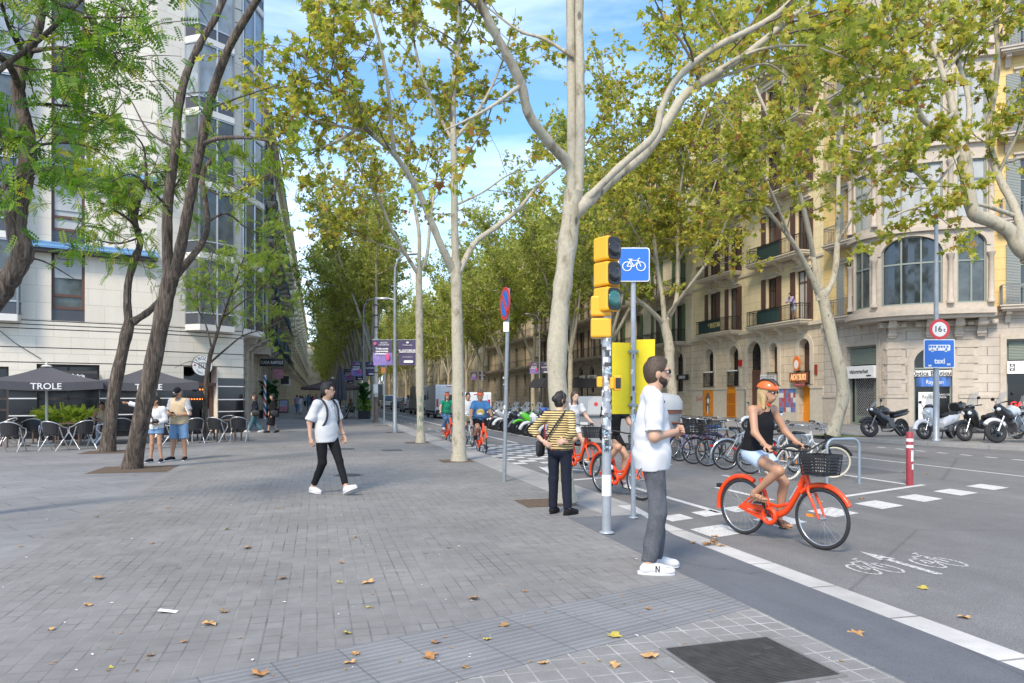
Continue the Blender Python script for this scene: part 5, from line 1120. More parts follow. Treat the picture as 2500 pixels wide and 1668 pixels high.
tree('locust_tree', 'dark barked tree at the left edge with a crooked stem and dense fresh leaves', b, [
    ([b, D(-110, 900, Y), D(-45, 740, Y), D(5, 665, Y), D(42, 605, Y), D(52, 575, Y), D(36, 520, Y), D(42, 460, Y), D(56, 400, Y)], .15, .115, 1.),
    lm(Y, [(54, 410), (64, 350), (58, 290), (45, 230), (42, 190), (60, 130, .2), (90, 60, .4), (110, -60, .6)], .1, .035, .55, 1.2), lm(Y, [(44, 200), (20, 150, -.5), (-30, 110, -1), (-90, 60, -1.4)], .05, .02, .3, 1.5),
    lm(Y, [(-60, 220, -1), (0, 160, -.8), (60, 115, -.7), (120, 65, -.6), (185, 0, -.5), (230, -60, -.4)], .035, .022, .1, 1.5), lm(Y, [(60, 120, .3), (140, 110, 0), (220, 130, -.3), (300, 160, -.6)], .03, .008, .2, 2.2), lm(Y, [(150, 40, -.5), (230, 40, -.8), (310, 40, -1)], .02, .008, .0, 2.2), lm(Y, [(60, 320), (20, 330, -.6), (-40, 380, -1)], .03, .01, .2, 1.8), lm(Y, [(60, 340), (110, 330, .6), (170, 330, 1), (230, 345, 1.2)], .025, .008, .1, 2.), lm(Y, [(56, 400), (20, 420, -.4), (0, 450, -.8)], .03, .01, .1, 2.6), lm(Y, [(60, 130), (20, 60, -.6), (0, -10, -1)], .04, .012, .1, 2.), lm(Y, [(52, 240), (120, 240, .5), (190, 250, .8), (250, 270, 1)], .025, .008, .2, 1.8), lm(Y, [(44, 590), (100, 600, .4), (170, 640, .6)], .015, .006, .3, 1.)], dict(LOC, n2=2.3, size=.2, n3=8, nl=4, l2=1.1), 34, GL, .0)
for px, py, e in ((330, 1146, .75), (262, 1104, .6)):
    v = P(px, py); s, t = st_of(v); pit(s, t, e)
v = P(2035, 1064); s, t = st_of(v); pit(s, t + .2, .8, 'grass_soil', 'tree_pit_grass')
# ================================================================ STREET FURNITURE
M('galv', (.36, .39, .42), .45, .35, var=.12, vs=7)
M('galv_dark', (.25, .28, .30), .5, .3, var=.15, vs=7)
M('signal_yellow', (.82, .40, .015), .4, coat=.2)
M('signal_black', (.012, .012, .013), .35)
M('sign_yellow', (.80, .61, .01), .5, var=.1, vs=4)
M('sign_blue', (.012, .14, .55), .35, coat=.3)
M('sign_red', (.62, .03, .03), .35, coat=.3)
M('lens_dark', (.02, .02, .022), .12)
M('lens_teal', (.02, .14, .12), .12, coat=.4)
M('steel_rack', (.27, .33, .38), .4, .3)
M('bin_grey', (.27, .28, .285), .5, var=.06)
M('bin_light', (.42, .43, .43), .45)
M('plastic_black', (.018, .018, .02), .5)
M('bollard_red', (.30, .035, .045), .45, var=.12, vs=5)
M('banner_violet', (.058, .045, .105), .6); M('banner_lilac', (.22, .16, .40), .6, var=.35, vs=3); M('banner_pink', (.55, .08, .22), .6)
STK = [M('sticker_%d' % i, c, .5, var=.6, vs=35) for i, c in enumerate(((.7, .7, .68), (.55, .55, .54), (.06, .06, .06), (.35, .5, .58), (.75, .73, .7), (.15, .15, .17)))]
def wrap(m, r, a0, a1, z0, z1, mi=0, n=4):
    """a sticker curved round a pole"""
    ps = [(r * math.cos(a0 + (a1 - a0) * i / n), r * math.sin(a0 + (a1 - a0) * i / n)) for i in range(n + 1)]
    for (a, b), (c, d) in zip(ps, ps[1:]): m.quad((a, b, z0), (c, d, z0), (c, d, z1), (a, b, z1), mi)
def stickers(par, r, z0, z1, n, seed, name='sticker'):
    rs = random.Random(seed)
    for k, mt in enumerate(STK):
        m = MB()
        for i in range(n):
            a = rs.uniform(-3.1, .1); h = rs.uniform(.02, .075); z = rs.uniform(z0, z1 - h); wrap(m, r + .001 + .0006 * k + .0001 * i, a, a + rs.uniform(.35, 1.1), z, z + h)
        m.build(name, mt, par)
def rrect(w_, h, r): return arc(w_ / 2 - r, h / 2 - r, r, 0, 1.5708, 4) + arc(-w_ / 2 + r, h / 2 - r, r, 1.5708, 3.1416, 4) + arc(-w_ / 2 + r, -h / 2 + r, r, 3.1416, 4.7124, 4) + arc(w_ / 2 - r, -h / 2 + r, r, 4.7124, 6.2832, 4)
def xz(dy=0., dz=0., dx=0.): return lambda u, v, w_: (u + dx, w_ + dy, v + dz)
# --- traffic light
b = P(1481, 1300.6); TL = thing('traffic_light', 'tall yellow three lens traffic light on a pole plastered with stickers', 'traffic light', b)
m = MB(); m.lathe([(.052, 0), (.052, 2.48)], 20); m.lathe([(.085, 0), (.085, .012), (.055, .02)], 20); m.build('pole', MT['galv'], TL)
stickers(TL, .052, .95, 2.42, 17, 5); m = MB(); wrap(m, .0545, -3.2, .1, .42, .66, 0, 10); m.build('white_band', MT['white_sign'], TL)
text('AVENUE', .07, MT['black_paint'], frame((-.012, -.062, 1.05), (0, 0, -1), (1, 0, 0), (0, -1, 0)), TL, sx=1.)
text('DIO', .05, MT['white_paint'], XZ(-.01, -.062, 1.86), TL); text('FSD', .06, MT['black_paint'], XZ(.0, -.062, 2.37), TL)
hx = rotz(R(36)); m = MB(); m.X = Matrix.Translation((.0, -.02, 0)) @ hx
for i in range(3):
    z = 2.50 + i * .285; m.bx(-.105, .105, -.12, .12, z, z + .272)
m.build('housing', MT['signal_yellow'], TL, .025)
for i in range(3):
    z = 2.50 + i * .285 + .136; q = MB(); q.X = m.X; q.prism(rrect(.19, .25, .05), -.128, -.121, xz(0, z)); q.build('backing', MT['signal_black'], TL)
    q = MB(); q.X = m.X; q.lathe([(.094, 0), (.092, .008), (.05, .014), (.001, .016)], 20, 0, frame((0, -.128, z), (1, 0, 0), (0, 0, 1), (0, -1, 0))); q.build('lens', MT['lens_teal' if i == 0 else 'lens_dark'], TL)
m = MB(); m.X = Matrix.Translation((-.075, .05, 0)) @ rotz(R(85)); m.bx(-.12, .12, -.13, .1, 2.21, 2.43); m.bx(-.12, .12, -.13, .1, 2.45, 2.68); m.build('pedestrian_signal', MT['signal_yellow'], TL, .02)
q = MB(); q.X = m.X
for z in (2.32, 2.56): q.bx(-.09, .09, -.14, -.131, z - .09, z + .09)
q.build('pedestrian_lens', MT['lens_dark'], TL)
m = MB(); m.bx(.03, .075, -.09, .06, 1.63, 1.76); m.bx(.075, .16, -.07, .03, 1.61, 1.78); m.bx(-.11, -.05, -.05, .05, 1.65, 1.77); m.build('push_button_box', MT['signal_yellow'], TL, .012); m = MB(); m.bx(.09, .15, -.076, -.071, 1.635, 1.755); m.build('button_face', MT['lens_dark'], TL)
m = MB(); m.bx(-.06, .0, -.0, .05, 2.14, 2.2); m.build('clamp', MT['galv'], TL)
# --- blue bicycle sign on its own pole with the yellow plate
b = P(1546, 1264); BS = thing('bicycle_sign', 'square blue bicycle sign on a grey pole with a large yellow plate below', 'road sign', b)
m = MB(); m.lathe([(.032, 0), (.032, 3.44)], 14); m.lathe([(.06, 0), (.06, .01), (.033, .015)], 14); m.build('pole', MT['galv'], BS)
stickers(BS, .032, 1.1, 2.2, 3, 8)
m = MB(); m.prism(rrect(.40, .43, .035), -.052, -.04, xz(0, 3.215, .0)); m.build('sign_border', MT['white_sign'], BS); m = MB(); m.prism(rrect(.376, .406, .03), -.056, -.0521, xz(0, 3.215)); m.build('sign_plate', MT['sign_blue'], BS)
m = MB(); Yq = -.058
for cx in (-.088, .088): m.tube([(cx + .056 * math.cos(a * .3142), Yq, 3.19 + .056 * math.sin(a * .3142)) for a in range(20)], .007, 6, closed=True)
for pp in ([(-.088, 3.19), (-.045, 3.265), (.055, 3.265), (.0, 3.19), (-.088, 3.19)], [(-.045, 3.265), (.0, 3.19)], [(.088, 3.19), (.05, 3.285), (.075, 3.295)], [(-.07, 3.28), (-.02, 3.28)], [(-.05, 3.28), (-.045, 3.265)]): m.tube([(x, Yq, z) for x, z in pp], .007, 6)
m.build('bicycle_symbol', MT['white_paint'], BS)
m = MB(); m.X = rotz(R(12)); m.bx(-.27, -.012, .035, .045, 1.32, 2.23); m.build('yellow_plate', MT['sign_yellow'], BS, .004); m = MB(); m.X = rotz(R(-14)); m.bx(.012, .27, .035, .045, 1.36, 2.27); m.build('yellow_plate', MT['sign_yellow'], BS, .004)
m = MB(); m.bx(-.06, .06, -.036, .04, 1.42, 1.45); m.bx(-.06, .06, -.036, .04, 2.1, 2.13); m.build('bracket', MT['galv_dark'], BS)
# --- no parking sign
b = P(1231, 1176); NP = thing('no_parking_sign', 'round red and blue no parking sign seen nearly edge on, on a leaning grey pole', 'road sign', b)
m = MB(); m.tube([(0, 0, 0), (.035, 0, 1.7), (.075, 0, 3.5)], .035, 12); m.build('pole', MT['galv_dark'], NP); stickers(NP, .036, .9, 1.9, 2, 3)
X = Matrix.Translation((.066, 0, 3.22)) @ rotz(R(-73)); fx = lambda dy: (lambda u, v, w_: X @ V((u, w_ + dy, v)))
circ = [(math.cos(a * .2094), math.sin(a * .2094)) for a in range(30)]
m = MB(); m.prism([(.3 * a, .3 * c) for a, c in circ], -.06, -.045, fx(0)); m.build('sign_ring', MT['sign_red'], NP); m = MB(); m.prism([(.235 * a, .235 * c) for a, c in circ], -.064, -.0601, fx(0)); m.build('sign_face', MT['sign_blue'], NP)
m = MB(); q = .04; m.prism([(-.17 - q * .7, .17 - q * .7), (-.17 + q * .7, .17 + q * .7), (.17 + q * .7, -.17 + q * .7), (.17 - q * .7, -.17 - q * .7)], -.068, -.0641, fx(0)); m.build('slash', MT['sign_red'], NP)
m = MB(); m.X = Matrix.Translation((.055, 0, 2.8)) @ rotz(R(-25)); m.bx(-.055, .055, -.05, -.04, -.09, .09); m.build('small_plate', MT['white_sign'], NP)
# --- lamp post with weight limit and bus/taxi signs (right)
b = P(2285.6, 1077); LP = thing('lamp_post', 'tall grey lamp post carrying the round weight limit sign and the blue taxi sign', 'street lamp', b)
m = MB(); m.lathe([(.16, 0), (.16, .05), (.1, .1), (.095, 1.2), (.075, 4.5), (.06, 7.9)], 16); m.tube([(0, 0, 7.85), (-.12, -.1, 8.3), (-.5, -.2, 8.9), (-.95, -.3, 9.2)], [.06, .055, .05, .045], 10); m.build('pole', MT['galv'], LP)
m = MB(); m.prism([(-.1, 0), (.0, -.16), (.5, -.2), (.78, -.1), (.85, 0), (.78, .1), (.5, .2), (0, .16)], 0, .07, lambda u, v, w_: V((-.95 - u * .92, -.3 + v - u * .2, 9.18 + w_ + u * .22))); m.build('lamp_head', M('lamp_dark', (.06, .065, .07), .4), LP, .02)
m = MB(); m.prism([(.35 * a, .35 * c) for a, c in circ], -.15, -.135, xz(0, 3.83, .03)); m.build('weight_sign_ring', MT['sign_red'], LP); m = MB(); m.prism([(.25 * a, .25 * c) for a, c in circ], -.156, -.151, xz(0, 3.83, .03)); m.build('weight_sign_face', MT['white_sign'], LP)
text('16', .28, MT['black_paint'], XZ(-.03, -.158, 3.83), LP, off=.004); text('t', .2, MT['black_paint'], XZ(.19, -.158, 3.8), LP, off=.003)
m = MB(); m.prism(rrect(1.06, .98, .05), -.15, -.13, xz(0, 3.0, .02)); m.build('taxi_sign_border', MT['white_sign'], LP); m = MB(); m.prism(rrect(1.0, .92, .04), -.156, -.151, xz(0, 3.0, .02)); m.build('taxi_sign_plate', MT['sign_blue'], LP)
text('taxi', .25, MT['white_paint'], XZ(.03, -.158, 2.74), LP, off=.008); m = MB(); m.prism(rrect(.74, .2, .03), -.160, -.157, xz(0, 3.2, .02))
for x in (-.22, .24): m.prism([(x + .045 * a, 3.1 + .045 * c) for a, c in circ], -.160, -.157, xz())
m.build('bus_symbol', MT['white_paint'], LP); m = MB()
for x in (-.31, -.22, -.13, .0, .09, .18, .29): m.bx(x - .03, x + .035, -.1625, -.1605, 3.2, 3.27)
for x in (-.06, .25): m.bx(x - .02, x + .03, -.1625, -.1605, 3.11, 3.19)
m.build('bus_windows', MT['sign_blue'], LP); m = MB(); m.bx(-.36, -.25, -.158, -.157, 2.56, 2.62); m.bx(.28, .4, -.158, -.157, 2.6, 2.66); m.build('sticker', STK[0], LP)
# --- lamp posts with pairs of violet banners (left row)
def banner_post(label, loc, hgt, curve, zb, grp='lamp posts with violet banners', sz=(.82, 1.05), head=None, rz=0.):
    o = thing('lamp_post', label, 'street lamp', loc, rz, grp)
    m = MB(); m.lathe([(.12, 0), (.12, .3), (.085, .35), (.075, 3), (.055, hgt - .8)], 12); m.tube([(0, 0, hgt - .85), (.03 * curve, 0, hgt - .4), (.25 * curve, 0, hgt), (.8 * curve, 0, hgt + .2)], [.055, .05, .045, .04], 8); m.build('pole', MT['galv_dark'], o)
    m = MB(); m.ball((1.1 * curve, 0, hgt + .2), (.38, .13, .06), 10, 6); m.build('lamp_head', MT['frame_silver'], o)
    if head: m = MB(); m.tube([(0, 0, head), (-.3, 0, head + .08)], .03, 6); m.ball((-.5, 0, head + .06), (.28, .1, .06), 10, 6); m.build('lower_lamp', MT['frame_silver'], o)
    w_, h = sz
    m = MB(); m.tube([(-w_ - .15, 0, zb), (w_ + .15, 0, zb)], .018, 6); m.build('banner_arm', MT['galv_dark'], o)
    for s in (-1, 1):
        x0 = .13 if s > 0 else -.13 - w_; m = MB(); n = 6
        for i in range(n):
            for j in range(n):
                f = lambda u, v: (x0 + w_ * u + (.04 * v if s < 0 else .03 * v), .03 * math.sin(u * 5 + v * 2) * v, zb - .02 - h * v)
                m.quad(f(i / n, (j + 1) / n), f((i + 1) / n, (j + 1) / n), f((i + 1) / n, j / n), f(i / n, j / n), 0 if s > 0 or j < 3 else 1)
        bn = m.build('banner', [MT['banner_violet'], MT['banner_lilac']], o)
        if s < 0:
            text('SALÓ DE\nL\'OCUPACIÓ', .085, MT['white_paint'], XZ(x0 + w_ * .6, -.035, zb - .17), bn, sx=.9); text('Troba noves\noportunitats\nprofessionals', .105, MT['white_paint'], XZ(x0 + w_ * .5, -.04, zb - .48), bn, off=.004)
            q = MB(); q.lathe([(.065, 0), (.065, .01)], 14, 0, frame((x0 + .12, -.036, zb - .16), (1, 0, 0), (0, 0, 1), (0, -1, 0))); q.ball((x0 + w_ * .8, -.05, zb - .72), (.1, .01, .17), 10, 6); q.build('banner_mark', MT['banner_pink'], bn)
        else:
            text('Fira Barcelona', .07, MT['white_paint'], XZ(x0 + w_ * .5, -.035, zb - .22), bn); text('23 - 24 OCTUBRE 2024\nRECINTE MONTJUÏC', .075, MT['white_paint'], XZ(x0 + w_ * .5, -.038, zb - .48), bn, off=.003); text('www.salocupacio.cat', .05, MT['white_paint'], XZ(x0 + w_ * .5, -.04, zb - .72), bn)
            q = MB(); q.ball((x0 + w_ * .5, -.04, zb - .12), (.06, .01, .04), 10, 6); q.prism(rrect(.4, .1, .05), -.05, -.04, xz(0, zb - .92, x0 + w_ * .55)); q.build('banner_mark', MT['white_paint'], bn)
    return o
b = P(964, 1056.6); banner_post('nearest lamp post with two violet banners, beside the bike lane', b, 7.35, .6, 3.92, head=5.6)
for i, (s, lab) in enumerate(((55, 'second lamp post with violet banners, just behind the worn white pole'), (70, 'third lamp post with violet banners, behind the closed parasol'), (90, 'fourth and smallest lamp post with violet banners on the left pavement'))):
    banner_post(lab, ST(s, 3.3), (8.6, 8.8, 9)[i], 1., 4.1, rz=0)
for s, lab in ((65, 'lamp post with violet banners behind the parked motorcycles'), (92, 'lamp post with violet banners beyond the far motorcycles and trees')): banner_post(lab, ST(s, 20.0), 9, -1., 4.7, 'lamp posts of the right row')
b = P(918, 1031); o = thing('camera_pole', 'worn white and brown pole with black straps beside the planter', 'pole', b)
m = MB(); m.lathe([(.2, 0), (.2, .06), (.14, .1), (.14, 1.5)], 14, 0); m.build('base', M('rust', (.17, .12, .09), .8, var=.4, vs=6), o); m = MB(); m.lathe([(.125, 1.5), (.11, 4.7), (.16, 4.75), (.16, 4.95), (.09, 5.0), (.085, 7.2), (.1, 7.25), (.05, 7.4)], 14); m.build('shaft', M('pole_white', (.52, .49, .45), .7, var=.25, vs=6), o)
m = MB()
for z in (2.2, 2.9, 3.5, 4.2, 5.6, 6.3, 6.9): m.lathe([(.13, z), (.13, z + .05)], 12)
m.build('strap', MT['plastic_black'], o); m = MB(); m.bx(-.12, .14, -.16, -.13, 1.7, 2.25); m.build('notice', MT['white_sign'], o)
b = P(938, 1039); o = thing('parking_sign', 'slim pole with a small blue sign between the lamp post and the worn pole', 'road sign', b); m = MB(); m.lathe([(.04, 0), (.04, 4.1)], 10); m.build('pole', MT['galv_dark'], o); m = MB(); m.X = rotz(R(-60)); m.bx(-.3, .3, -.07, -.05, 3.1, 4.05); m.build('plate', MT['sign_blue'], o); m = MB(); m.X = rotz(R(-60)); m.bx(-.28, .28, -.07, -.05, 2.75, 3.05); m.build('lower_plate', M('plate_orange', (.6, .25, .1), .5), o)
# --- bollards, racks, bins
def bollard(label, loc):
    o = thing('bollard', label, 'bollard', loc, 0, 'red bollards'); m = MB(); m.lathe([(.062, 0), (.062, .985), (.055, 1.0), (.001, 1.002)], 18); m.build('post', MT['bollard_red'], o); 
    for z in (.82, .70): m = MB(); m.lathe([(.0635, z), (.0635, z + .055)], 18); m.build('reflective_band', MT['white_sign'], o)
    m = MB(); wrap(m, .0642, -1.7, -.6, .45, .66); wrap(m, .0642, -1.5, -.5, .3, .4); m.build('sticker', STK[0], o)
bollard('red bollard with white bands and stickers at the corner of the bicycle parking', P(2221, 1185, RD)); bollard('red bollard half hidden behind the striped shirt woman', P(1332, 1080, RD))
rk = None
for i, s in enumerate((11.7, 13.2, 14.6, 15.9, 17.3, 18.8)):
    if rk is None:
        rk = thing('bicycle_rack', '', 'bicycle rack', ST(s, 9.6, RD), TH, 'steel bicycle racks'); m = MB(); m.tube([(-.36, 0, 0), (-.36, 0, .62)] + [(-.36 + .16 - .16 * math.cos(a), 0, .7 + .16 * math.sin(a)) for a in (.2, .6, 1., 1.4)] + [(.36 - .16 + .16 * math.sin(a), 0, .7 + .16 * math.cos(a)) for a in (.2, .6, 1., 1.4)] + [(.36, 0, .62), (.36, 0, 0)], .027, 10); m.build('hoop', MT['steel_rack'], rk)
        m = MB(); m.lathe([(.06, 0), (.06, .008)], 10, 0, Matrix.Translation((-.36, 0, 0))); m.lathe([(.06, 0), (.06, .008)], 10, 0, Matrix.Translation((.36, 0, 0))); m.build('foot_plate', MT['galv_dark'], rk); o = rk
    else: o = copy_tree(rk, None, ST(s, 9.6, RD))
    o['label'] = 'inverted U steel rack standing free at the right end of the bicycle row' if i == 0 else 'steel rack hoop in among the parked bicycles'
def container(label, loc, rz):
    o = thing('waste_container', label, 'waste bin', loc, rz, 'grey waste containers'); m = MB()
    m.prism([(-.55, .12), (.55, .12), (.66, 1.1), (-.66, 1.1)], -.5, .5, xz()); m.build('body', MT['bin_grey'], o, .05); m = MB(); m.prism([(-.68, 1.12), (.68, 1.12), (.66, 1.5), (.5, 1.66), (-.5, 1.66), (-.66, 1.5)], -.55, .55, xz()); m.build('lid', MT['bin_light'], o, .07); m = MB(); m.bx(-.7, .7, -.6, .6, 1.06, 1.14); m.build('rim', MT['bin_grey'], o, .02)
    m = MB()
    for x in (-.42, .42): m.lathe([(.1, -.04), (.1, .04)], 12, 0, frame((x, -.4, .1), (0, 1, 0), (0, 0, 1), (1, 0, 0))); m.lathe([(.1, -.04), (.1, .04)], 12, 0, frame((x, .4, .1), (0, 1, 0), (0, 0, 1), (1, 0, 0)))
    m.bar((-.6, -.58, .2), (.6, -.58, .2), .06); m.build('wheel', MT['plastic_black'], o); m = MB(); m.bx(.1, .4, -.565, -.551, 1.22, 1.52); m.bx(-.2, .05, -.52, -.5, .6, .8); m.build('label_sticker', MT['white_sign'], o); m = MB(); m.lathe([(.06, 0), (.06, .01)], 12, 0, frame((-.42, -.552, 1.42), (1, 0, 0), (0, 0, 1), (0, -1, 0))); m.build('round_sticker', MT['sign_red'], o)
    return o
container('grey waste container nearest the sticker covered traffic light pole', ST(21.4, 8.9, RD), R(-8)); container('grey waste container partly behind the striped shirt woman', ST(23.3, 8.85, RD), R(-8))
o = thing('waste_container', 'grey container with a brown rimmed lid behind the man in the white T-shirt', 'waste bin', ST(18.2, 9.05, RD), R(-30), 'grey waste containers'); m = MB(); m.lathe([(.45, .05), (.52, .8), (.55, 1.2)], 24); m.build('body', MT['bin_grey'], o); m = MB(); m.lathe([(.57, 1.2), (.58, 1.3)], 24); m.build('brown_rim', M('bin_brown', (.22, .08, .05), .5), o); m = MB(); m.lathe([(.6, 1.3), (.6, 1.5), (.5, 1.68), (.2, 1.75), (.001, 1.76)], 24); m.build('lid', MT['bin_light'], o); m = MB(); m.bx(-.3, .3, -.62, -.5, 1.45, 1.55); m.build('slot', MT['plastic_black'], o)
# ================================================================ CAFE
M('canvas_grey', (.075, .075, .085), .85, var=.06, vs=3); M('canvas_brown', (.06, .038, .035), .85); M('parasol_pole', (.55, .53, .48), .5); M('alu', (.62, .62, .63), .3, .7); M('wicker', (.02, .02, .022), .6, bump=.6, bs=90); M('table_brown', (.12, .075, .055), .5)
def parasol(label, loc, w_, zr, zt, mat, rz=0., txt=None, val=.25, grp='dark canvas parasols'):
    o = thing('parasol', label, 'parasol', loc, rz, grp); h = w_ / 2; m = MB(); m.lathe([(.04, 0), (.04, zt - .02)], 12); m.build('pole', MT['parasol_pole'], o); m = MB(); m.bx(-.4, .4, -.4, .4, .01, .07); m.build('base', MT['galv_dark'], o)
    m = MB(); cs = [(-h, -h), (h, -h), (h, h), (-h, h)]
    for i in range(4):
        (a, b_), (c, d) = cs[i], cs[(i + 1) % 4]; n = 8
        for j in range(n):
            for k in range(n):
                f = lambda u, v: ((a + (c - a) * u) * v, (b_ + (d - b_) * u) * v, zt - (zt - zr) * v - .07 * math.sin(math.pi * u) * v - .06 * math.sin(math.pi * v))
                m.add([f(j / n, k / n), f(j / n, (k + 1) / n), f((j + 1) / n, (k + 1) / n), f((j + 1) / n, k / n)], [(0, 1, 2, 3)], 0, True)
        for j in range(n):
            g = lambda u, q: (a + (c - a) * u, b_ + (d - b_) * u, zr - .07 * math.sin(math.pi * u) - q); m.quad(g(j / n, val), g((j + 1) / n, val), g((j + 1) / n, 0), g(j / n, 0))
    cn = m.build('canopy', MT[mat], o); m = MB(); m.ball((0, 0, zt + .05), .05, 8, 6); m.lathe([(.16, zt - .03), (.1, zt + .02)], 10); m.build('finial', MT['parasol_pole'], o)
    m = MB()
    for x, y in cs: m.bar((0, 0, zt - .12), (x * .97, y * .97, zr - .06), .025)
    m.build('ribs', MT['parasol_pole'], o)
    if txt: text(txt, .26, MT['white_paint'], XZ(0, -h - .006, zr - .19), cn, off=.003)
    return o
def ground_thing(px, py): return P(px, py)
parasol('dark grey square parasol lettered on its edge, over the tables at far left', P(114, 1088), 2.95, 2.02, 2.5, 'canvas_grey', R(32), 'TROLE'); parasol('dark grey square parasol behind the two leaning trunks', P(360, 1079), 2.95, 2.02, 2.52, 'canvas_grey', R(28), 'TROLE')
parasol('broad brown parasol over the far terrace on the promenade', A(812, 1018, 51.) * 1., 4.2, 2.15, 2.8, 'canvas_brown', TH, val=.15).location.z = 0
b = V((A(831, 0, 49).x, 49, 0)); o = thing('closed_parasol', 'tall closed dark parasol in front of the brown parasol', 'parasol', b); m = MB(); m.lathe([(.05, 0), (.05, 3.5), (.08, 3.52), (.02, 3.6)], 10); m.bx(-.35, .35, -.35, .35, 0, .08); m.build('pole', MT['plastic_black'], o)
m = MB(); n = 20; prof = [(.1, 3.45), (.17, 3.0), (.27, 2.4), (.36, 1.7), (.34, 1.35)]
vs = [((r_ * (1 + .22 * (1 if j % 2 else -1))) * math.cos(6.283 * j / n), (r_ * (1 + .22 * (1 if j % 2 else -1))) * math.sin(6.283 * j / n), z - (.12 if (z < 1.5 and j % 2) else 0)) for r_, z in prof for j in range(n)]; m.add(vs, [(i * n + j, (i + 1) * n + j, (i + 1) * n + (j + 1) % n, i * n + (j + 1) % n) for i in range(4) for j in range(n)]); m.build('folded_canvas', MT['canvas_grey'], o)
def chair(label, loc, rz, grp='black terrace chairs with aluminium legs'):
    o = thing('terrace_chair', label, 'chair', loc, rz, grp)
    m = MB(); m.prism(rrect(.42, .42, .08), .43, .455, lambda u, v, w_: (u, v, w_)); m.build('seat', MT['wicker'], o)
    m = MB(); n = 8
    for i in range(n):
        a0, a1 = math.pi * (.12 + .76 * i / n), math.pi * (.12 + .76 * (i + 1) / n)
        q = [(.24 * math.cos(a), -.02 - .22 * math.sin(a)) for a in (a0, a1)]; m.add([(q[0][0], q[0][1], .47), (q[1][0], q[1][1], .47), (q[1][0] * 1.12, q[1][1] * 1.25, .82), (q[0][0] * 1.12, q[0][1] * 1.25, .82)], [(0, 1, 2, 3)], 0, True)
    m.build('backrest', MT['wicker'], o)
    m = MB(); m.tube([(.28, .2, .64), (.29, 0, .67)] + [(.27 * math.cos(a), -.04 - .25 * math.sin(a), .70 + .14 * math.sin(a)) for a in [math.pi * k / 10 for k in range(11)]] + [(-.29, 0, .67), (-.28, .2, .64)], .016, 7); m.build('arm_frame', MT['alu'], o)
    for s in (-1, 1):
        m = MB(); m.tube([(s * .28, .2, .64), (s * .27, .23, .5), (s * .25, -.27, .0)], .017, 7); m.build('leg', MT['alu'], o); m = MB(); m.tube([(s * .26, -.12, .68), (s * .26, .0, .42), (s * .26, .28, .0)], .017, 7); m.build('leg', MT['alu'], o)
    return o
def table(label, loc, rz, grp='square brown terrace tables', sz=.7):
    o = thing('terrace_table', label, 'table', loc, rz, grp); m = MB(); m.bx(-sz / 2, sz / 2, -sz / 2, sz / 2, .71, .735); m.build('table_top', MT['table_brown'], o, .004)
    for x in (-1, 1):
        for y in (-1, 1): m = MB(); m.bx(x * (sz / 2 - .05) - .02, x * (sz / 2 - .05) + .02, y * (sz / 2 - .05) - .02, y * (sz / 2 - .05) + .02, 0, .709); m.build('leg', MT['table_brown'], o)
    return o
c0 = chair('terrace chair at the very left edge of the view, its back to the camera', P(28, 1104), R(10)); t0 = table('terrace table just right of the first parasol pole', P(167, 1092), R(25))
for px, py, rz, lab in ((75, 1090, 200, 'terrace chair turned sideways behind the leftmost chair'), (131, 1101, -5, 'terrace chair with its back to the camera beside the left parasol pole'), (203, 1096, 60, 'terrace chair turned right, in front of the green planter'), (232, 1080, 230, 'terrace chair facing the camera beyond the green planter'), (256, 1086, 120, 'terrace chair pulled up beside the second leaning trunk'), (300, 1084, 20, 'terrace chair between the two leaning trunks'), (396, 1087, -20, 'terrace chair seen between the standing couple'), (372, 1080, 160, 'terrace chair half hidden behind the pointing woman'), (474, 1083, 40, 'terrace chair just right of the man in the beige vest'), (450, 1078, 200, 'terrace chair behind the man in the beige vest'), (528, 1080, -10, 'left chair of the pair at the table by the bar entrance'), (584, 1078, 10, 'rightmost terrace chair at the corner of the bar'), (556, 1072, 190, 'terrace chair facing the camera behind the rightmost table'), (15, 1085, 150, 'terrace chair partly cut by the left edge behind the first')):
    copy_tree(c0, None, P(px, py), R(rz), lab)
for px, py, rz, lab in ((95, 1086, 10, 'terrace table behind the left parasol pole'), (10, 1092, 0, 'terrace table at the left edge of the view'), (301, 1079, 30, 'terrace table between the two leaning trunks'), (415, 1080, 10, 'terrace table behind the standing couple'), (494, 1074, 0, 'terrace table behind the slender tree'), (560, 1077, 0, 'rightmost terrace table at the corner of the bar')): copy_tree(t0, None, P(px, py), R(rz), lab)
# planter with light green ferny plants
def leafy(par, n, box, size, mat, seed, tm=None, up=.6):
    rs = np.random.RandomState(seed); pos = rs.uniform(-1, 1, (n, 3)) * np.array(box[3:]) + np.array(box[:3]); d = pos - np.array(box[:3]); d[:, 2] = abs(d[:, 2]) + .2; d /= np.linalg.norm(d, axis=1, keepdims=True); return leaves('foliage', pos, d, size, tm or TP2, mat, par, rs, up)
o = thing('planter', 'long planter of bright green ferny leaves in front of the bar window', 'planter', P(165, 1074), R(32)); m = MB(); m.bx(-.9, .9, -.2, .2, 0, .5); m.build('box', MT['black_tile'], o); leafy(o, 420, (0, 0, .75, .85, .22, .28), .26, 'locust_leaf_light', 3, TPN)
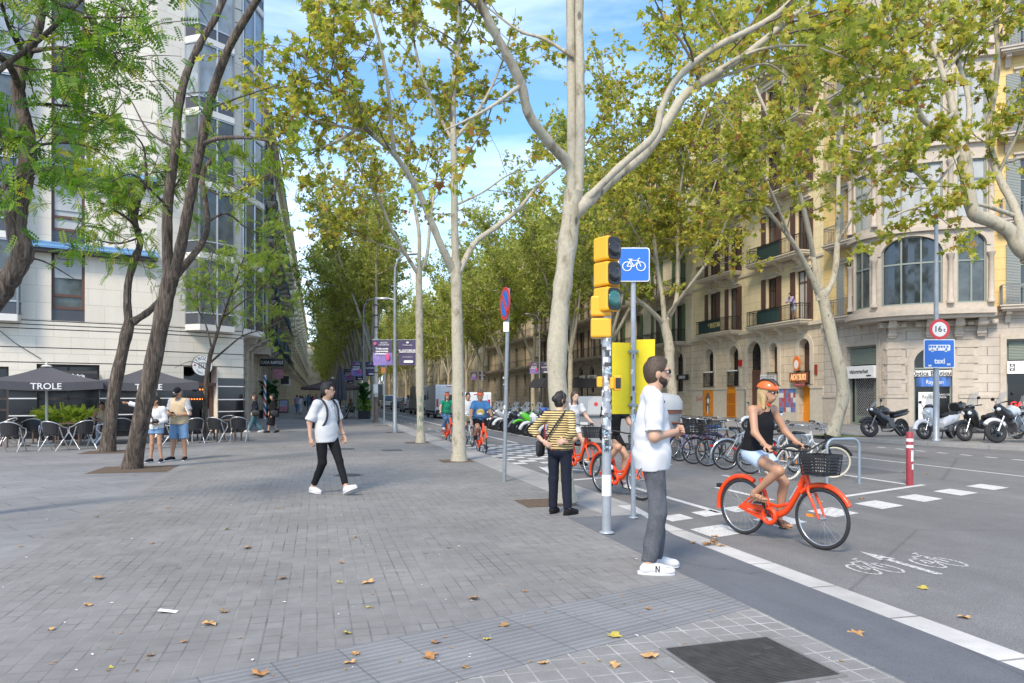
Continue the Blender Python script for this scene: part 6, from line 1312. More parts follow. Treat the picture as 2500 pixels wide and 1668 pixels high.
# big-leaf planters
leafmat('banana_leaf', [(0, (.03, .11, .03)), (1, (.10, .26, .07))], .2)
def bigleaf(label, loc, hgt, n, seed, grp='potted plants with big paddle leaves', pot=True):
    o = thing('potted_plant', label, 'plant', loc, 0, grp); rs = np.random.RandomState(seed)
    if pot: m = MB(); m.bx(-.35, .35, -.35, .35, 0, .55); m.build('pot', MT['plastic_black'], o)
    m = MB(); st = MB(); n = int(n * 1.5)
    for i in range(n):
        a = rs.uniform(0, 6.28); h = hgt * rs.uniform(.55, 1.); r_ = rs.uniform(.15, .55); tip = V((r_ * math.cos(a), r_ * math.sin(a), h)); b0 = V((.1 * math.cos(a), .1 * math.sin(a), .5)); L_ = rs.uniform(.5, .8); d = V((math.cos(a) * .6, math.sin(a) * .6, .7)).normalized(); sd_ = V((-math.sin(a), math.cos(a), 0)); s0 = tip - d * L_
        st.tube([b0, (b0 + s0) / 2 + V((0, 0, .1)), s0], .015, 5); up_ = d.cross(sd_); prev = None
        for k in range(7):
            t = k / 6; c = s0 + d * L_ * t - V((0, 0, .25 * t * t * L_)); w_ = .27 * math.sin(math.pi * min(1, t * .93 + .05)) ** .7 + .005; cur = (c + sd_ * w_ - up_ * .04, c, c - sd_ * w_ - up_ * .04)
            if prev: m.add([*prev, *cur], [(0, 1, 4, 3), (1, 2, 5, 4)], 0, True)
            prev = cur
    m.build('leaf_blades', MT['banana_leaf'], o); st.build('stems', MT['banana_leaf'], o); return o
o = bigleaf('tall potted plant with broad glossy leaves beside the worn pole', P(889.5, 1023), 2.7, 16, 4); leafy(o, 260, (0, .0, .9, .4, .4, .4), .16, 'locust_leaf', 6)
bigleaf('big leaved plant against the wall just right of the barber pole', ST(54, -3.5), 3.1, 14, 5); bigleaf('big leaved plant farther along the wall, near the poster stand', ST(61, -3.4), 3.0, 14, 6); bigleaf('low leafy plant between the barber pole and the poster stand', ST(57, -3.2), 1.9, 14, 8)
# barber pole
b = P(637, 1023.5) + UT * .25; o = thing('barber_pole', 'tall barber pole striped red white and blue', 'barber pole', b); 
def bstripe(t, bb, co):
    sp = N(t, 'ShaderNodeSeparateXYZ'); t.links.new(co.outputs['Object'], sp.inputs[0]); at = N(t, 'ShaderNodeMath', operation='ARCTAN2'); t.links.new(sp.outputs['Y'], at.inputs[0]); t.links.new(sp.outputs['X'], at.inputs[1])
    d = N(t, 'ShaderNodeMath', operation='DIVIDE'); d.inputs[1].default_value = 6.2832; t.links.new(at.outputs[0], d.inputs[0]); ml = N(t, 'ShaderNodeMath', operation='MULTIPLY_ADD'); ml.inputs[1].default_value = 1.05; t.links.new(sp.outputs['Z'], ml.inputs[0]); t.links.new(d.outputs[0], ml.inputs[2]); fr_ = N(t, 'ShaderNodeMath', operation='FRACT'); t.links.new(ml.outputs[0], fr_.inputs[0])
    r = N(t, 'ShaderNodeValToRGB'); r.color_ramp.interpolation = 'CONSTANT'; e = r.color_ramp.elements; e[0].position = 0; e[0].color = (.6, .03, .04, 1); e[1].position = .25; e[1].color = (.75, .75, .75, 1)
    for p, c in ((.5, (.03, .1, .45, 1)), (.75, (.75, .75, .75, 1))): q = e.new(p); q.color = c
    t.links.new(fr_.outputs[0], r.inputs[0]); t.links.new(r.outputs[0], bb.inputs['Base Color']); bb.inputs['Roughness'].default_value = .3
gmat('barber_stripe', bstripe); m = MB(); m.lathe([(.09, .08), (.09, 2.85)], 20); m.build('striped_tube', MT['barber_stripe'], o); m = MB(); m.lathe([(.13, 0), (.12, .08)], 16); m.lathe([(.11, 2.85), (.11, 2.93), (.03, 2.98)], 16); m.build('cap', MT['alu'], o)
# Casa Rafols sign, poster stand and hanging signs
s0 = 40.; o = thing('restaurant_sign', 'black hanging restaurant sign with white capitals over the promenade', 'sign', ST(57.5, -3.3, 4.05), R(15)); m = MB(); m.bx(-.85, .85, -.05, .05, -.28, .28); m.build('board', MT['black_paint'], o); text('CASA RAFOLS', .32, MT['white_paint'], XZ(0, -.053, 0), o, sx=.8, off=.003); m = MB(); m.bar((-.9, 0, .34), (.85, 0, .34), .03); m.build('bracket', MT['iron'], o)
b = P(698, 1006); b = ST(70, -3.0); o = thing('poster_stand', 'pavement poster stand with a pink and blue picture', 'sign', b, R(15)); m = MB(); m.bx(-.42, .42, -.06, .06, .02, 1.22); m.build('frame', MT['plastic_black'], o, .01); m = MB(); m.bx(-.36, .36, -.066, -.061, .12, .6); m.build('poster_lower', M('poster_pink', (.55, .22, .28), .5, var=.4, vs=5), o); m = MB(); m.bx(-.36, .36, -.066, -.061, .601, 1.15); m.build('poster_upper', M('poster_bluegrey', (.35, .4, .55), .5, var=.3, vs=5), o)
for s, z, lab, mt in ((75, 3.1, 'white hanging shop sign far down the left row', 'white_sign'), (70, 3.2, 'dark hanging shop sign next to the white one down the left row', 'plastic_black'), (57, 3.5, 'small pink hanging sign above the big leaved plants', 'poster_pink')): o = thing('hanging_sign', lab, 'sign', ST(s + 10, -3.3, z), R(15)); m = MB(); m.bx(-.4, .4, -.05, .05, -.4, .4); m.build('panel', MT[mt], o); m = MB(); m.bar((-.8, 0, .42), (.4, 0, .42), .03); m.build('bracket', MT['iron'], o)
# terrace under the brown parasol
for i, (px, Yq, rz) in enumerate(((845, 50, 120), (858, 52, 200), (790, 52, 60), (815, 54, 0), (870, 54, 240))): v = A(px, 0, Yq); copy_tree(c0, None, (v.x, v.y, 0), R(rz), 'chair of the far terrace under the brown parasol', 'chairs of the far terrace')
for px, Yq in ((838, 51), (800, 53)): v = A(px, 0, Yq); copy_tree(t0, None, (v.x, v.y, 0), .3, 'table of the far terrace under the brown parasol', 'tables of the far terrace')
# overhead wire
m = MB(); a, c = XA @ V((uA(-30), -.05, 4.2)) + CO, XA @ V((uA(100), -.05, 2.9)) + CO; m.tube([a, (a + c) / 2 - V((0, 0, .1)), c], .012, 5); tag(m.build('cable', MT['iron']), 'thin black cable slanting down the stone wall to the bar window', 'cable')
# ================================================================ VEHICLES
M('rubber', (.022, .022, .024), .75, var=.15, vs=20); M('tyre_cream', (.62, .57, .45), .7); M('chrome', (.55, .56, .57), .22, .9); M('spoke', (.42, .43, .44), .35, .7)
M('bike_orange', (.80, .062, .008), .4, coat=.15); M('bike_black', (.02, .02, .022), .4); M('bike_silver', (.42, .43, .45), .35, .5); M('bike_violet', (.12, .08, .22), .4); M('bike_rust', (.16, .085, .05), .7, var=.3); M('bike_green', (.08, .2, .12), .4); M('bike_white', (.65, .65, .63), .4); M('saddle_brown', (.18, .06, .03), .6); M('saddle_blue', (.02, .1, .35), .6)
M('reflector_orange', (.85, .25, .02), .3); M('light_red', (.5, .01, .01), .25, coat=.4)
def loft(m, secs, n=14, mi=0, e=.75, cap=True):
    """secs: (x, z, half width, half height) superellipse rings along x"""
    vs = []
    for x, z, w_, h in secs:
        for j in range(n):
            a = 6.2832 * j / n; c, s = math.cos(a), math.sin(a); vs.append((x, w_ * math.copysign(abs(c) ** e, c), z + h * math.copysign(abs(s) ** e, s)))
    k = len(secs); m.add(vs, [(i * n + j, i * n + (j + 1) % n, (i + 1) * n + (j + 1) % n, (i + 1) * n + j) for i in range(k - 1) for j in range(n)], mi, True)
    if cap: m.add(vs[:n], [tuple(range(n))[::-1]], mi, True); m.add(vs[-n:], [tuple(range(n))], mi, True)
def wheel(par, cx, r, wd, tyre='rubber', rim='chrome', X=None, spokes=22, disc=0, name='wheel'):
    m = MB(); m.X = X; cz = r; m.tube([(cx + (r - wd) * math.cos(a), 0, cz + (r - wd) * math.sin(a)) for a in [6.2832 * i / 36 for i in range(36)]], wd, 8, closed=True); o = m.build(name, MT[tyre], par)
    q = MB(); q.X = X; rr = r - 2 * wd - .004
    if disc:
        q.tube([(cx + rr * math.cos(a), 0, cz + rr * math.sin(a)) for a in [6.2832 * i / 28 for i in range(28)]], wd * .55, 6, closed=True)
        for i in range(disc): a = 6.2832 * i / disc; q.bar((cx, 0, cz), (cx + rr * math.cos(a), 0, cz + rr * math.sin(a)), (wd * .7, .025))
        q.lathe([(.05, -.07), (.05, .07)], 12, 0, frame((cx, 0, cz), (1, 0, 0), (0, 0, 1), (0, -1, 0))); q.build('rim', MT[rim], o)
    else:
        q.tube([(cx + rr * math.cos(a), 0, cz + rr * math.sin(a)) for a in [6.2832 * i / 36 for i in range(36)]], .009, 6, closed=True); q.build('rim', MT[rim], o)
        s = MB(); s.X = X
        for i in range(spokes):
            a = 6.2832 * i / spokes; b_ = a + (.5 if i % 2 else -.5); y = .025 if i % 4 < 2 else -.025; s.tube([(cx + .02 * math.cos(b_), y, cz + .02 * math.sin(b_)), (cx + rr * math.cos(a), 0, cz + rr * math.sin(a))], .0016, 3, cap=False)
        s.lathe([(.022, -.045), (.022, .045)], 10, 0, frame((cx, 0, cz), (1, 0, 0), (0, 0, 1), (0, -1, 0))); s.build('spokes', MT['spoke'], o)
    return o
def basket(par, x0, x1, wd, z0, z1, name='basket', mat='plastic_black', n=7, X=None, flare=.03):
    m = MB(); m.X = X; t = .007
    for i in range(n):
        z = z0 + (z1 - z0) * i / (n - 1); f = flare * (i / (n - 1)); a, b, c = x0 - f, x1 + f, wd / 2 + f; h = .009 if i < n - 1 else .016
        m.bx(a, b, -c - t, -c, z - h, z + h); m.bx(a, b, c, c + t, z - h, z + h); m.bx(a - t, a, -c, c, z - h, z + h); m.bx(b, b + t, -c, c, z - h, z + h)
    for i in range(6):
        u = i / 5; x = x0 + (x1 - x0) * u
        for s in (-1, 1): m.bar((x, s * wd / 2, z0), (x + flare * (2 * u - 1), s * (wd / 2 + flare), z1), .011)
        y = -wd / 2 + wd * u; m.bar((x0, y, z0), (x0 - flare, y * (1 + 2 * flare / wd), z1), .011); m.bar((x1, y, z0), (x1 + flare, y * (1 + 2 * flare / wd), z1), .011)
    m.bx(x0, x1, -wd / 2, wd / 2, z0 - .01, z0); return m.build(name, MT[mat], par)
def arcxz(cx, cz, r, a0, a1, n=14): return [(cx + r * math.cos(a0 + (a1 - a0) * i / n), 0, cz + r * math.sin(a0 + (a1 - a0) * i / n)) for i in range(n + 1)]
def bicycle(label, loc, ang, col, style='city', grp=None, bsk=None, guard=None, tyre='rubber', saddle='plastic_black', crank=.6, steer=0., lean=0., crate=False, r=.335, wb=1.07, text_=False, detail=True):
    o = thing('bicycle', label, 'bicycle', loc, 0, grp); o.rotation_euler = (lean, 0, ang); f = MT[col]; bb, rh, fh = (.42, 0, .285), (0, 0, r), (wb, 0, r); ht, hb = (wb - .24, 0, .93), (wb - .17, 0, .70)
    if style == 'step': ht, hb = (wb - .23, 0, .90), (wb - .16, 0, .68)
    S = Matrix.Translation(hb) @ Matrix.Rotation(steer, 4, V(ht) - V(hb)) @ Matrix.Translation(-V(hb)); sk = 22 if detail else 12
    m = MB()
    if style == 'step':
        m.tube(smooth_path([(wb - .20, 0, .80), (wb - .32, 0, .56), (.60, 0, .345), bb], 4), [.036] * 12 + [.04], 10); m.tube([bb, (.33, 0, .52), (.27, 0, .70)], .026, 10); m.tube(smooth_path([(wb - .45, 0, .44), (.5, 0, .40), (.37, 0, .42)], 3), .02, 8); m.tube([ht, hb], .032, 10)
        for s in (-1, 1): m.tube([(bb[0], s * .03, bb[2]), (.2, s * .055, .3), (0, s * .06, r)], .014, 6); m.tube([(.31, s * .02, .58), (.15, s * .055, .46), (0, s * .06, r)], .013, 6)
    else:
        top = (wb - .22, 0, .86) if style == 'diamond' else (wb - .2, 0, .78); st = (.26, 0, .80) if style == 'diamond' else (.33, 0, .52)
        m.tube([(wb - .19, 0, .76), bb], .02, 8); m.tube([bb, (.25, 0, .82)], .017, 8); m.tube([top, st], .017, 8); m.tube([ht, hb], .022, 8)
        for s in (-1, 1): m.tube([(bb[0], s * .03, bb[2]), (0, s * .06, r)], .011, 6); m.tube([(.27, s * .015, .74), (0, s * .06, r)], .009, 6)
    m.build('frame', f, o)
    m = MB(); m.X = S
    for s in (-1, 1): m.tube([(hb[0] + .005, s * .02, hb[2] - .01), (hb[0] + .03, s * .058, hb[2] - .06), (wb - .05, s * .058, r + .12), (wb, s * .055, r)], [.018, .018, .015, .011], 8)
    m.build('fork', f, o)
    wheel(o, 0, r, .021, tyre, 'chrome', None, sk); wheel(o, wb, r, .021, tyre, 'chrome', S, sk)
    m = MB(); m.X = S; stem = (ht[0] - .04, 0, 1.06); m.tube([ht, stem], .014, 8); m.tube(smooth_path([(stem[0] - .22, -.30, stem[2] + .02), (stem[0] - .08, -.27, stem[2] + .03), (stem[0] + .03, -.12, stem[2]), (stem[0] + .03, .12, stem[2]), (stem[0] - .08, .27, stem[2] + .03), (stem[0] - .22, .30, stem[2] + .02)], 4), .012, 8); h = m.build('handlebar', MT['plastic_black' if style == 'step' else 'chrome'], o)
    m = MB(); m.X = S
    for s in (-1, 1): m.tube([(stem[0] - .23, s * .30, stem[2] + .02), (stem[0] - .11, s * .28, stem[2] + .03)], .017, 8); m.tube([(stem[0] - .10, s * .28, stem[2] + .02), (stem[0] - .16, s * .3, stem[2] - .03)], .006, 5)
    m.build('grip', MT['plastic_black'], h)
    m = MB(); m.tube([(.255, 0, .76), (.225, 0, .91)], .013, 8); m.build('seat_post', MT['chrome'], o); m = MB(); loft(m, [(.08, .945, .075, .035), (.14, .95, .085, .035), (.22, .945, .06, .028), (.30, .94, .028, .022), (.35, .935, .015, .012)], 12, 0, 1.); m.build('saddle', MT[saddle], o)
    m = MB(); c, s_ = math.cos(crank), math.sin(crank)
    for s in (-1, 1): p = (bb[0] + s * .165 * c, s * .09, bb[2] - s * .165 * s_); m.bar((bb[0], s * .06, bb[2]), (p[0], s * .085, p[2]), .018); m.box((p[0], s * .14, p[2]), (.09, .09, .02))
    m.tube([(bb[0], -.06, bb[2]), (bb[0], .06, bb[2])], .02, 8); m.build('crank_pedals', MT['plastic_black'], o)
    m = MB(); m.tube([(bb[0] + .085 * math.cos(a), -.045, bb[2] + .085 * math.sin(a)) for a in [.2618 * i for i in range(24)]], .028 if style == 'step' else .006, 8, closed=True)
    if style == 'step': m.prism([(.40, .335), (.40, .39), (.08, .395), (.02, .36), (.08, .335)], -.075, -.03, xz(0, 0)); m.prism([(.40, .20), (.02, .315), (.02, .335), (.40, .245)], -.06, -.04, xz(0, 0)); m.build('chain_guard', f, o)
    else: m.bar((bb[0], -.045, bb[2] + .08), (0, -.045, r + .035), .008); m.bar((bb[0], -.045, bb[2] - .08), (0, -.045, r - .035), .008); m.build('chainring', MT['spoke'], o)
    if guard:
        m = MB(); m.tube(arcxz(0, r, r + .03, R(62), R(190), 16), .031, 6, flat=(0, 1, 0)); m.build('rear_mudguard', MT[guard], o); m = MB(); m.X = S; m.tube(arcxz(wb, r, r + .03, R(28), R(135), 12), .03, 6, flat=(0, 1, 0)); m.build('front_mudguard', MT[guard], o)
    if bsk: basket(o, wb - .15, wb + .12, .28, .82, 1.02, X=S, flare=.02)
    if crate: basket(o, -.22, .16, .34, .76, .98, 'rear_crate', n=6, flare=0.01); m = MB(); m.bx(-.24, .18, -.07, .07, .735, .75); m.bar((0, -.07, r), (-.05, -.07, .74), .01); m.bar((0, .07, r), (-.05, .07, .74), .01); m.build('rear_rack', MT['bike_black'], o)
    m = MB(); q = 2.3; m.box((.12 * 1.5, 0, r + .02), (.02, .012, .07)); m.X = S; m.box((wb - .14, 0, r + .02), (.1, .012, .03)); m.build('reflector', MT['reflector_orange'], o); m = MB(); m.box((-r - .02 if guard else -.02, 0, r + .22 if guard else .66), (.05, .06, .05)); m.build('rear_light', MT['plastic_black' if style == 'step' else 'light_red'], o)
    if not guard or crate is None: pass
    if text_:
        q = MB(); d = V((.60, 0, .345)) - V((wb - .22, 0, .76)); q.X = Matrix.Translation((0, 0, 0)); m = MB()
        for s in (-1, 1): m.bar((wb - .27, s * .036, .665), (wb - .37, s * .036, .505), (.045, .003))
        m.build('frame_decal', MT['white_paint'], o)
    return o
HD = lambda v: math.atan2(v.y, v.x)
FWD = -US                                                           # toward the camera along the street
GB = 'parked bicycles'
# parked row: rear wheels toward the bike lane
for s, t, kw, lab in ((12.55, 9.0, dict(col='bike_black', style='city', tyre='tyre_cream', guard='bike_black', steer=-.5, lean=.1), 'black parked bicycle with cream tyres at the right end of the row'),
    (13.75, 8.95, dict(col='bike_black', style='diamond', guard='bike_black', lean=-.08, steer=.4), 'black parked bicycle with a black mudguard, second from the right end of the row'),
    (14.65, 8.9, dict(col='bike_silver', style='diamond', guard='chrome', lean=.05, steer=.3), 'silver parked bicycle with a chrome rear mudguard'),
    (15.5, 8.95, dict(col='bike_black', style='city', crate=True, saddle='saddle_blue', lean=-.05), 'parked bicycle with a black rear crate and a blue saddle'),
    (16.1, 8.9, dict(col='bike_rust', style='diamond', crate=True, saddle='saddle_brown', lean=.06, steer=-.3), 'rusty brown parked bicycle with a long black rear crate'),
    (16.9, 8.95, dict(col='bike_violet', style='city', bsk=True, guard='bike_violet', lean=-.05), 'violet parked bicycle with a front basket, near the man in the white T-shirt'),
    (17.7, 9.05, dict(col='bike_silver', style='city', bsk=True, saddle='saddle_brown', steer=.4), 'silver parked bicycle with a brown saddle, just left of the violet one'),
    (13.3, 9.2, dict(col='bike_white', style='diamond', tyre='tyre_cream', lean=.07, steer=.5), 'white parked bicycle with cream tyres behind the riding woman'),
    (18.5, 9.1, dict(col='bike_green', style='city', bsk=True), 'green parked bicycle at the far left end of the row by the round bin')):
    bicycle(lab, ST(s, t, RD), TH + random.uniform(-.09, .09), grp=GB, **kw)
# ---------------------------------------------------------------- scooters and motorcycles
for nm, c in (('paint_white', (.68, .69, .70)), ('paint_black', (.012, .012, .014)), ('paint_green', (.10, .55, .03)), ('paint_silver', (.38, .39, .41)), ('paint_red', (.45, .02, .02)), ('paint_blue', (.03, .1, .4)), ('paint_grey', (.12, .125, .13))): M(nm, c, .3, coat=.6)
M('seat_black', (.018, .018, .02), .65); M('engine', (.17, .17, .175), .45, .6); M('screen', (.30, .33, .35), .08, alpha=.45); M('headlight', (.75, .77, .78), .1, coat=.5)
def scooter(label, loc, ang, col, grp, screen=True, topbox=None, big=1., lean=-.12, steer=.35, col2=None, name='scooter'):
    o = thing(name, label, 'scooter', loc, 0, grp); o.rotation_euler = (lean, 0, ang); o.scale = (big,) * 3; p = MT[col]; p2 = MT[col2 or col]; r = .27; wb = 1.36
    hb = (1.06, 0, .78); S = Matrix.Translation(hb) @ Matrix.Rotation(steer, 4, V((-.35, 0, .9))) @ Matrix.Translation(-V(hb))
    wheel(o, 0, r, .06, disc=5, rim='engine'); wheel(o, wb, r, .055, disc=5, rim='engine', X=S)
    m = MB(); loft(m, [(-.42, .72, .05, .05), (-.34, .68, .12, .1), (-.1, .62, .17, .16), (.2, .58, .19, .19), (.42, .5, .17, .16), (.5, .42, .12, .08)]); m.build('rear_body', p2, o)
    m = MB(); loft(m, [(.34, .32, .14, .07), (.6, .28, .17, .06), (.9, .3, .17, .07), (1.0, .36, .14, .08)]); m.build('floor_tunnel', MT['paint_grey'], o)
    m = MB(); loft(m, [(.86, .55, .16, .24), (.97, .66, .21, .30), (1.07, .76, .2, .25), (1.16, .82, .14, .15), (1.22, .84, .06, .06)]); m.build('front_shield', p, o)
    m = MB(); m.X = S; m.tube(arcxz(wb, r, r + .04, R(10), R(150), 12), .075, 8, flat=(0, 1, 0)); m.build('front_mudguard', p, o)
    m = MB(); m.X = S
    for s in (-1, 1): m.tube([(1.14, s * .085, .66), (wb, s * .085, r)], .025, 8)
    m.build('fork', MT['chrome'], o)
    m = MB(); loft(m, [(-.38, .80, .07, .04), (-.2, .81, .14, .06), (.05, .78, .15, .06), (.12, .74, .14, .06), (.35, .73, .12, .055), (.45, .70, .07, .04)]); m.build('seat', MT['seat_black'], o)
    m = MB(); m.X = S; loft(m, [(.92, 1.0, .1, .06), (1.0, 1.02, .15, .08), (1.1, 1.0, .09, .07)]); m.tube([(.9, -.36, 1.02), (1.0, -.12, 1.03), (1.0, .12, 1.03), (.9, .36, 1.02)], .018, 8); h = m.build('handlebar', MT['paint_black'], o)
    m = MB(); m.X = S
    for s in (-1, 1): m.tube([(.97, s * .26, 1.03), (.98, s * .33, 1.2)], .008, 5); m.ball((.97, s * .36, 1.23), (.02, .07, .045), 10, 6)
    m.build('mirror', MT['paint_black'], h)
    m = MB(); m.ball((1.19, .09, .83), (.05, .06, .05), 10, 6); m.ball((1.19, -.09, .83), (.05, .06, .05), 10, 6); m.build('headlight', MT['headlight'], o)
    if screen:
        m = MB()
        for i in range(6):
            for j in range(5):
                g = lambda u, v: S @ V((1.1 - .22 * v - .12 * (2 * u - 1) ** 2, (2 * u - 1) * .22 * (1 - .15 * v), 1.02 + .42 * v)); m.add([g(i / 6, j / 5), g((i + 1) / 6, j / 5), g((i + 1) / 6, (j + 1) / 5), g(i / 6, (j + 1) / 5)], [(0, 1, 2, 3)], 0, True)
        m.build('windscreen', MT['screen'], o)
    if topbox: m = MB(); loft(m, [(-.68, 1.0, .16, .12), (-.62, 1.0, .21, .15), (-.35, 1.0, .21, .15), (-.28, 1.0, .16, .12)], e=.5); m.bx(-.5, -.3, -.1, .1, .78, .86); m.build('top_box', MT[topbox], o)
    m = MB(); m.bx(-.2, .35, -.16, .16, .22, .42); m.tube([(.2, -.17, .28), (-.35, -.2, .36)], .05, 10); m.build('engine', MT['engine'], o); m = MB(); m.bar((.25, .1, .25), (.2, .2, .0), .025); m.bar((.25, -.1, .25), (.2, -.2, .0), .025); m.build('stand', MT['engine'], o); m = MB(); m.box((-.43, 0, .7), (.03, .12, .06)); m.build('tail_light', MT['light_red'], o)
    return o
def motorcycle(label, loc, ang, col, grp, adv=False, lean=-.16, steer=.3, col2='paint_black', big=1.):
    o = thing('motorcycle', label, 'motorcycle', loc, 0, grp); o.rotation_euler = (lean, 0, ang); o.scale = (big,) * 3; r = .31; wb = 1.42; hb = (1.1, 0, .8); S = Matrix.Translation(hb) @ Matrix.Rotation(steer, 4, V((-.4, 0, .9))) @ Matrix.Translation(-V(hb)); p = MT[col]
    wheel(o, 0, r, .075, disc=5, rim='paint_black'); wheel(o, wb, r, .06, disc=5, rim='paint_black', X=S)
    m = MB(); loft(m, [(.52, .82, .1, .07), (.62, .86, .15, .13), (.8, .88, .17, .16), (.95, .84, .13, .12), (1.02, .8, .06, .05)]); m.build('fuel_tank', p, o)
    m = MB(); loft(m, [(-.35, .92, .05, .03), (-.2, .88, .1, .05), (.05, .84, .13, .05), (.2, .80, .14, .05), (.45, .80, .12, .06), (.56, .82, .08, .05)]); m.build('seat', MT['seat_black'], o); m = MB(); loft(m, [(-.42, .86, .03, .03), (-.25, .8, .09, .07), (.1, .74, .12, .08), (.4, .68, .11, .08)]); m.build('tail', p, o)
    m = MB(); m.box((.62, 0, .45), (.36, .3, .34)); m.box((.75, 0, .62), (.3, .24, .2)); m.lathe([(.12, -.18), (.12, .18)], 14, 0, frame((.6, 0, .42), (1, 0, 0), (0, 0, 1), (0, -1, 0))); m.bar((.5, 0, .42), (0, .08, r), (.05, .07)); m.bar((.5, 0, .42), (0, -.08, r), (.05, .07)); m.build('engine', MT['engine'], o, .02)
    m = MB(); m.tube([(.8, -.15, .5), (.7, -.17, .2), (.3, -.17, .2), (-.1, -.18, .38)], [.03, .03, .04, .055], 10); m.build('exhaust', MT['chrome'], o)
    m = MB(); loft(m, [(.72, .55, .16, .2) if not adv else (.85, .7, .14, .1), (.95, .62, .19, .24) if not adv else (.98, .78, .18, .14), (1.12, .78, .18, .2), (1.28, .9 + .05 * adv, .13, .13), (1.38, .92 + .05 * adv, .05, .05)]); m.build('fairing', MT[col2] if adv else p, o)
    m = MB(); m.X = S; m.tube(arcxz(wb, r, r + .03, R(40), R(150), 10), .06, 6, flat=(0, 1, 0)); m.build('front_mudguard', p, o); m = MB(); m.X = S
    for s in (-1, 1): m.tube([(1.08, s * .1, .85), (wb, s * .1, r)], .028, 8)
    m.build('fork', MT['chrome' if adv else 'paint_grey'], o)
    m = MB(); m.X = S; hz = 1.12 if adv else .98; m.tube([(.98, -.38, hz - .02), (1.04, -.12, hz), (1.04, .12, hz), (.98, .38, hz - .02)], .018, 8); h = m.build('handlebar', MT['paint_black'], o); m = MB(); m.X = S
    for s in (-1, 1): m.tube([(1.02, s * .24, hz), (1.04, s * .34, hz + .15)], .008, 5); m.ball((1.03, s * .37, hz + .17), (.02, .08, .05), 10, 6)
    m.build('mirror', MT['paint_black'], h); m = MB(); m.ball((1.33, .06, .93), (.06, .06, .05), 10, 6); m.ball((1.33, -.06, .93), (.06, .06, .05), 10, 6); m.build('headlight', MT['headlight'], o)
    m = MB(); vh = .38 if adv else .2
    for i in range(6):
        for j in range(4): g = lambda u, v: S @ V((1.3 - .25 * v - .1 * (2 * u - 1) ** 2, (2 * u - 1) * .16, 1.02 + vh * v)); m.add([g(i / 6, j / 4), g((i + 1) / 6, j / 4), g((i + 1) / 6, (j + 1) / 4), g(i / 6, (j + 1) / 4)], [(0, 1, 2, 3)], 0, True)
    m.build('windscreen', MT['screen'], o); m = MB(); m.bar((.5, .14, .35), (.35, .28, .0), .02); m.build('stand', MT['engine'], o)
    if adv: m = MB(); [m.tube([(.8, s * .2, .35), (1.0, s * .24, .6), (.85, s * .22, .8), (.6, s * .2, .5)], .014, 6, closed=True) for s in (-1, 1)]; m.build('crash_bar', MT['chrome'], o)
    return o
GM = 'scooters and motorcycles parked across the bike lane'; ax = HD(-UT) - .18
for s, typ, kw, lab in ((26.2, 's', dict(col='paint_white', topbox=None, screen=False), 'white scooter nearest the striped shirt woman in the parked row'), (27.1, 's', dict(col='paint_silver', topbox='paint_red'), 'silver scooter with a red top box in the parked row'), (28.0, 's', dict(col='paint_black', screen=False), 'black scooter between the red topped one and the green one'),
    (28.95, 's', dict(col='paint_white', col2='paint_green', topbox='paint_white', screen=True), 'white fronted scooter with green side panels'), (29.95, 'm', dict(col='paint_green'), 'bright green motorcycle in the parked row'), (30.9, 's', dict(col='paint_grey', screen=True), 'grey scooter left of the bright green motorcycle'), (31.8, 'm', dict(col='paint_black'), 'black motorcycle in the middle of the parked row'),
    (32.7, 's', dict(col='paint_black', topbox='paint_blue'), 'black scooter with a blue top box'), (33.6, 's', dict(col='paint_white', screen=False), 'white scooter beyond the one with the blue top box'), (34.5, 'm', dict(col='paint_silver'), 'silver motorcycle toward the far end of the parked row'), (35.4, 's', dict(col='paint_grey'), 'grey scooter next to last in the parked row'), (36.3, 's', dict(col='paint_black', topbox='paint_black'), 'black scooter with a black top box at the far end of the row')):
    (scooter if typ == 's' else motorcycle)(lab, ST(s, 9.75, RD), ax + random.uniform(-.08, .08), grp=GM, lean=random.choice((-.13, -.1)), **kw)
GQ = 'motorcycles parked on the right pavement'
def moto_at(fx, fy, rx, ry, fn, label, **kw):
    f, r_ = P(fx, fy), P(rx, ry); d = (f - r_); d.y *= .6; fn(label, (f + r_) / 2 - d.normalized() * .7 * kw.get('big', 1.), HD(d), grp=GQ, **kw)
moto_at(2120, 1068.6, 2210, 1064, motorcycle, 'black sports motorcycle parked left of the white maxi scooter', big=1.12, col='paint_black', lean=.14, steer=-.35)
moto_at(2242, 1077, 2335, 1067, scooter, 'white maxi scooter with a dark windscreen behind the lamp post', col='paint_white', topbox='paint_black', big=1.15, lean=.1, steer=-.3)
moto_at(2343, 1081, 2438, 1072, scooter, 'black maxi scooter with a clear windscreen right of the lamp post', col='paint_black', big=1.15, lean=.1, steer=-.3)
moto_at(2440, 1083, 2520, 1078, motorcycle, 'tall white and black touring motorcycle at the right edge', col='paint_white', adv=True, lean=.1, steer=-.3, big=1.2)
moto_at(2475, 1074, 2560, 1068, scooter, 'dark grey scooter behind the tall touring motorcycle at the right edge', col='paint_grey', lean=.1, steer=-.3, big=1.1)
scooter('white scooter standing on the far pavement behind the riding woman', V((12.0, 33.3, 0)), HD(V((-1, -.1, 0))), 'paint_white', None, screen=False, lean=.08)
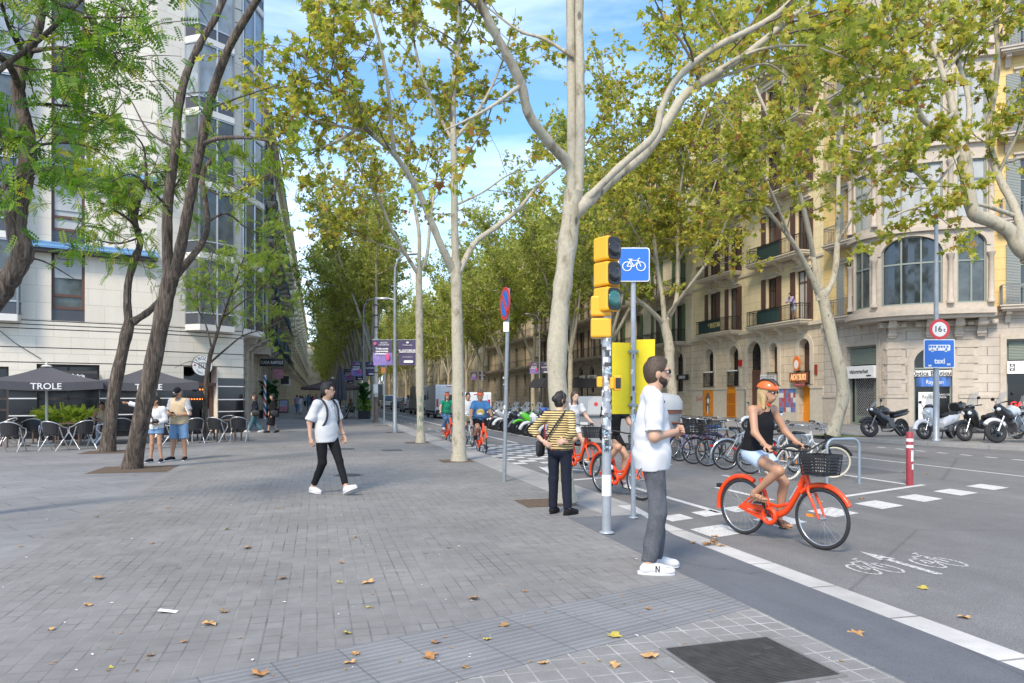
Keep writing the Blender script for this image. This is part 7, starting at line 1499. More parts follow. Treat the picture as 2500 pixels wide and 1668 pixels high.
# ---------------------------------------------------------------- vans, cars, truck
M('van_white', (.62, .64, .66), .35, coat=.5); M('van_grey', (.26, .27, .28), .4, coat=.4); M('bumper', (.03, .03, .033), .6); M('car_silver', (.34, .35, .36), .3, .3, coat=.6); M('glass_car', (.02, .025, .03), .05, spec=.9)
def wheels4(par, xs, yw, r, wd=.11):
    for x in xs:
        for s in (-1, 1):
            m = MB(); X = frame((x, s * yw, r), (1, 0, 0), (0, 0, 1), (0, -1, 0)); m.lathe([(r * .6, -wd), (r, -wd * .8), (r, wd * .8), (r * .6, wd)], 20, 0, X); o = m.build('wheel', MT['rubber'], par); q = MB(); q.lathe([(.03, -wd * .9), (r * .62, -wd * .85), (r * .62, wd * .85), (.03, wd * .9)], 14, 0, X); q.build('rim', MT['engine'], o)
def van(label, loc, ang, mat, L_=5.4, W_=2.0, H_=2.5, grp='delivery vans parked in a row', logo=True):
    o = thing('van', label, 'van', loc, ang, grp); h = W_ / 2; m = MB()
    m.prism([(0, .42), (0, H_ - .08), (.08, H_), (L_ - 1.9, H_), (L_ - 1.5, H_ - .1), (L_ - .75, 1.35), (L_ - .05, 1.05), (L_, .8), (L_, .35), (.1, .35)], -h, h, lambda u, v, w_: (u, w_, v)); m.build('body', MT[mat], o, .09)
    m = MB(); m.bx(-.03, .12, -h + .02, h - .02, .36, .64); m.bx(L_ - .12, L_ + .04, -h + .02, h - .02, .3, .6)
    for s in (-1, 1): m.bx(.3, L_ - .3, s * h - .015, s * h + .015, .42, .56)
    m.build('bumper', MT['bumper'], o, .03)
    for s in (-1, 1): m = MB(); m.bx(-.02, .06, s * (h - .13) - .075, s * (h - .13) + .075, .85, 1.45); m.build('tail_light', MT['light_red'], o, .02)
    m = MB(); m.bx(-.006, .0, -.004, .004, .66, H_ - .12)
    for z in (1.98, .75): m.bx(-.006, .0, -h + .25, h - .25, z - .004, z + .004)
    for s in (-1, 1): m.bx(-.006, 0, s * (h - .24) - .004, s * (h - .24) + .004, .66, H_ - .12)
    m.build('door_seam', MT['bumper'], o); m = MB(); m.bx(-.012, -.002, -.26, .26, .78, .9); m.build('licence_plate', MT['white_sign'], o); m = MB(); m.bx(-.02, 0, -.2, .2, H_ - .16, H_ - .11); m.build('brake_light', MT['light_red'], o); m = MB(); m.tube([(-.02, -.1, 1.15), (-.02, .0, 1.2), (-.02, .03, 1.12)], .02, 5)
    if logo: m.build('lion_badge', MT['chrome'], o)
    m = MB()
    for s in (-1, 1): m.prism([(L_ - 1.75, 1.4), (L_ - .95, 1.4), (L_ - 1.5, 2.15), (L_ - 1.75, 2.15)], s * h - .012, s * h + .012, lambda u, v, w_: (u, w_, v))
    m.build('side_window', MT['glass_car'], o)
    for s in (-1, 1): m = MB(); m.box((L_ - 1.05, s * (h + .16), 1.55), (.1, .2, .4)); m.build('mirror', MT['bumper'], o, .03)
    wheels4(o, (.95, L_ - 1.0), h - .1, .34); return o
aV = HD(US)
van('white delivery van with its rear to the camera, behind the green shirted cyclist', ST(53, 9.35, RD), aV, 'van_white'); van('second delivery van, dark grey sided, just beyond the nearest white one', ST(63.5, 9.3, RD), aV, 'van_grey', H_=2.55); van('small white van behind the cyclists and the trunk', ST(44, 9.5, RD), aV, 'van_white', 4.4, 1.8, 1.9, logo=False)
def car(label, loc, ang, mat, H_=1.5, L_=4.2, W_=1.75, grp='cars parked beyond the vans'):
    o = thing('car', label, 'car', loc, ang, grp); h = W_ / 2; m = MB(); m.prism([(0, .35), (.02, .95), (.2, 1.0), (L_ - 1.2, .98), (L_ - .1, .8), (L_, .6), (L_, .3), (.1, .25)], -h, h, lambda u, v, w_: (u, w_, v)); m.prism([(.08, .99), (.35, H_ - .05), (.6, H_), (L_ - 2.1, H_), (L_ - 1.3, .97)], -h + .1, h - .1, lambda u, v, w_: (u, w_, v)); m.build('body', MT[mat], o, .07)
    m = MB(); m.add([(.10, -h + .18, 1.03), (.10, h - .18, 1.03), (.33, h - .24, H_ - .1), (.33, -h + .24, H_ - .1)], [(0, 3, 2, 1)]); m.v = [(x - .025, y, z) for x, y, z in m.v]
    for s in (-1, 1): m.prism([(.45, 1.02), (L_ - 1.5, 1.02), (L_ - 2.1, H_ - .1), (.65, H_ - .1)], s * (h - .1) - .006, s * (h - .1) + .006, lambda u, v, w_: (u, w_, v))
    m.build('window', MT['glass_car'], o)
    for s in (-1, 1): m = MB(); m.bx(-.03, .05, s * (h - .15) - .12, s * (h - .15) + .12, .72, .92); m.build('tail_light', MT['light_red'], o, .02)
    m = MB(); m.bx(-.03, .05, -.26, .26, .5, .62); m.build('licence_plate', MT['white_sign'], o); m = MB(); m.bx(-.02, .1, -h + .05, h - .05, .26, .46); m.build('bumper', MT['bumper'], o, .02); wheels4(o, (.75, L_ - .8), h - .08, .31, .1); return o
car('silver hatchback parked just past the dark grey van', ST(73, 9.2, RD), aV, 'car_silver'); car('white people carrier parked behind the silver hatchback', ST(95, 9.1, RD), aV, 'van_white', 1.8, 4.4); car('dark car in the shade beyond the white people carrier', ST(84, 9.3, RD), aV, 'paint_black', 1.5)
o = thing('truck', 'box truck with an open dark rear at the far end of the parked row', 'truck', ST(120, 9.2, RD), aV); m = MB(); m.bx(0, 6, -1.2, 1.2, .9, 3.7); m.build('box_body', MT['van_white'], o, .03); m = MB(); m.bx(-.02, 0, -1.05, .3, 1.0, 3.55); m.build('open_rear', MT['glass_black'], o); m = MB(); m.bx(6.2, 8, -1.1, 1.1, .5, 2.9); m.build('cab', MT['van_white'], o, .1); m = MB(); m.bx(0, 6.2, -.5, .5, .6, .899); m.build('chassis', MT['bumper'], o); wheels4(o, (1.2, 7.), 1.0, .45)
o = thing('awning', 'red and dark street terrace awning behind the vans on the far side', 'awning', ST(62, 21.5), TH); m = MB(); m.prism([(-3, 2.3), (3, 2.3), (2.4, 3.1), (-2.4, 3.1)], -2, 2, xz()); m.build('canopy', M('awning_dark', (.03, .03, .035), .8), o); m = MB()
for x in (-2.8, 2.8):
    for y in (-1.8, 1.8): m.bx(x - .04, x + .04, y - .04, y + .04, 0, 2.3)
m.build('post', MT['bumper'], o)
# ================================================================ PEOPLE: implicit bodies, meshed with surface nets
def _rot(m3): return np.array([[m3[i][j] for j in range(3)] for i in range(3)], dtype=np.float32)
def surface_nets(d, org, vox):
    s = d < 0; nx, ny, nz = d.shape; cor = [(a, b, c) for a in (0, 1) for b in (0, 1) for c in (0, 1)]
    cnt = sum(s[a:nx - 1 + a, b:ny - 1 + b, c:nz - 1 + c].astype(np.int8) for a, b, c in cor); act = (cnt > 0) & (cnt < 8); idx = np.argwhere(act)
    if len(idx) == 0: return np.zeros((0, 3)), []
    vid = -np.ones(act.shape, dtype=np.int64); vid[act] = np.arange(len(idx)); acc = np.zeros((len(idx), 3)); n = np.zeros(len(idx))
    dv = {c: d[idx[:, 0] + c[0], idx[:, 1] + c[1], idx[:, 2] + c[2]] for c in cor}
    for i, a in enumerate(cor):
        for b in cor[i + 1:]:
            if sum(abs(a[k] - b[k]) for k in range(3)) != 1: continue
            da, db = dv[a], dv[b]; m = (da < 0) != (db < 0); t = np.where(m, da / np.where(m, da - db, 1), 0)[:, None]
            acc += np.where(m[:, None], np.array(a) + (np.array(b) - np.array(a)) * t, 0); n += m
    vs = (idx + acc / n[:, None]) * vox + org; fs = []
    for ax in range(3):
        o1, o2 = [(1, 2), (2, 0), (0, 1)][ax]; sl = [slice(None)] * 3; sh = [slice(None)] * 3; sl[ax] = slice(0, -1); sh[ax] = slice(1, None)
        A_, B_ = s[tuple(sl)], s[tuple(sh)]; e = np.argwhere(A_ != B_); e = e[(e[:, o1] > 0) & (e[:, o2] > 0) & (e[:, o1] < d.shape[o1] - 1) & (e[:, o2] < d.shape[o2] - 1)]
        ins = A_[e[:, 0], e[:, 1], e[:, 2]]; q = []
        for u, v in ((-1, -1), (0, -1), (0, 0), (-1, 0)): c = e.copy(); c[:, o1] += u; c[:, o2] += v; q.append(vid[c[:, 0], c[:, 1], c[:, 2]])
        q = np.stack(q, 1); q = np.where(ins[:, None], q, q[:, ::-1]); fs.append(q)
    return vs, np.concatenate(fs).tolist()
def sdf(prims, vox=.012, k=.03, noise=0., seed=0):
    """prims: ('c',a,b,ra,rb,cut) tapered capsule, ('e',c,r3,rot,cut) ellipsoid, '-e' carves; cut = (point, normal) clips that prim"""
    lo, hi = np.full(3, 9e9), np.full(3, -9e9)
    def bb(p):
        if p[0] == 'c': a, b, r = np.array(p[1]), np.array(p[2]), max(p[3], p[4]); return np.minimum(a, b) - r, np.maximum(a, b) + r
        c, r = np.array(p[1]), max(p[2]); return c - r, c + r
    for p in prims:
        if p[0] != '-e': a, b = bb(p); lo = np.minimum(lo, a); hi = np.maximum(hi, b)
    lo -= vox * 3 + .01; hi += vox * 3 + .01; n = np.ceil((hi - lo) / vox).astype(int) + 1; d = np.full(n, .5, dtype=np.float32)
    ax = [(lo[i] + vox * np.arange(n[i])).astype(np.float32) for i in range(3)]
    for p in prims:
        a, b = bb(p); m = k + vox * 3; i0 = np.maximum(((a - m - lo) / vox).astype(int), 0); i1 = np.minimum(((b + m - lo) / vox).astype(int) + 2, n); sl = tuple(slice(i0[i], i1[i]) for i in range(3))
        X, Y_, Z = ax[0][sl[0]][:, None, None], ax[1][sl[1]][None, :, None], ax[2][sl[2]][None, None, :]
        if p[0] == 'c':
            A_ = np.array(p[1], dtype=np.float32); ba = np.array(p[2], dtype=np.float32) - A_; l2 = max(float(ba @ ba), 1e-9); px, py, pz = X - A_[0], Y_ - A_[1], Z - A_[2]
            h = np.clip((px * ba[0] + py * ba[1] + pz * ba[2]) / l2, 0, 1); q = np.sqrt((px - ba[0] * h) ** 2 + (py - ba[1] * h) ** 2 + (pz - ba[2] * h) ** 2) - (p[3] + (p[4] - p[3]) * h); cut = p[5] if len(p) > 5 else None
        else:
            c, r = p[1], p[2]; px, py, pz = X - np.float32(c[0]), Y_ - np.float32(c[1]), Z - np.float32(c[2]); ro = p[3] if len(p) > 3 else None
            if ro is not None: px, py, pz = px * ro[0][0] + py * ro[0][1] + pz * ro[0][2], px * ro[1][0] + py * ro[1][1] + pz * ro[1][2], px * ro[2][0] + py * ro[2][1] + pz * ro[2][2]
            k0 = np.sqrt((px / r[0]) ** 2 + (py / r[1]) ** 2 + (pz / r[2]) ** 2); k1 = np.sqrt((px / r[0] ** 2) ** 2 + (py / r[1] ** 2) ** 2 + (pz / r[2] ** 2) ** 2); q = k0 * (k0 - 1) / np.maximum(k1, 1e-6); cut = p[4] if len(p) > 4 else None
        if cut is not None: pt, nm = np.array(cut[0], dtype=np.float32), np.array(V(cut[1]).normalized(), dtype=np.float32); q = np.maximum(q, (X - pt[0]) * nm[0] + (Y_ - pt[1]) * nm[1] + (Z - pt[2]) * nm[2])
        o = d[sl]
        if p[0] == '-e': d[sl] = np.maximum(o, -q)
        else: h = np.maximum(k - np.abs(o - q), 0) / max(k, 1e-6); d[sl] = np.minimum(o, q) - h * h * k * .25
    if noise:
        rs = np.random.RandomState(seed); X, Y_, Z = ax[0][:, None, None], ax[1][None, :, None], ax[2][None, None, :]; w_ = 0
        for f in (22, 34, 55): a = rs.normal(0, 1, (3, 3)); a /= np.linalg.norm(a, axis=1, keepdims=True); w_ = w_ + np.sin(f * (X * a[0][0] + Y_ * a[0][1] + Z * a[0][2]) + 2.2 * np.sin(f * .5 * (X * a[1][0] + Y_ * a[1][1] + Z * a[1][2])) + rs.rand() * 6) * (22 / f)
        d += (noise * w_).astype(np.float32)
    return surface_nets(d, lo, vox)
def skin_mesh(name, parts, mat, par):
    vs, fs = [], []
    for v, f in parts:
        b = len(vs); vs += [tuple(x) for x in v]; fs += [[i + b for i in q] for q in f]
    o = mesh_np(name, vs, fs, mat, par, True); return o
def ortho(z, x):
    z = V(z).normalized(); x = V(x); x = (x - z * x.dot(z)).normalized(); return x, z.cross(x), z
def pose(h=1.75, **kw):
    q = h / 1.75; J = dict(pel=(0, 0, .96), chest=(0, .0, 1.26), neck=(0, -.015, 1.47), head=(0, .025, 1.635), look=(0, 1, 0), hup=(0, 0, 1))
    R_ = dict(sh=(.18, -.015, 1.42), el=(.225, -.03, 1.14), wr=(.225, .04, .90), hip=(.088, 0, .92), kn=(.10, .015, .50), an=(.105, -.035, .085), ft=(.12, 1, 0), hd=(0, .2, -1), pn=(-1, 0, 0))
    for k, v in R_.items(): J[k + 'R'] = v; J[k + 'L'] = (-v[0], v[1], v[2])
    J = {k: V(v) for k, v in J.items()}
    for k in J:
        if k[:2] not in ('lo', 'hu', 'ft', 'hd', 'pn'): J[k] = J[k] * q
    for k, v in kw.items(): J[k] = V(v)
    J['q'] = q; return J
def hand_prims(J, s, curl=.5, point=False, sz=1.):
    w_, d, p = J['wr' + s], J['hd' + s].normalized(), J['pn' + s]; p = (p - d * p.dot(d)).normalized(); a = d.cross(p) * (1 if s == 'L' else -1); q = J['q'] * sz   # a: toward the thumb
    pr = [('c', w_ - d * .04 * q, w_ + d * .02 * q, .027 * q, .025 * q), ('e', w_ + d * .055 * q, (.041 * q, .016 * q, .05 * q), _rot((a, p, d)))]
    for i, (x, ln) in enumerate(((.030, .068), (.010, .076), (-.010, .070), (-.029, .055))):
        c = curl * (0.05 if (point and i == 0) else 1.9 if point else 1 + .12 * i); b = w_ + (d * .092 + a * x) * q; d1 = (d * math.cos(c * .6) + p * math.sin(c * .6)); d2 = d * math.cos(c * 1.6) + p * math.sin(c * 1.6); m = b + d1 * ln * .55 * q; pr += [('c', b - d * .02 * q, m, .0098 * q, .0088 * q), ('c', m, m + d2 * ln * .55 * q, .0088 * q, .0072 * q)]
    b = w_ + (d * .03 + a * .034) * q; m = b + (d * .6 + a * .6 + p * .35).normalized() * .04 * q; pr += [('c', b - a * .01 * q, m, .013 * q, .011 * q), ('c', m, m + (d * .85 + a * .1 + p * .5).normalized() * .035 * q, .011 * q, .008 * q)]
    return pr
SKIN = [M('skin_a', (.52, .30, .20), .5, var=.05, vs=12), M('skin_b', (.44, .235, .145), .5, var=.05, vs=12), M('skin_c', (.58, .36, .26), .5, var=.05, vs=12)]
M('hair_black', (.012, .010, .009), .5, bump=.5, bs=70); M('hair_brown', (.06, .035, .02), .5, bump=.5, bs=70); M('hair_blond', (.48, .34, .16), .5, bump=.4, bs=60); M('hair_grey', (.3, .29, .28), .6); M('beard', (.045, .025, .016), .7, bump=.5, bs=90)
M('eye_white', (.7, .68, .65), .2); M('iris', (.03, .02, .015), .15); M('lip', (.38, .13, .11), .5); M('sunglass', (.008, .008, .01), .1)
def cloth(name, col, **kw): return M('cloth_' + name, col, .88, var=kw.get('var', .05), vs=kw.get('vs', 5), bump=.15, bs=220, spec=.2)
for nm, c in (('white', (.6, .6, .605)), ('black', (.012, .012, .014)), ('navy', (.014, .017, .03)), ('blue', (.07, .21, .42)), ('green', (.015, .30, .16)), ('beige', (.52, .41, .27)), ('grey', (.38, .39, .42)), ('denim', (.12, .22, .37)), ('denim_light', (.45, .56, .68)), ('denim_mid', (.17, .30, .47)), ('olive', (.12, .11, .07)), ('teal', (.07, .15, .18)), ('red', (.4, .05, .05)), ('lilac', (.3, .25, .38)), ('khaki', (.2, .18, .11))): cloth(nm, c)
def jean(t, b, co):
    o = co.outputs['Object']; rgb = N(t, 'ShaderNodeRGB'); rgb.outputs[0].default_value = (.085, .09, .102, 1)
    c = mulcol(t, rgb.outputs[0], noise_range(t, o, 4., .75, 1.4)); c = mulcol(t, c, noise_range(t, o, 150., .75, 1.3, mapping=(1, 1, .3))); t.links.new(c, b.inputs['Base Color']); b.inputs['Roughness'].default_value = .9; b.inputs['Specular IOR Level'].default_value = .15
gmat('cloth_jean_grey', jean)
def stripe(t, b, co):
    wv = N(t, 'ShaderNodeTexWave', wave_type='BANDS', bands_direction='Z', Scale=10.2, Distortion=.6); wv.inputs['Detail Scale'].default_value = .6; t.links.new(co.outputs['Object'], wv.inputs['Vector'])
    r = N(t, 'ShaderNodeValToRGB'); r.color_ramp.interpolation = 'CONSTANT'; e = r.color_ramp.elements; e[0].color = (.014, .012, .012, 1); e[1].position = .46; e[1].color = (.66, .50, .22, 1); t.links.new(wv.outputs['Fac'], r.inputs[0]); t.links.new(r.outputs[0], b.inputs['Base Color']); b.inputs['Roughness'].default_value = .9
gmat('cloth_stripe', stripe)
def CL(n): return MT['cloth_' + n]
def person(label, loc, facing, J, skin=0, vox=.014, hair='short', hairm='hair_black', top=None, bottom=None, shoes=None, fem=False, bulk=1., face=True, hands=((.5, 0), (.5, 0)), grp=None, extras=None, nz=.0035, beard=False, glasses=None, sole='white', headwear=None):
    """facing: world angle of the local +y axis"""
    o = thing('person', label, 'person', loc, facing - math.pi / 2, grp); q = J['q']; th = (.9 if fem else 1.) * bulk; xs, ys, zs = ortho(J['neck'] - J['pel'], J['shR'] - J['shL']); RT = _rot((xs, ys, zs)); G = lambda r, e=0.: tuple(x * q * bulk + e for x in r)
    pel, ch, nk = J['pel'], J['chest'], J['neck']; mid = (pel + ch) / 2; sw = (.155, .105, .18) if fem else (.17, .115, .19)
    def torso(e=0., cut=None): return [('e', pel, G((.165 if fem else .155, .12, .13), e), RT, cut), ('e', mid, G((.135 if fem else .15, .105, .2), e), RT, cut), ('e', ch, G(sw, e), RT, cut)] + ([('e', ch + ys * .07 * q - zs * .01 * q, G((.12, .06, .075), e), RT, cut)] if fem else [])
    def yoke(e=0.): return [('c', J['shL'], J['shR'], .058 * q * th + e, .058 * q * th + e), ('c', nk - zs * .05 * q, nk, .075 * q + e * .7, .06 * q + e * .6)]
    def arm(s, e=0., f=2., flare=0.):
        a, b, c = J['sh' + s], J['el' + s], J['wr' + s]; u = b + (c - b) * max(0, f - 1) if f > 1 else a + (b - a) * f; r0 = .053 * q * th + e; out = []
        if f <= 1: out.append(('c', a, u, r0, .046 * q * th + e + flare, (u, u - a)))
        else: out.append(('c', a, b, r0, .042 * q * th + e)); out.append(('c', b, u, .043 * q * th + e, (.043 - .015 * (f - 1)) * q * th + e + flare, (u, u - b)))
        return out
    def leg(s, e=0., f=2., flare=0.):
        a, b, c = J['hip' + s], J['kn' + s], J['an' + s]; u = b + (c - b) * (f - 1) if f > 1 else a + (b - a) * f; r0 = .088 * q * th + e
        if f <= 1: return [('c', a, u, r0, (.088 - .03 * f) * q * th + e + flare, (u, u - a))]
        return [('c', a, b, r0, .058 * q * th + e + flare * .4), ('c', b, u, .056 * q * th + e + flare * .6, (.056 - .02 * (f - 1)) * q * th + e + flare, (u, u - b))]
    yh, zh = J['look'].normalized(), J['hup']; xh = yh.cross(zh).normalized(); zh = xh.cross(yh).normalized(); RH = _rot((xh, yh, zh)); hd = J['head']; Hp = lambda x, y, z: hd + (xh * x + yh * y + zh * z) * q
    E = lambda c, r, sg='e': (sg, c, tuple(x * q for x in r), RH)
    skull = [E(Hp(0, -.012, .025), (.074, .094, .092)), E(Hp(0, .012, -.03), (.064, .075, .085)), E(Hp(0, .035, -.075), (.042, .048, .04))]
    bd = torso() + yoke()
    for s in 'LR': bd += arm(s) + leg(s); k_, a_ = J['kn' + s], J['an' + s]; dk = (a_ - k_).normalized(); fd = J['ft' + s].normalized(); bd.append(('e', k_ + (a_ - k_) * .3 - fd * .018 * q, tuple(x * q * th for x in (.046, .046, .12)), _rot(ortho(dk, xs)))); bd.append(('c', a_, a_ + dk * .03 * q, .036 * q, .03 * q))
    bd += [('c', nk - zs * .03 * q, hd - zh * .05 * q, (.052 if fem else .06) * q, (.048 if fem else .056) * q)] + skull
    if face: bd += [('c', Hp(0, .088, .012), Hp(0, .108, -.022), .009 * q, .014 * q), E(Hp(.076, -.012, -.012), (.012, .022, .031)), E(Hp(-.076, -.012, -.012), (.012, .022, .031)), E(Hp(0, .085, -.058), (.026, .013, .011)), E(Hp(0, .082, .03), (.05, .016, .012)), E(Hp(.032, .098, .010), (.017, .013, .011), '-e'), E(Hp(-.032, .098, .010), (.017, .013, .011), '-e')]
    parts = [sdf(bd, vox, .028 * q)]
    for s, (cu, pt) in zip('LR', hands): parts.append(sdf(hand_prims(J, s, cu, pt), .0055 if vox < .016 else .008, .008))
    skin_mesh('body', parts, SKIN[skin], o)
    if face and vox < .016:
        for x in (-.032, .032): m = MB(); m.ball(Hp(x, .078, .010), .0135 * q, 10, 8); e = m.build('eye', MT['eye_white'], o); m = MB(); m.ball(Hp(x, .0875, .010), .006 * q, 8, 6); m.build('iris', MT['iris'], e)
        m = MB(); m.ball(Hp(0, .095, -.058), tuple(x * q for x in (.021, .006, .006)), 10, 6, 0, Matrix((xh, yh, zh)).transposed()); m.build('lips', MT['lip'], o)
        for x in (-.032, .032): m = MB(); m.bar(Hp(x - .016, .092, .03), Hp(x + .016, .092, .033), .006 * q); m.build('eyebrow', MT[hairm], o)
    cutf = (Hp(0, .040, .02), yh - zh * .62); hp = []; fr_ = V((0, 0, 0))
    if hair:
        vol = .008; hp = [('e', Hp(0, -.014, .032), tuple((x + vol) * q for x in (.075, .094, .094)), RH, cutf), ('e', Hp(0, -.03, -.02), tuple(x * q for x in (.080, .075, .085)), RH, (Hp(0, .0, -.02), yh - zh * .1))]
        if hair == 'quiff': hp += [('e', Hp(0, .035, .102), tuple(x * q for x in (.055, .047, .033)), RH), ('e', Hp(0, -.01, .11), tuple(x * q for x in (.065, .07, .03)), RH)]
        if hair == 'bun': hp += [('e', Hp(0, -.11, .02), tuple(x * q for x in (.05, .045, .05)), RH), ('e', Hp(0, -.03, -.05), tuple(x * q for x in (.078, .06, .06)), RH, (Hp(0, .0, -.05), yh))]
        if hair == 'pony': hp += [('c', Hp(0, -.1, .03), Hp(0, -.14, -.09), .035 * q, .02 * q)]
        if hair == 'long': hp += [('c', Hp(0, -.06, .0), Hp(0, -.08, -.2), .07 * q, .045 * q), ('c', Hp(.06, -.02, -.03), Hp(.075, -.01, -.18), .028 * q, .02 * q), ('c', Hp(-.06, -.02, -.03), Hp(-.075, -.01, -.18), .028 * q, .02 * q)]
        v, f = sdf(hp, min(vox, .011) if vox < .02 else .018, .02, .0025, 3); skin_mesh('hair', [(v, f)], MT[hairm], o)
    if beard: v, f = sdf([*[('c', Hp(x, .0, -.015), Hp(x * .82, .035, -.07), .012 * q, .02 * q) for x in (.068, -.068)], ('e', Hp(0, .02, -.05), tuple(x * q for x in (.069, .074, .064)), RH, (Hp(0, .05, -.042), zh + yh * .25)), ('e', Hp(0, .04, -.085), tuple(x * q for x in (.045, .05, .04)), RH)], .009, .015, .001); skin_mesh('beard', [(v, f)], MT['beard'], o)
    if glasses:
        m = MB()
        for x in (-.034, .034): m.ball(Hp(x, .101, .012), tuple(v * q for v in (.027, .006, .020)), 12, 6, 0, Matrix((xh, yh, zh)).transposed()); m.bar(Hp(x * 1.75, .1, .02), Hp(x * 2.28, -.01, .015), .006)
        m.bar(Hp(-.012, .106, .016), Hp(.012, .106, .016), .006); m.build('glasses', MT[glasses], o)
    if headwear == 'helmet':
        v, f = sdf([('e', Hp(0, -.012, .055), tuple(x * q for x in (.104, .132, .105)), RH, (Hp(0, .0, .045), -zh - yh * .15))], .01, .02); hm = skin_mesh('helmet', [(v, f)], M('helmet_orange', (.75, .13, .02), .35, coat=.5), o); m = MB()
        for a in (-.055, 0, .055):
            pts = [Hp(a * (1 - .3 * abs(t)), -.012 + .134 * math.sin(t * 1.25), .052 + .108 * math.cos(t * 1.25)) for t in (-.95, -.6, -.2, .2, .6, .95)]; m.tube(pts, [.006, .013, .014, .014, .013, .006], 6)
        m.build('vent', MT['plastic_black'], hm); m = MB(); m.tube([Hp(.078, .0, .03), Hp(.06, .03, -.07), Hp(0, .05, -.12), Hp(-.06, .03, -.07), Hp(-.078, .0, .03)], .005, 5); m.build('chin_strap', MT['plastic_black'], hm)
    if headwear == 'cap':
        v, f = sdf([('e', Hp(0, -.012, .04), tuple(x * q for x in (.088, .108, .1)), RH, (Hp(0, .0, .03), -zh))], .01, .02); hm = skin_mesh('cap', [(v, f)], CL('black'), o); m = MB(); m.prism([(.075 * math.cos(a), .06 + .1 * math.sin(a)) for a in [math.pi * i / 10 for i in range(11)]], -.006, .006, lambda u, v, w_: Hp(u, v + .02, .04 + w_ - .25 * v)); m.build('peak', CL('black'), hm); m = MB(); m.bar(Hp(-.02, .1, .075), Hp(.02, .1, .09), .008); m.build('cap_mark', MT['white_paint'], hm)
    if top:
        e = top.get('e', .018); hem = top['hem']; hc = (pel + zs * (hem * q), -zs); f = top.get('sl', .62); pr = torso(e, hc) + [('e', pel + zs * .02 * q, G((.18, .132, .42), e), RT, hc)]
        if top.get('box'): pr += [('e', mid - zs * .08 * q, G((.19, .146, .52), e * .8), RT, hc)]
        if f > 0: pr += yoke(e * .75)
        else: pr += [('c', J['shL'] * .45 + J['shR'] * .55, J['shL'] * .55 + J['shR'] * .45, .075 * q, .075 * q), ('c', nk - zs * .06 * q, nk + zs * .01 * q, .07 * q, .058 * q)]
        if f > 0:
            for s in 'LR': pr += arm(s, e * top.get('se', 1.), f, top.get('fl', .012))
        if top.get('open'): pr.append(('-e', nk + ys * .06 * q + zs * .03 * q, (.07 * q, .09 * q, .09 * q), RT))
        else: pr.append(('-e', nk + zs * .045 * q + ys * .02 * q, (.062 * q, .068 * q, .045 * q), RT))
        t_ = skin_mesh(top.get('n', 'shirt'), [sdf(pr, vox, .03, nz, 5)], CL(top['c']), o)
        if top.get('vest'):
            v = top['vest']; hv = (pel + zs * (hem - .03) * q, -zs); pr = torso(e + .022, hv) + [('e', pel + zs * .02 * q, G((.165, .135, .44), e + .022), RT, hv)] + yoke(e + .004) + [('-e', nk + ys * .07 * q + zs * .03 * q, (.06 * q, .09 * q, .08 * q), RT)]
            for s, sg in (('L', -1), ('R', 1)): pr.append(('-e', J['sh' + s] + xs * sg * .05 * q - zs * .04 * q, (.07 * q, .12 * q, .12 * q), RT))
            vm = skin_mesh(v.get('n', 'vest'), [sdf(pr, vox, .025, nz, 8)], CL(v['c']), o); m = MB(); yy = .155 * q; m.bar(pel + zs * (hem * q) + ys * yy, ch + zs * .08 * q + ys * (yy - .01), .008); m.build('zip', MT['galv_dark'], vm)
    if bottom:
        e = bottom.get('e', .012); f = bottom.get('l', 1.95); wc = (pel + zs * .1 * q, zs); pr = [('e', pel, G((.165 if fem else .155, .12, .13), e), RT, wc), ('e', pel - ys * .04 * q - zs * .04 * q, G((.145, .09, .1), e), RT, wc)]
        if bottom.get('skirt'): u = (J['knL'] + J['knR']) / 2; u = pel + (u - pel) * f; pr += [('c', pel - zs * .03 * q, u, .14 * q, .19 * q, (u, u - pel))]
        else:
            for s in 'LR': pr += leg(s, e, f, bottom.get('fl', .01))
        skin_mesh(bottom.get('n', 'trousers'), [sdf(pr, vox, .022, nz, 11)], CL(bottom['c']), o)
    if shoes:
        for s, sg in (('L', -1), ('R', 1)):
            an, fd = J['an' + s], J['ft' + s].normalized(); up = (V((0, 0, 1)) - fd * fd.z); up.normalize(); sx = fd.cross(up); RF = _rot((sx, fd, up)); base = an - up * .085 * q; Fp = lambda x, y, z: base + (sx * x + fd * y + up * z) * q; cg = (base + up * .012, -up)
            if shoes == 'sandal':
                m = MB(); m.prism([(.035 * math.cos(a) * (1 + .15 * math.sin(a)), .06 + .125 * math.sin(a)) for a in [.3142 * i for i in range(20)]], 0, .022, lambda u, v, w_: Fp(u, v, w_)); o2 = m.build('sandal', M('sandal_tan', (.25, .14, .08), .6), o); v, f = sdf([('c', Fp(0, -.02, .06), Fp(0, .1, .04), .034 * q, .034 * q), ('e', Fp(0, .14, .035), (.04 * q, .06 * q, .018 * q), RF), ('c', an, Fp(0, -.01, .06), .036 * q, .036 * q)], .009, .02); skin_mesh('foot', [(v, f)], SKIN[skin], o); m = MB()
                for y in (.03, .09, .13): m.tube([Fp(.045 * math.cos(a), y, .02 + (.07 - y * .25) * math.sin(a)) for a in [math.pi * i / 8 for i in range(9)]], .008, 5)
                m.build('strap', MT['sandal_tan'], o2); continue
            v, f = sdf([('c', Fp(0, -.035, .04), Fp(0, .1, .036), .042 * q, .043 * q, cg), ('e', Fp(0, .14, .03), (.047 * q, .072 * q, .042 * q), RF, cg), ('c', an - up * .02 * q, Fp(0, .0, .055), .046 * q, .044 * q, cg), ('c', an - up * .02 * q, Fp(0, .08, .05), .036 * q, .036 * q, cg)], min(vox, .011), .03); sh = skin_mesh('shoe', [(v, f)], CL(shoes), o)
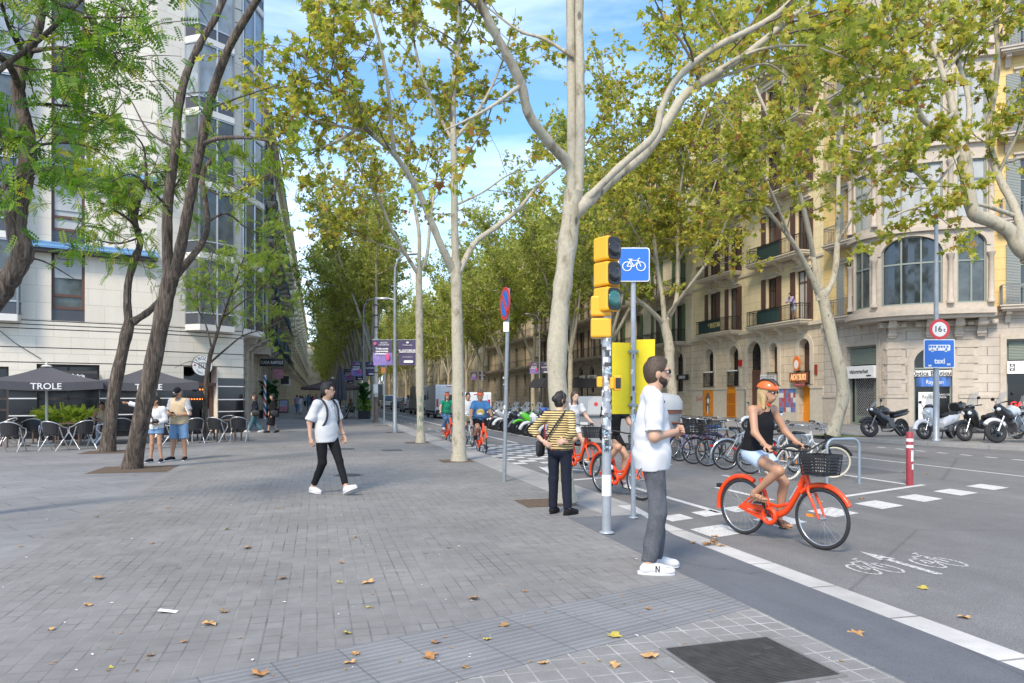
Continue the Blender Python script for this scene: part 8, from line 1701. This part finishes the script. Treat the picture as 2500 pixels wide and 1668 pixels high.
            m = MB(); m.prism([(.050 * math.cos(a) * (1 + .12 * math.sin(a)), .058 + .152 * math.sin(a)) for a in [.2618 * i for i in range(24)]], 0, .026, lambda u, v, w_: Fp(u, v, w_)); m.build('sole', CL(sole), sh)
            if vox < .013:
                m = MB()
                for y in (.055, .075, .095): m.tube([Fp(x, y, .093 - (y - .05) * .38 - x * x * 9) for x in (-.03, -.015, 0, .015, .03)], .0045, 5)
                m.build('laces', MT['white_paint'] if shoes != 'black' else MT['plastic_black'], sh)
    if extras: extras(o, J, dict(xs=xs, ys=ys, zs=zs, Hp=Hp, q=q, mid=mid))
    return o
def strap(par, pts, r=.014, mat='plastic_black', name='strap', n=6): m = MB(); m.tube(smooth_path(pts, 4), r, n); return m.build(name, MT[mat], par)
# --- the standing man
J = pose(1.87, shR=(.195, -.02, 1.53), shL=(-.195, -.0, 1.53), elR=(.25, -.03, 1.20), elL=(-.25, .0, 1.22), wrR=(.075, .185, 1.235), wrL=(-.06, .20, 1.215), hdR=(-.62, .7, .1), hdL=(.62, .55, .25), pnR=(-.5, -.6, .15), pnL=(.3, -.9, .1), head=(0, .045, 1.755), neck=(0, .0, 1.575), look=(0, 1, -.03), hipR=(.09, .0, .99), hipL=(-.09, .02, .99), knR=(.11, .03, .53), knL=(-.1, .08, .54), anR=(.12, -.05, .092), anL=(-.12, .05, .092), ftR=(.1, 1, 0), ftL=(-.1, 1, 0))
def ex(o, J, k):
    m = MB(); b = J['anR']; q = 1.07
    for a, c in (((.0, .02), (.0, .075)), ((.0, .075), (.028, .02)), ((.028, .02), (.028, .075))): m.bar((b.x + .056, b.y + .05 + a[0], a[1] + .01), (b.x + .056, b.y + .05 + c[0], c[1] + .01), .007)
    m.build('shoe_mark', CL('black'), o)
    m = MB()
    for i, y in enumerate((.05, .12)): m.ball((J['anR'].x + .045, J['anR'].y + y * 1.4 - .03, .055), (.008, .045, .02), 8, 6)
    m.build('shoe_overlay', MT['galv'], o); m = MB(); m.tube([(.135, -.06, .93), (.15, -.125, .92), (.10, -.15, .86), (.13, -.12, .83)], .004, 4); m.build('pocket_seam', MT['plastic_black'], o)
person('bearded man in a white T-shirt and grey jeans standing at the kerb with clasped hands', P(1592, 1394), 0., J, 0, .0105, 'quiff', 'hair_brown', dict(c='white', hem=-.11, sl=.86, e=.012, se=1.3, fl=.016, box=1), dict(c='jean_grey', e=.008, fl=.018, l=1.97), 'white', bulk=.97, hands=((.9, 0), (.9, 0)), beard=True, glasses='sunglass', extras=ex, nz=.006)
# --- the striped shirt woman
J = pose(1.60, shR=(.165, -.01, 1.30), shL=(-.165, -.01, 1.30), elR=(.27, -.20, 1.08), elL=(-.36, -.08, 1.10), wrR=(.15, -.165, .965), wrL=(-.185, -.13, .965), hdR=(-1, .1, -.12), hdL=(.85, -.25, -.45), pnR=(0, 1, 0), pnL=(.2, 1, .1), look=(.55, .8, -.05), ftR=(.35, 1, 0), ftL=(-.05, 1, 0), anR=(.12, .0, .08), anL=(-.11, .03, .08), head=(.01, .03, 1.49))
def ex(o, J, k):
    q = k['q']; Hp = k['Hp']; strap(o, [(.10, -.02, 1.36), (.06, -.135, 1.25), (-.05, -.165, 1.08), (-.17, -.13, .93)], .012); m = MB(); loft(m, [(-.09, 0, .02, .06), (-.05, 0, .045, .11), (.05, 0, .045, .11), (.09, 0, .02, .06)], 12); m.v = [(-.235 + y, -.09 + x, .86 + z) for x, y, z in m.v]; m.build('shoulder_bag', MT['plastic_black'], o)
    m = MB(); m.tube([Hp(.085 * math.cos(a), -.005, .02 + .115 * math.sin(a)) for a in [math.pi * i / 12 for i in range(13)]], .012, 8); hp = m.build('headphones', MT['plastic_black'], o); m = MB()
    for s in (-1, 1): m.ball(Hp(s * .092, -.005, -.005), tuple(x * q for x in (.022, .038, .042)), 12, 8)
    m.build('ear_cup', MT['plastic_black'], hp); m = MB(); m.bx(.035, .10, -.128, -.12, .925, .96); m.build('leather_label', M('leather_label', (.06, .05, .05), .6), o); m = MB(); m.bx(-.04, -.028, -.163, -.155, .85, .87); m.build('red_tab', MT['sign_red'], o)
person('woman in a yellow and black striped top seen from behind, hands on her lower back', P(1366, 1256), R(62), J, 2, .0105, 'bun', 'hair_black', dict(c='stripe', hem=-.02, sl=1.55, e=.014, fl=.008), dict(c='navy', e=.012, l=1.98, fl=.012), 'black', fem=True, bulk=1.03, hands=((.35, 0), (.5, 0)), extras=ex, sole='black', nz=.0032)
# --- riders
def rider(blabel, plabel, loc, ang, J=None, crank=1.0, bike=None, **kw):
    bk = dict(col='bike_orange', style='step', bsk=True, guard='bike_orange', crank=crank, text_=True); bk.update(bike or {}); lb = kw.pop('grpb', 'bicycles being ridden'); bicycle(blabel, loc, ang, grp=lb, **bk)
    c, s = math.cos(crank), math.sin(crank); lz, ly = .285 - .165 * s, .42 + .165 * c; rz_, ry = .285 + .165 * s, .42 - .165 * c
    def knee(hip, an, l1=.435, l2=.435): d = an - hip; L_ = min(d.length, l1 + l2 - .001); a = (l1 * l1 - l2 * l2 + L_ * L_) / (2 * L_); h = math.sqrt(max(l1 * l1 - a * a, 0)); n = d.normalized(); f = (V((0, 1, .3)) - n * V((0, 1, .3)).dot(n)).normalized(); return hip + n * a + f * h
    hL, hR = V((-.095, .21, .98)), V((.095, .21, .98)); aL, aR = V((-.13, ly - .07, lz + .105)), V((.13, ry - .07, rz_ + .105))
    D_ = dict(pel=(0, .2, 1.02), chest=(0, .27, 1.32), neck=(0, .33, 1.51), head=(0, .375, 1.655), look=(0, 1, -.08), shL=(-.17, .31, 1.46), shR=(.17, .31, 1.46), elL=(-.27, .40, 1.22), elR=(.27, .40, 1.22), wrL=(-.29, .555, 1.12), wrR=(.29, .555, 1.12), hdL=(-.1, .8, -.25), hdR=(.1, .8, -.25), pnL=(.2, -.1, -1), pnR=(-.2, -.1, -1), hipL=hL, hipR=hR, anL=aL, anR=aR, knL=knee(hL, aL), knR=knee(hR, aR), ftL=(-.05, 1, -.12), ftR=(.05, 1, -.05)); D_.update(J or {})
    kw.setdefault('hands', ((1.3, 0), (1.3, 0))); return person(plabel, loc, ang, pose(kw.pop('h', 1.7), **D_), **kw)
f, r_ = P(2002.6, 1341.6, RD), P(1812.8, 1304, RD)
def ex(o, J, k): strap(o, [J['neck'] + V((.035, .06, .03)), J['neck'] + V((.0, .075, .0)), J['neck'] + V((-.035, .06, .03))], .01, 'bike_orange', 'scarf')
rider('orange step through bicycle with a black basket crossing at right', 'woman in an orange helmet, black halter top and denim shorts riding past', r_, HD(f - r_), dict(look=(-.18, 1, -.06), neck=(0, .32, 1.555), head=(0, .37, 1.705), shL=(-.185, .30, 1.505), shR=(.185, .30, 1.505), chest=(0, .26, 1.35), elL=(-.27, .40, 1.25), elR=(.27, .40, 1.25)), 1.15, vox=.0105, h=1.72, bulk=1.08, skin=1, hair='long', hairm='hair_blond', top=dict(c='black', hem=.02, sl=0, e=.012), bottom=dict(c='denim_light', l=.42, e=.016, fl=.016, n='shorts'), shoes='sandal', fem=True, glasses='sunglass', headwear='helmet', extras=ex, grpb=None)
def shirt_print(o, J, k):
    m = MB(); c = (J['chest'] * .7 + J['pel'] * .3) + k['ys'] * .15; X = frame(c, k['xs'], k['zs'], k['ys']); m.X = X; m.lathe([(.115, -.01), (.115, .012), (.05, .022), (.001, .024)], 24, 0); q = m.build('shirt_print', M('print_yellow', (.75, .5, .12), .8, var=.35, vs=22), o); m = MB(); m.X = X; m.ball((.02, -.035, .02), (.085, .035, .012), 12, 6); m.build('print_wave', MT['white_paint'], q)
aF = HD(FWD)
def at(px, py): return P(px, py, RD) + US * 1.07
rider('orange bicycle under the man in the blue T-shirt', 'man in a blue T-shirt and black shorts cycling toward the camera in an orange helmet', at(1187.5, 1112.8), aF - .05, None, .9, dict(bsk=False), h=1.76, skin=1, hair='short', hairm='hair_grey', top=dict(c='blue', hem=-.02, sl=.75, e=.02), bottom=dict(c='black', l=.75, e=.016, n='shorts'), shoes='black', headwear='helmet', bulk=1.1, extras=shirt_print, sole='black')
rider('orange bicycle under the woman in the green top', 'woman in a green top and blue jeans cycling in an orange helmet by the trunk', at(1098, 1083.4), aF + .08, None, 1.5, dict(bsk=False), h=1.66, skin=2, hair='long', hairm='hair_brown', top=dict(c='green', hem=.03, sl=.4, e=.01), bottom=dict(c='denim', l=1.95, e=.012, fl=.02), shoes='white', headwear='helmet', fem=True, vox=.016)
rider('silver bicycle under the curly haired man in white', 'curly haired man in a white shirt and khaki shorts cycling behind the blue shirted man', at(1153, 1090), aF, None, .3, dict(col='bike_silver', style='diamond', bsk=False, guard=None), h=1.74, skin=1, hair='quiff', hairm='hair_black', top=dict(c='white', hem=-.02, sl=.7, e=.018), bottom=dict(c='khaki', l=.8, e=.016, n='shorts'), shoes='black', vox=.016)
rider('orange bicycle with a black front basket beyond the striped shirt woman', 'red haired woman in a white T-shirt cycling, half hidden by the striped shirt woman', at(1425.5, 1166), aF + .16, None, .8, dict(steer=.1), h=1.66, skin=2, hair='long', hairm='hair_brown', top=dict(c='white', hem=.0, sl=.55, e=.012), bottom=dict(c='white', l=.5, e=.014, n='shorts'), shoes='black', fem=True, sole='white')
rider('orange bicycle with a black basket behind the traffic light pole', 'cyclist in a black T-shirt and shorts hidden behind the yellow plate', at(1534, 1224), aF + .22, None, 1.2, dict(steer=.15), h=1.7, skin=0, hair='short', hairm='hair_brown', top=dict(c='black', hem=.0, sl=.6, e=.014), bottom=dict(c='black', l=.6, e=.016, n='shorts'), shoes='white')
# --- the walking man
J = pose(1.75, pel=(0, .0, .945), hipL=(-.09, .02, .905), hipR=(.09, -.01, .905), knL=(-.08, .20, .52), anL=(-.06, .37, .125), ftL=(-.05, 1, .42), knR=(.08, .0, .50), anR=(.06, -.24, .10), ftR=(.1, 1, -.05), elR=(.26, -.10, 1.14), wrR=(.285, -.05, .90), elL=(-.24, .03, 1.14), wrL=(-.25, .13, .92), hdR=(.0, .25, -1), hdL=(0, .3, -1), look=(-.62, .8, .02))
def ex(o, J, k):
    for s in (-1, 1): strap(o, [(s * .10, -.16, 1.40), (s * .115, -.02, 1.50), (s * .115, .11, 1.40), (s * .12, .145, 1.24), (s * .15, .10, 1.10), (s * .17, -.06, 1.02)], .017, 'awning_black', 'rucksack_strap')
    m = MB(); loft(m, [(-.16, 0, .05, .09), (-.1, 0, .09, .19), (.1, 0, .09, .19), (.16, 0, .05, .09)], 14, 0, .6); m.v = [(x, -.22 + y, 1.22 + z) for x, y, z in m.v]; m.build('rucksack', MT['awning_black'], o)
    strap(o, [(-.05, .07, 1.49), (-.02, .135, 1.38), (.0, .15, 1.33), (.02, .135, 1.38), (.05, .07, 1.49)], .0025, 'chrome', 'necklace'); m = MB(); m.ball((0, .153, 1.325), .008, 8, 6); m.tube([J['wrL'] + V((.03 * math.cos(a), .03 * math.sin(a), .02)) for a in [.6283 * i for i in range(10)]], .006, 5, closed=True); m.build('jewellery', MT['chrome'], o)
person('man in a loose white T-shirt and black trousers walking with a rucksack', P(797, 1206), R(-32), J, 0, .012, 'quiff', 'hair_black', dict(c='white', hem=-.12, sl=.92, e=.017, se=1.1, fl=.02, box=1), dict(c='black', e=.012, l=1.88, fl=.0), 'white', bulk=.95, glasses='sunglass', extras=ex, hands=((.7, 0), (.8, 0)))
# --- the couple
J = pose(1.54, elR=(.40, .03, 1.32), wrR=(.62, .05, 1.385), hdR=(1, .05, .28), pnR=(0, .3, -1), elL=(-.22, -.02, .99), wrL=(-.07, .17, .90), hdL=(.75, .55, .0), pnL=(.1, -.2, .95), look=(.75, .65, 0.02), anR=(.12, .0, .08), anL=(-.12, 0, .08), ftR=(.3, 1, 0), ftL=(-.2, 1, 0))
def ex(o, J, k):
    strap(o, [(.07, -.05, 1.33), (.09, .08, 1.26), (.03, .15, 1.05), (-.08, .14, .92)], .014); m = MB(); m.ball((-.06, .17, .965), (.085, .035, .055), 12, 8); m.build('belt_bag', MT['plastic_black'], o); m = MB(); m.box((-.0, .225, .925), (.075, .14, .012), rot=Matrix.Rotation(.3, 3, 'X')); m.build('phone', MT['plastic_black'], o)
    m = MB()
    for s in (-1, 1): m.box((s * .05, .118, .80), (.07, .006, .035))
    m.build('denim_rip', MT['white_paint'], o)
person('woman in a white hoodie and denim shorts pointing left beside the leaning trunk', P(381, 1129), R(-88), J, 1, .012, 'pony', 'hair_black', dict(c='white', hem=-.05, sl=1.85, e=.02, n='hoodie', open=1), dict(c='denim_mid', l=.38, e=.02, fl=.018, n='shorts'), 'navy', fem=True, hands=((.7, 0), (.9, 1)), extras=ex)
J = pose(1.745, elR=(.27, .02, 1.12), elL=(-.27, .02, 1.12), wrR=(.08, .24, 1.10), wrL=(-.07, .25, 1.09), hdR=(-.7, .6, .05), hdL=(.7, .6, .05), pnR=(-.2, -.2, .9), pnL=(.2, -.2, .9), look=(.22, .85, -.62), hup=(.05, .6, .8), head=(.01, .06, 1.625), anR=(.15, .03, .085), anL=(-.15, 0, .085), knR=(.13, .02, .5), knL=(-.13, .02, .5), ftR=(.55, 1, 0), ftL=(-.25, 1, 0))
def ex(o, J, k):
    m = MB(); m.box((.0, .305, 1.14), (.08, .15, .012), rot=Matrix.Rotation(.5, 3, 'X')); m.build('phone', MT['plastic_black'], o); m = MB(); m.tube([J['wrL'] + V((-.01 + .0, .033 * math.cos(a), .033 * math.sin(a))) for a in [.6283 * i for i in range(10)]], .01, 6, closed=True); m.build('watch', MT['galv'], o)
    m = MB(); [m.ball((s.x + .045, s.y + .05, .05), (.012, .05, .022), 8, 6) for s in (J['anR'], J['anL'])]; m.build('shoe_flash', MT['sign_red'], o); m = MB(); m.box((-.26, .06, 1.2), (.02, .16, .21), rot=Matrix.Rotation(.4, 3, 'Y')); m.build('folded_paper', MT['paper'], o)
person('man in a black cap, beige vest and denim shorts looking down at a phone', P(437, 1124), R(-92), J, 1, .012, 'short', 'hair_grey', dict(c='grey', hem=-.06, sl=.7, e=.018, vest=dict(c='beige')), dict(c='denim_mid', l=.95, e=.026, fl=.022, n='shorts'), 'black', bulk=1.08, hands=((.9, 0), (.9, 0)), headwear='cap', extras=ex)
# --- passers-by farther off
def walk(h=1.68, st=.22, **kw): q = h / 1.75; d = dict(knL=V((-.09, .13, .51)) * q, anL=V((-.08, st, .10)) * q, knR=V((.09, .03, .50)) * q, anR=V((.08, -st, .11)) * q, ftR=(.05, 1, -.3), elL=V((-.23, -.08, 1.15)) * q, elR=V((.23, .02, 1.14)) * q, wrR=V((.23, .15, .93)) * q); d.update(kw); return pose(h, **d)
def ex(o, J, k): m = MB(); loft(m, [(-.14, 0, .04, .1), (0, 0, .06, .15), (.14, 0, .04, .1)], 12); m.v = [(-.25 + y, -.05 + x, .82 + z) for x, y, z in m.v]; m.build('shoulder_bag', MT['plastic_black'], o); strap(o, [(.08, -.02, 1.42), (-.05, .1, 1.2), (-.22, .0, .95)], .012)
person('woman in wide blue jeans and a dark jacket walking past the barber pole', P(622.5, 1055.5), R(195), walk(1.60, .28), 2, .018, 'long', 'hair_brown', dict(c='navy', hem=-.02, sl=1.9, e=.02, n='jacket'), dict(c='teal', e=.02, fl=.04), 'white', fem=True, extras=ex)
person('woman in a black coat and long black skirt right of the barber pole', P(666, 1057), R(200), walk(1.62, .2), 0, .018, 'long', 'hair_black', dict(c='black', hem=-.12, sl=1.9, e=.024, n='coat'), dict(c='black', skirt=1, l=1.35, n='skirt'), 'black', fem=True, sole='black', extras=ex)
far = [(733, 1010.5, 80, 'white', 'white', 'woman dressed in white walking away in the middle distance', 'hair_brown'), (725, 1010.5, 85, 'lilac', 'denim', 'person in a pale top and blue jeans left of the woman in white', 'hair_black'), (752, 1002, 95, 'blue', 'denim', 'person in a blue top walking away beyond the woman in white', 'hair_black'), (757, 998, 100, 'navy', 'teal', 'person with a dark top nearest the brown parasol', 'hair_brown'), (764, 999, 90, 'red', 'black', 'person in a red top beside the far terrace', 'hair_black'), (745, 994, 270, 'grey', 'navy', 'person in grey walking toward the camera far down the promenade', 'hair_grey'), (738, 990, 80, 'black', 'denim', 'distant person in black far down the promenade', 'hair_black'), (771, 1003, 100, 'lilac', 'teal', 'person in a lilac top at the edge of the far terrace', 'hair_brown')]
for i, (px, py, a, c1, c2, lab, hm) in enumerate(far): person(lab, P(px, py), R(a), walk(1.6 + .04 * (i % 4), .2), i % 3, .024, 'short' if i % 2 else 'long', hm, dict(c=c1, hem=-.06, sl=.7, e=.02), dict(c=c2, e=.016), 'black', face=False, fem=i % 2 == 0, grp='pedestrians far down the promenade')
SIT = lambda h, **kw: pose(h, **{**{k: V(v) for k, v in dict(pel=(0, 0, .56), chest=(0, .02, .86), neck=(0, .03, 1.06), head=(0, .07, 1.22), shR=(.18, .02, 1.01), shL=(-.18, .02, 1.01), elR=(.24, .1, .76), elL=(-.24, .1, .76), wrR=(.15, .32, .76), wrL=(-.15, .32, .76), hipR=(.09, .02, .54), hipL=(-.09, .02, .54), knR=(.11, .44, .54), knL=(-.11, .44, .54), anR=(.11, .42, .1), anL=(-.11, .42, .1), hdR=(-.3, .9, 0), hdL=(.3, .9, 0), pnR=(0, 0, -1), pnL=(0, 0, -1)).items()}, **kw})
person('bare armed customer seated at a table behind the second leaning trunk', P(248, 1080), R(-60), SIT(1.7), 1, .018, 'bun', 'hair_black', dict(c='beige', hem=.0, sl=0, e=.012), dict(c='grey'), 'white', fem=True); copy_tree(c0, None, P(248, 1080), R(-60), 'terrace chair under the seated customer', 'black terrace chairs with aluminium legs')
v = A(858, 0, 51); person('man in an olive shirt and red cap seated on the far terrace', (v.x, v.y, 0), R(160), SIT(1.75), 1, .022, 'short', 'cloth_red', dict(c='olive', hem=-.05, sl=.7), dict(c='black'), 'black', face=False); v = A(806, 0, 53); person('seated customer in a dark shirt under the brown parasol', (v.x, v.y, 0), R(10), SIT(1.7), 0, .022, 'short', 'hair_black', dict(c='navy', hem=-.05, sl=.7), dict(c='denim'), 'black', face=False)
# person leaning on the first floor balcony
v = ST(sR(1938, 27.75), 27.75, Z1 + .02); person('person in a pale shirt leaning on the first floor balcony of the yellow building', v, R(195), pose(1.7, chest=(0, .12, 1.22), neck=(0, .22, 1.38), head=(0, .3, 1.5), shR=(.18, .2, 1.34), shL=(-.18, .2, 1.34), elR=(.2, .36, 1.1), elL=(-.2, .36, 1.1), wrR=(.06, .42, 1.1), wrL=(-.06, .42, 1.1), hdR=(-1, .1, 0), hdL=(1, .1, 0), pnR=(0, 0, -1), pnL=(0, 0, -1)), 0, .02, 'short', 'hair_black', dict(c='lilac', hem=-.1, sl=1.8, e=.025), dict(c='denim_light', l=.8, n='shorts'), 'black', face=False)
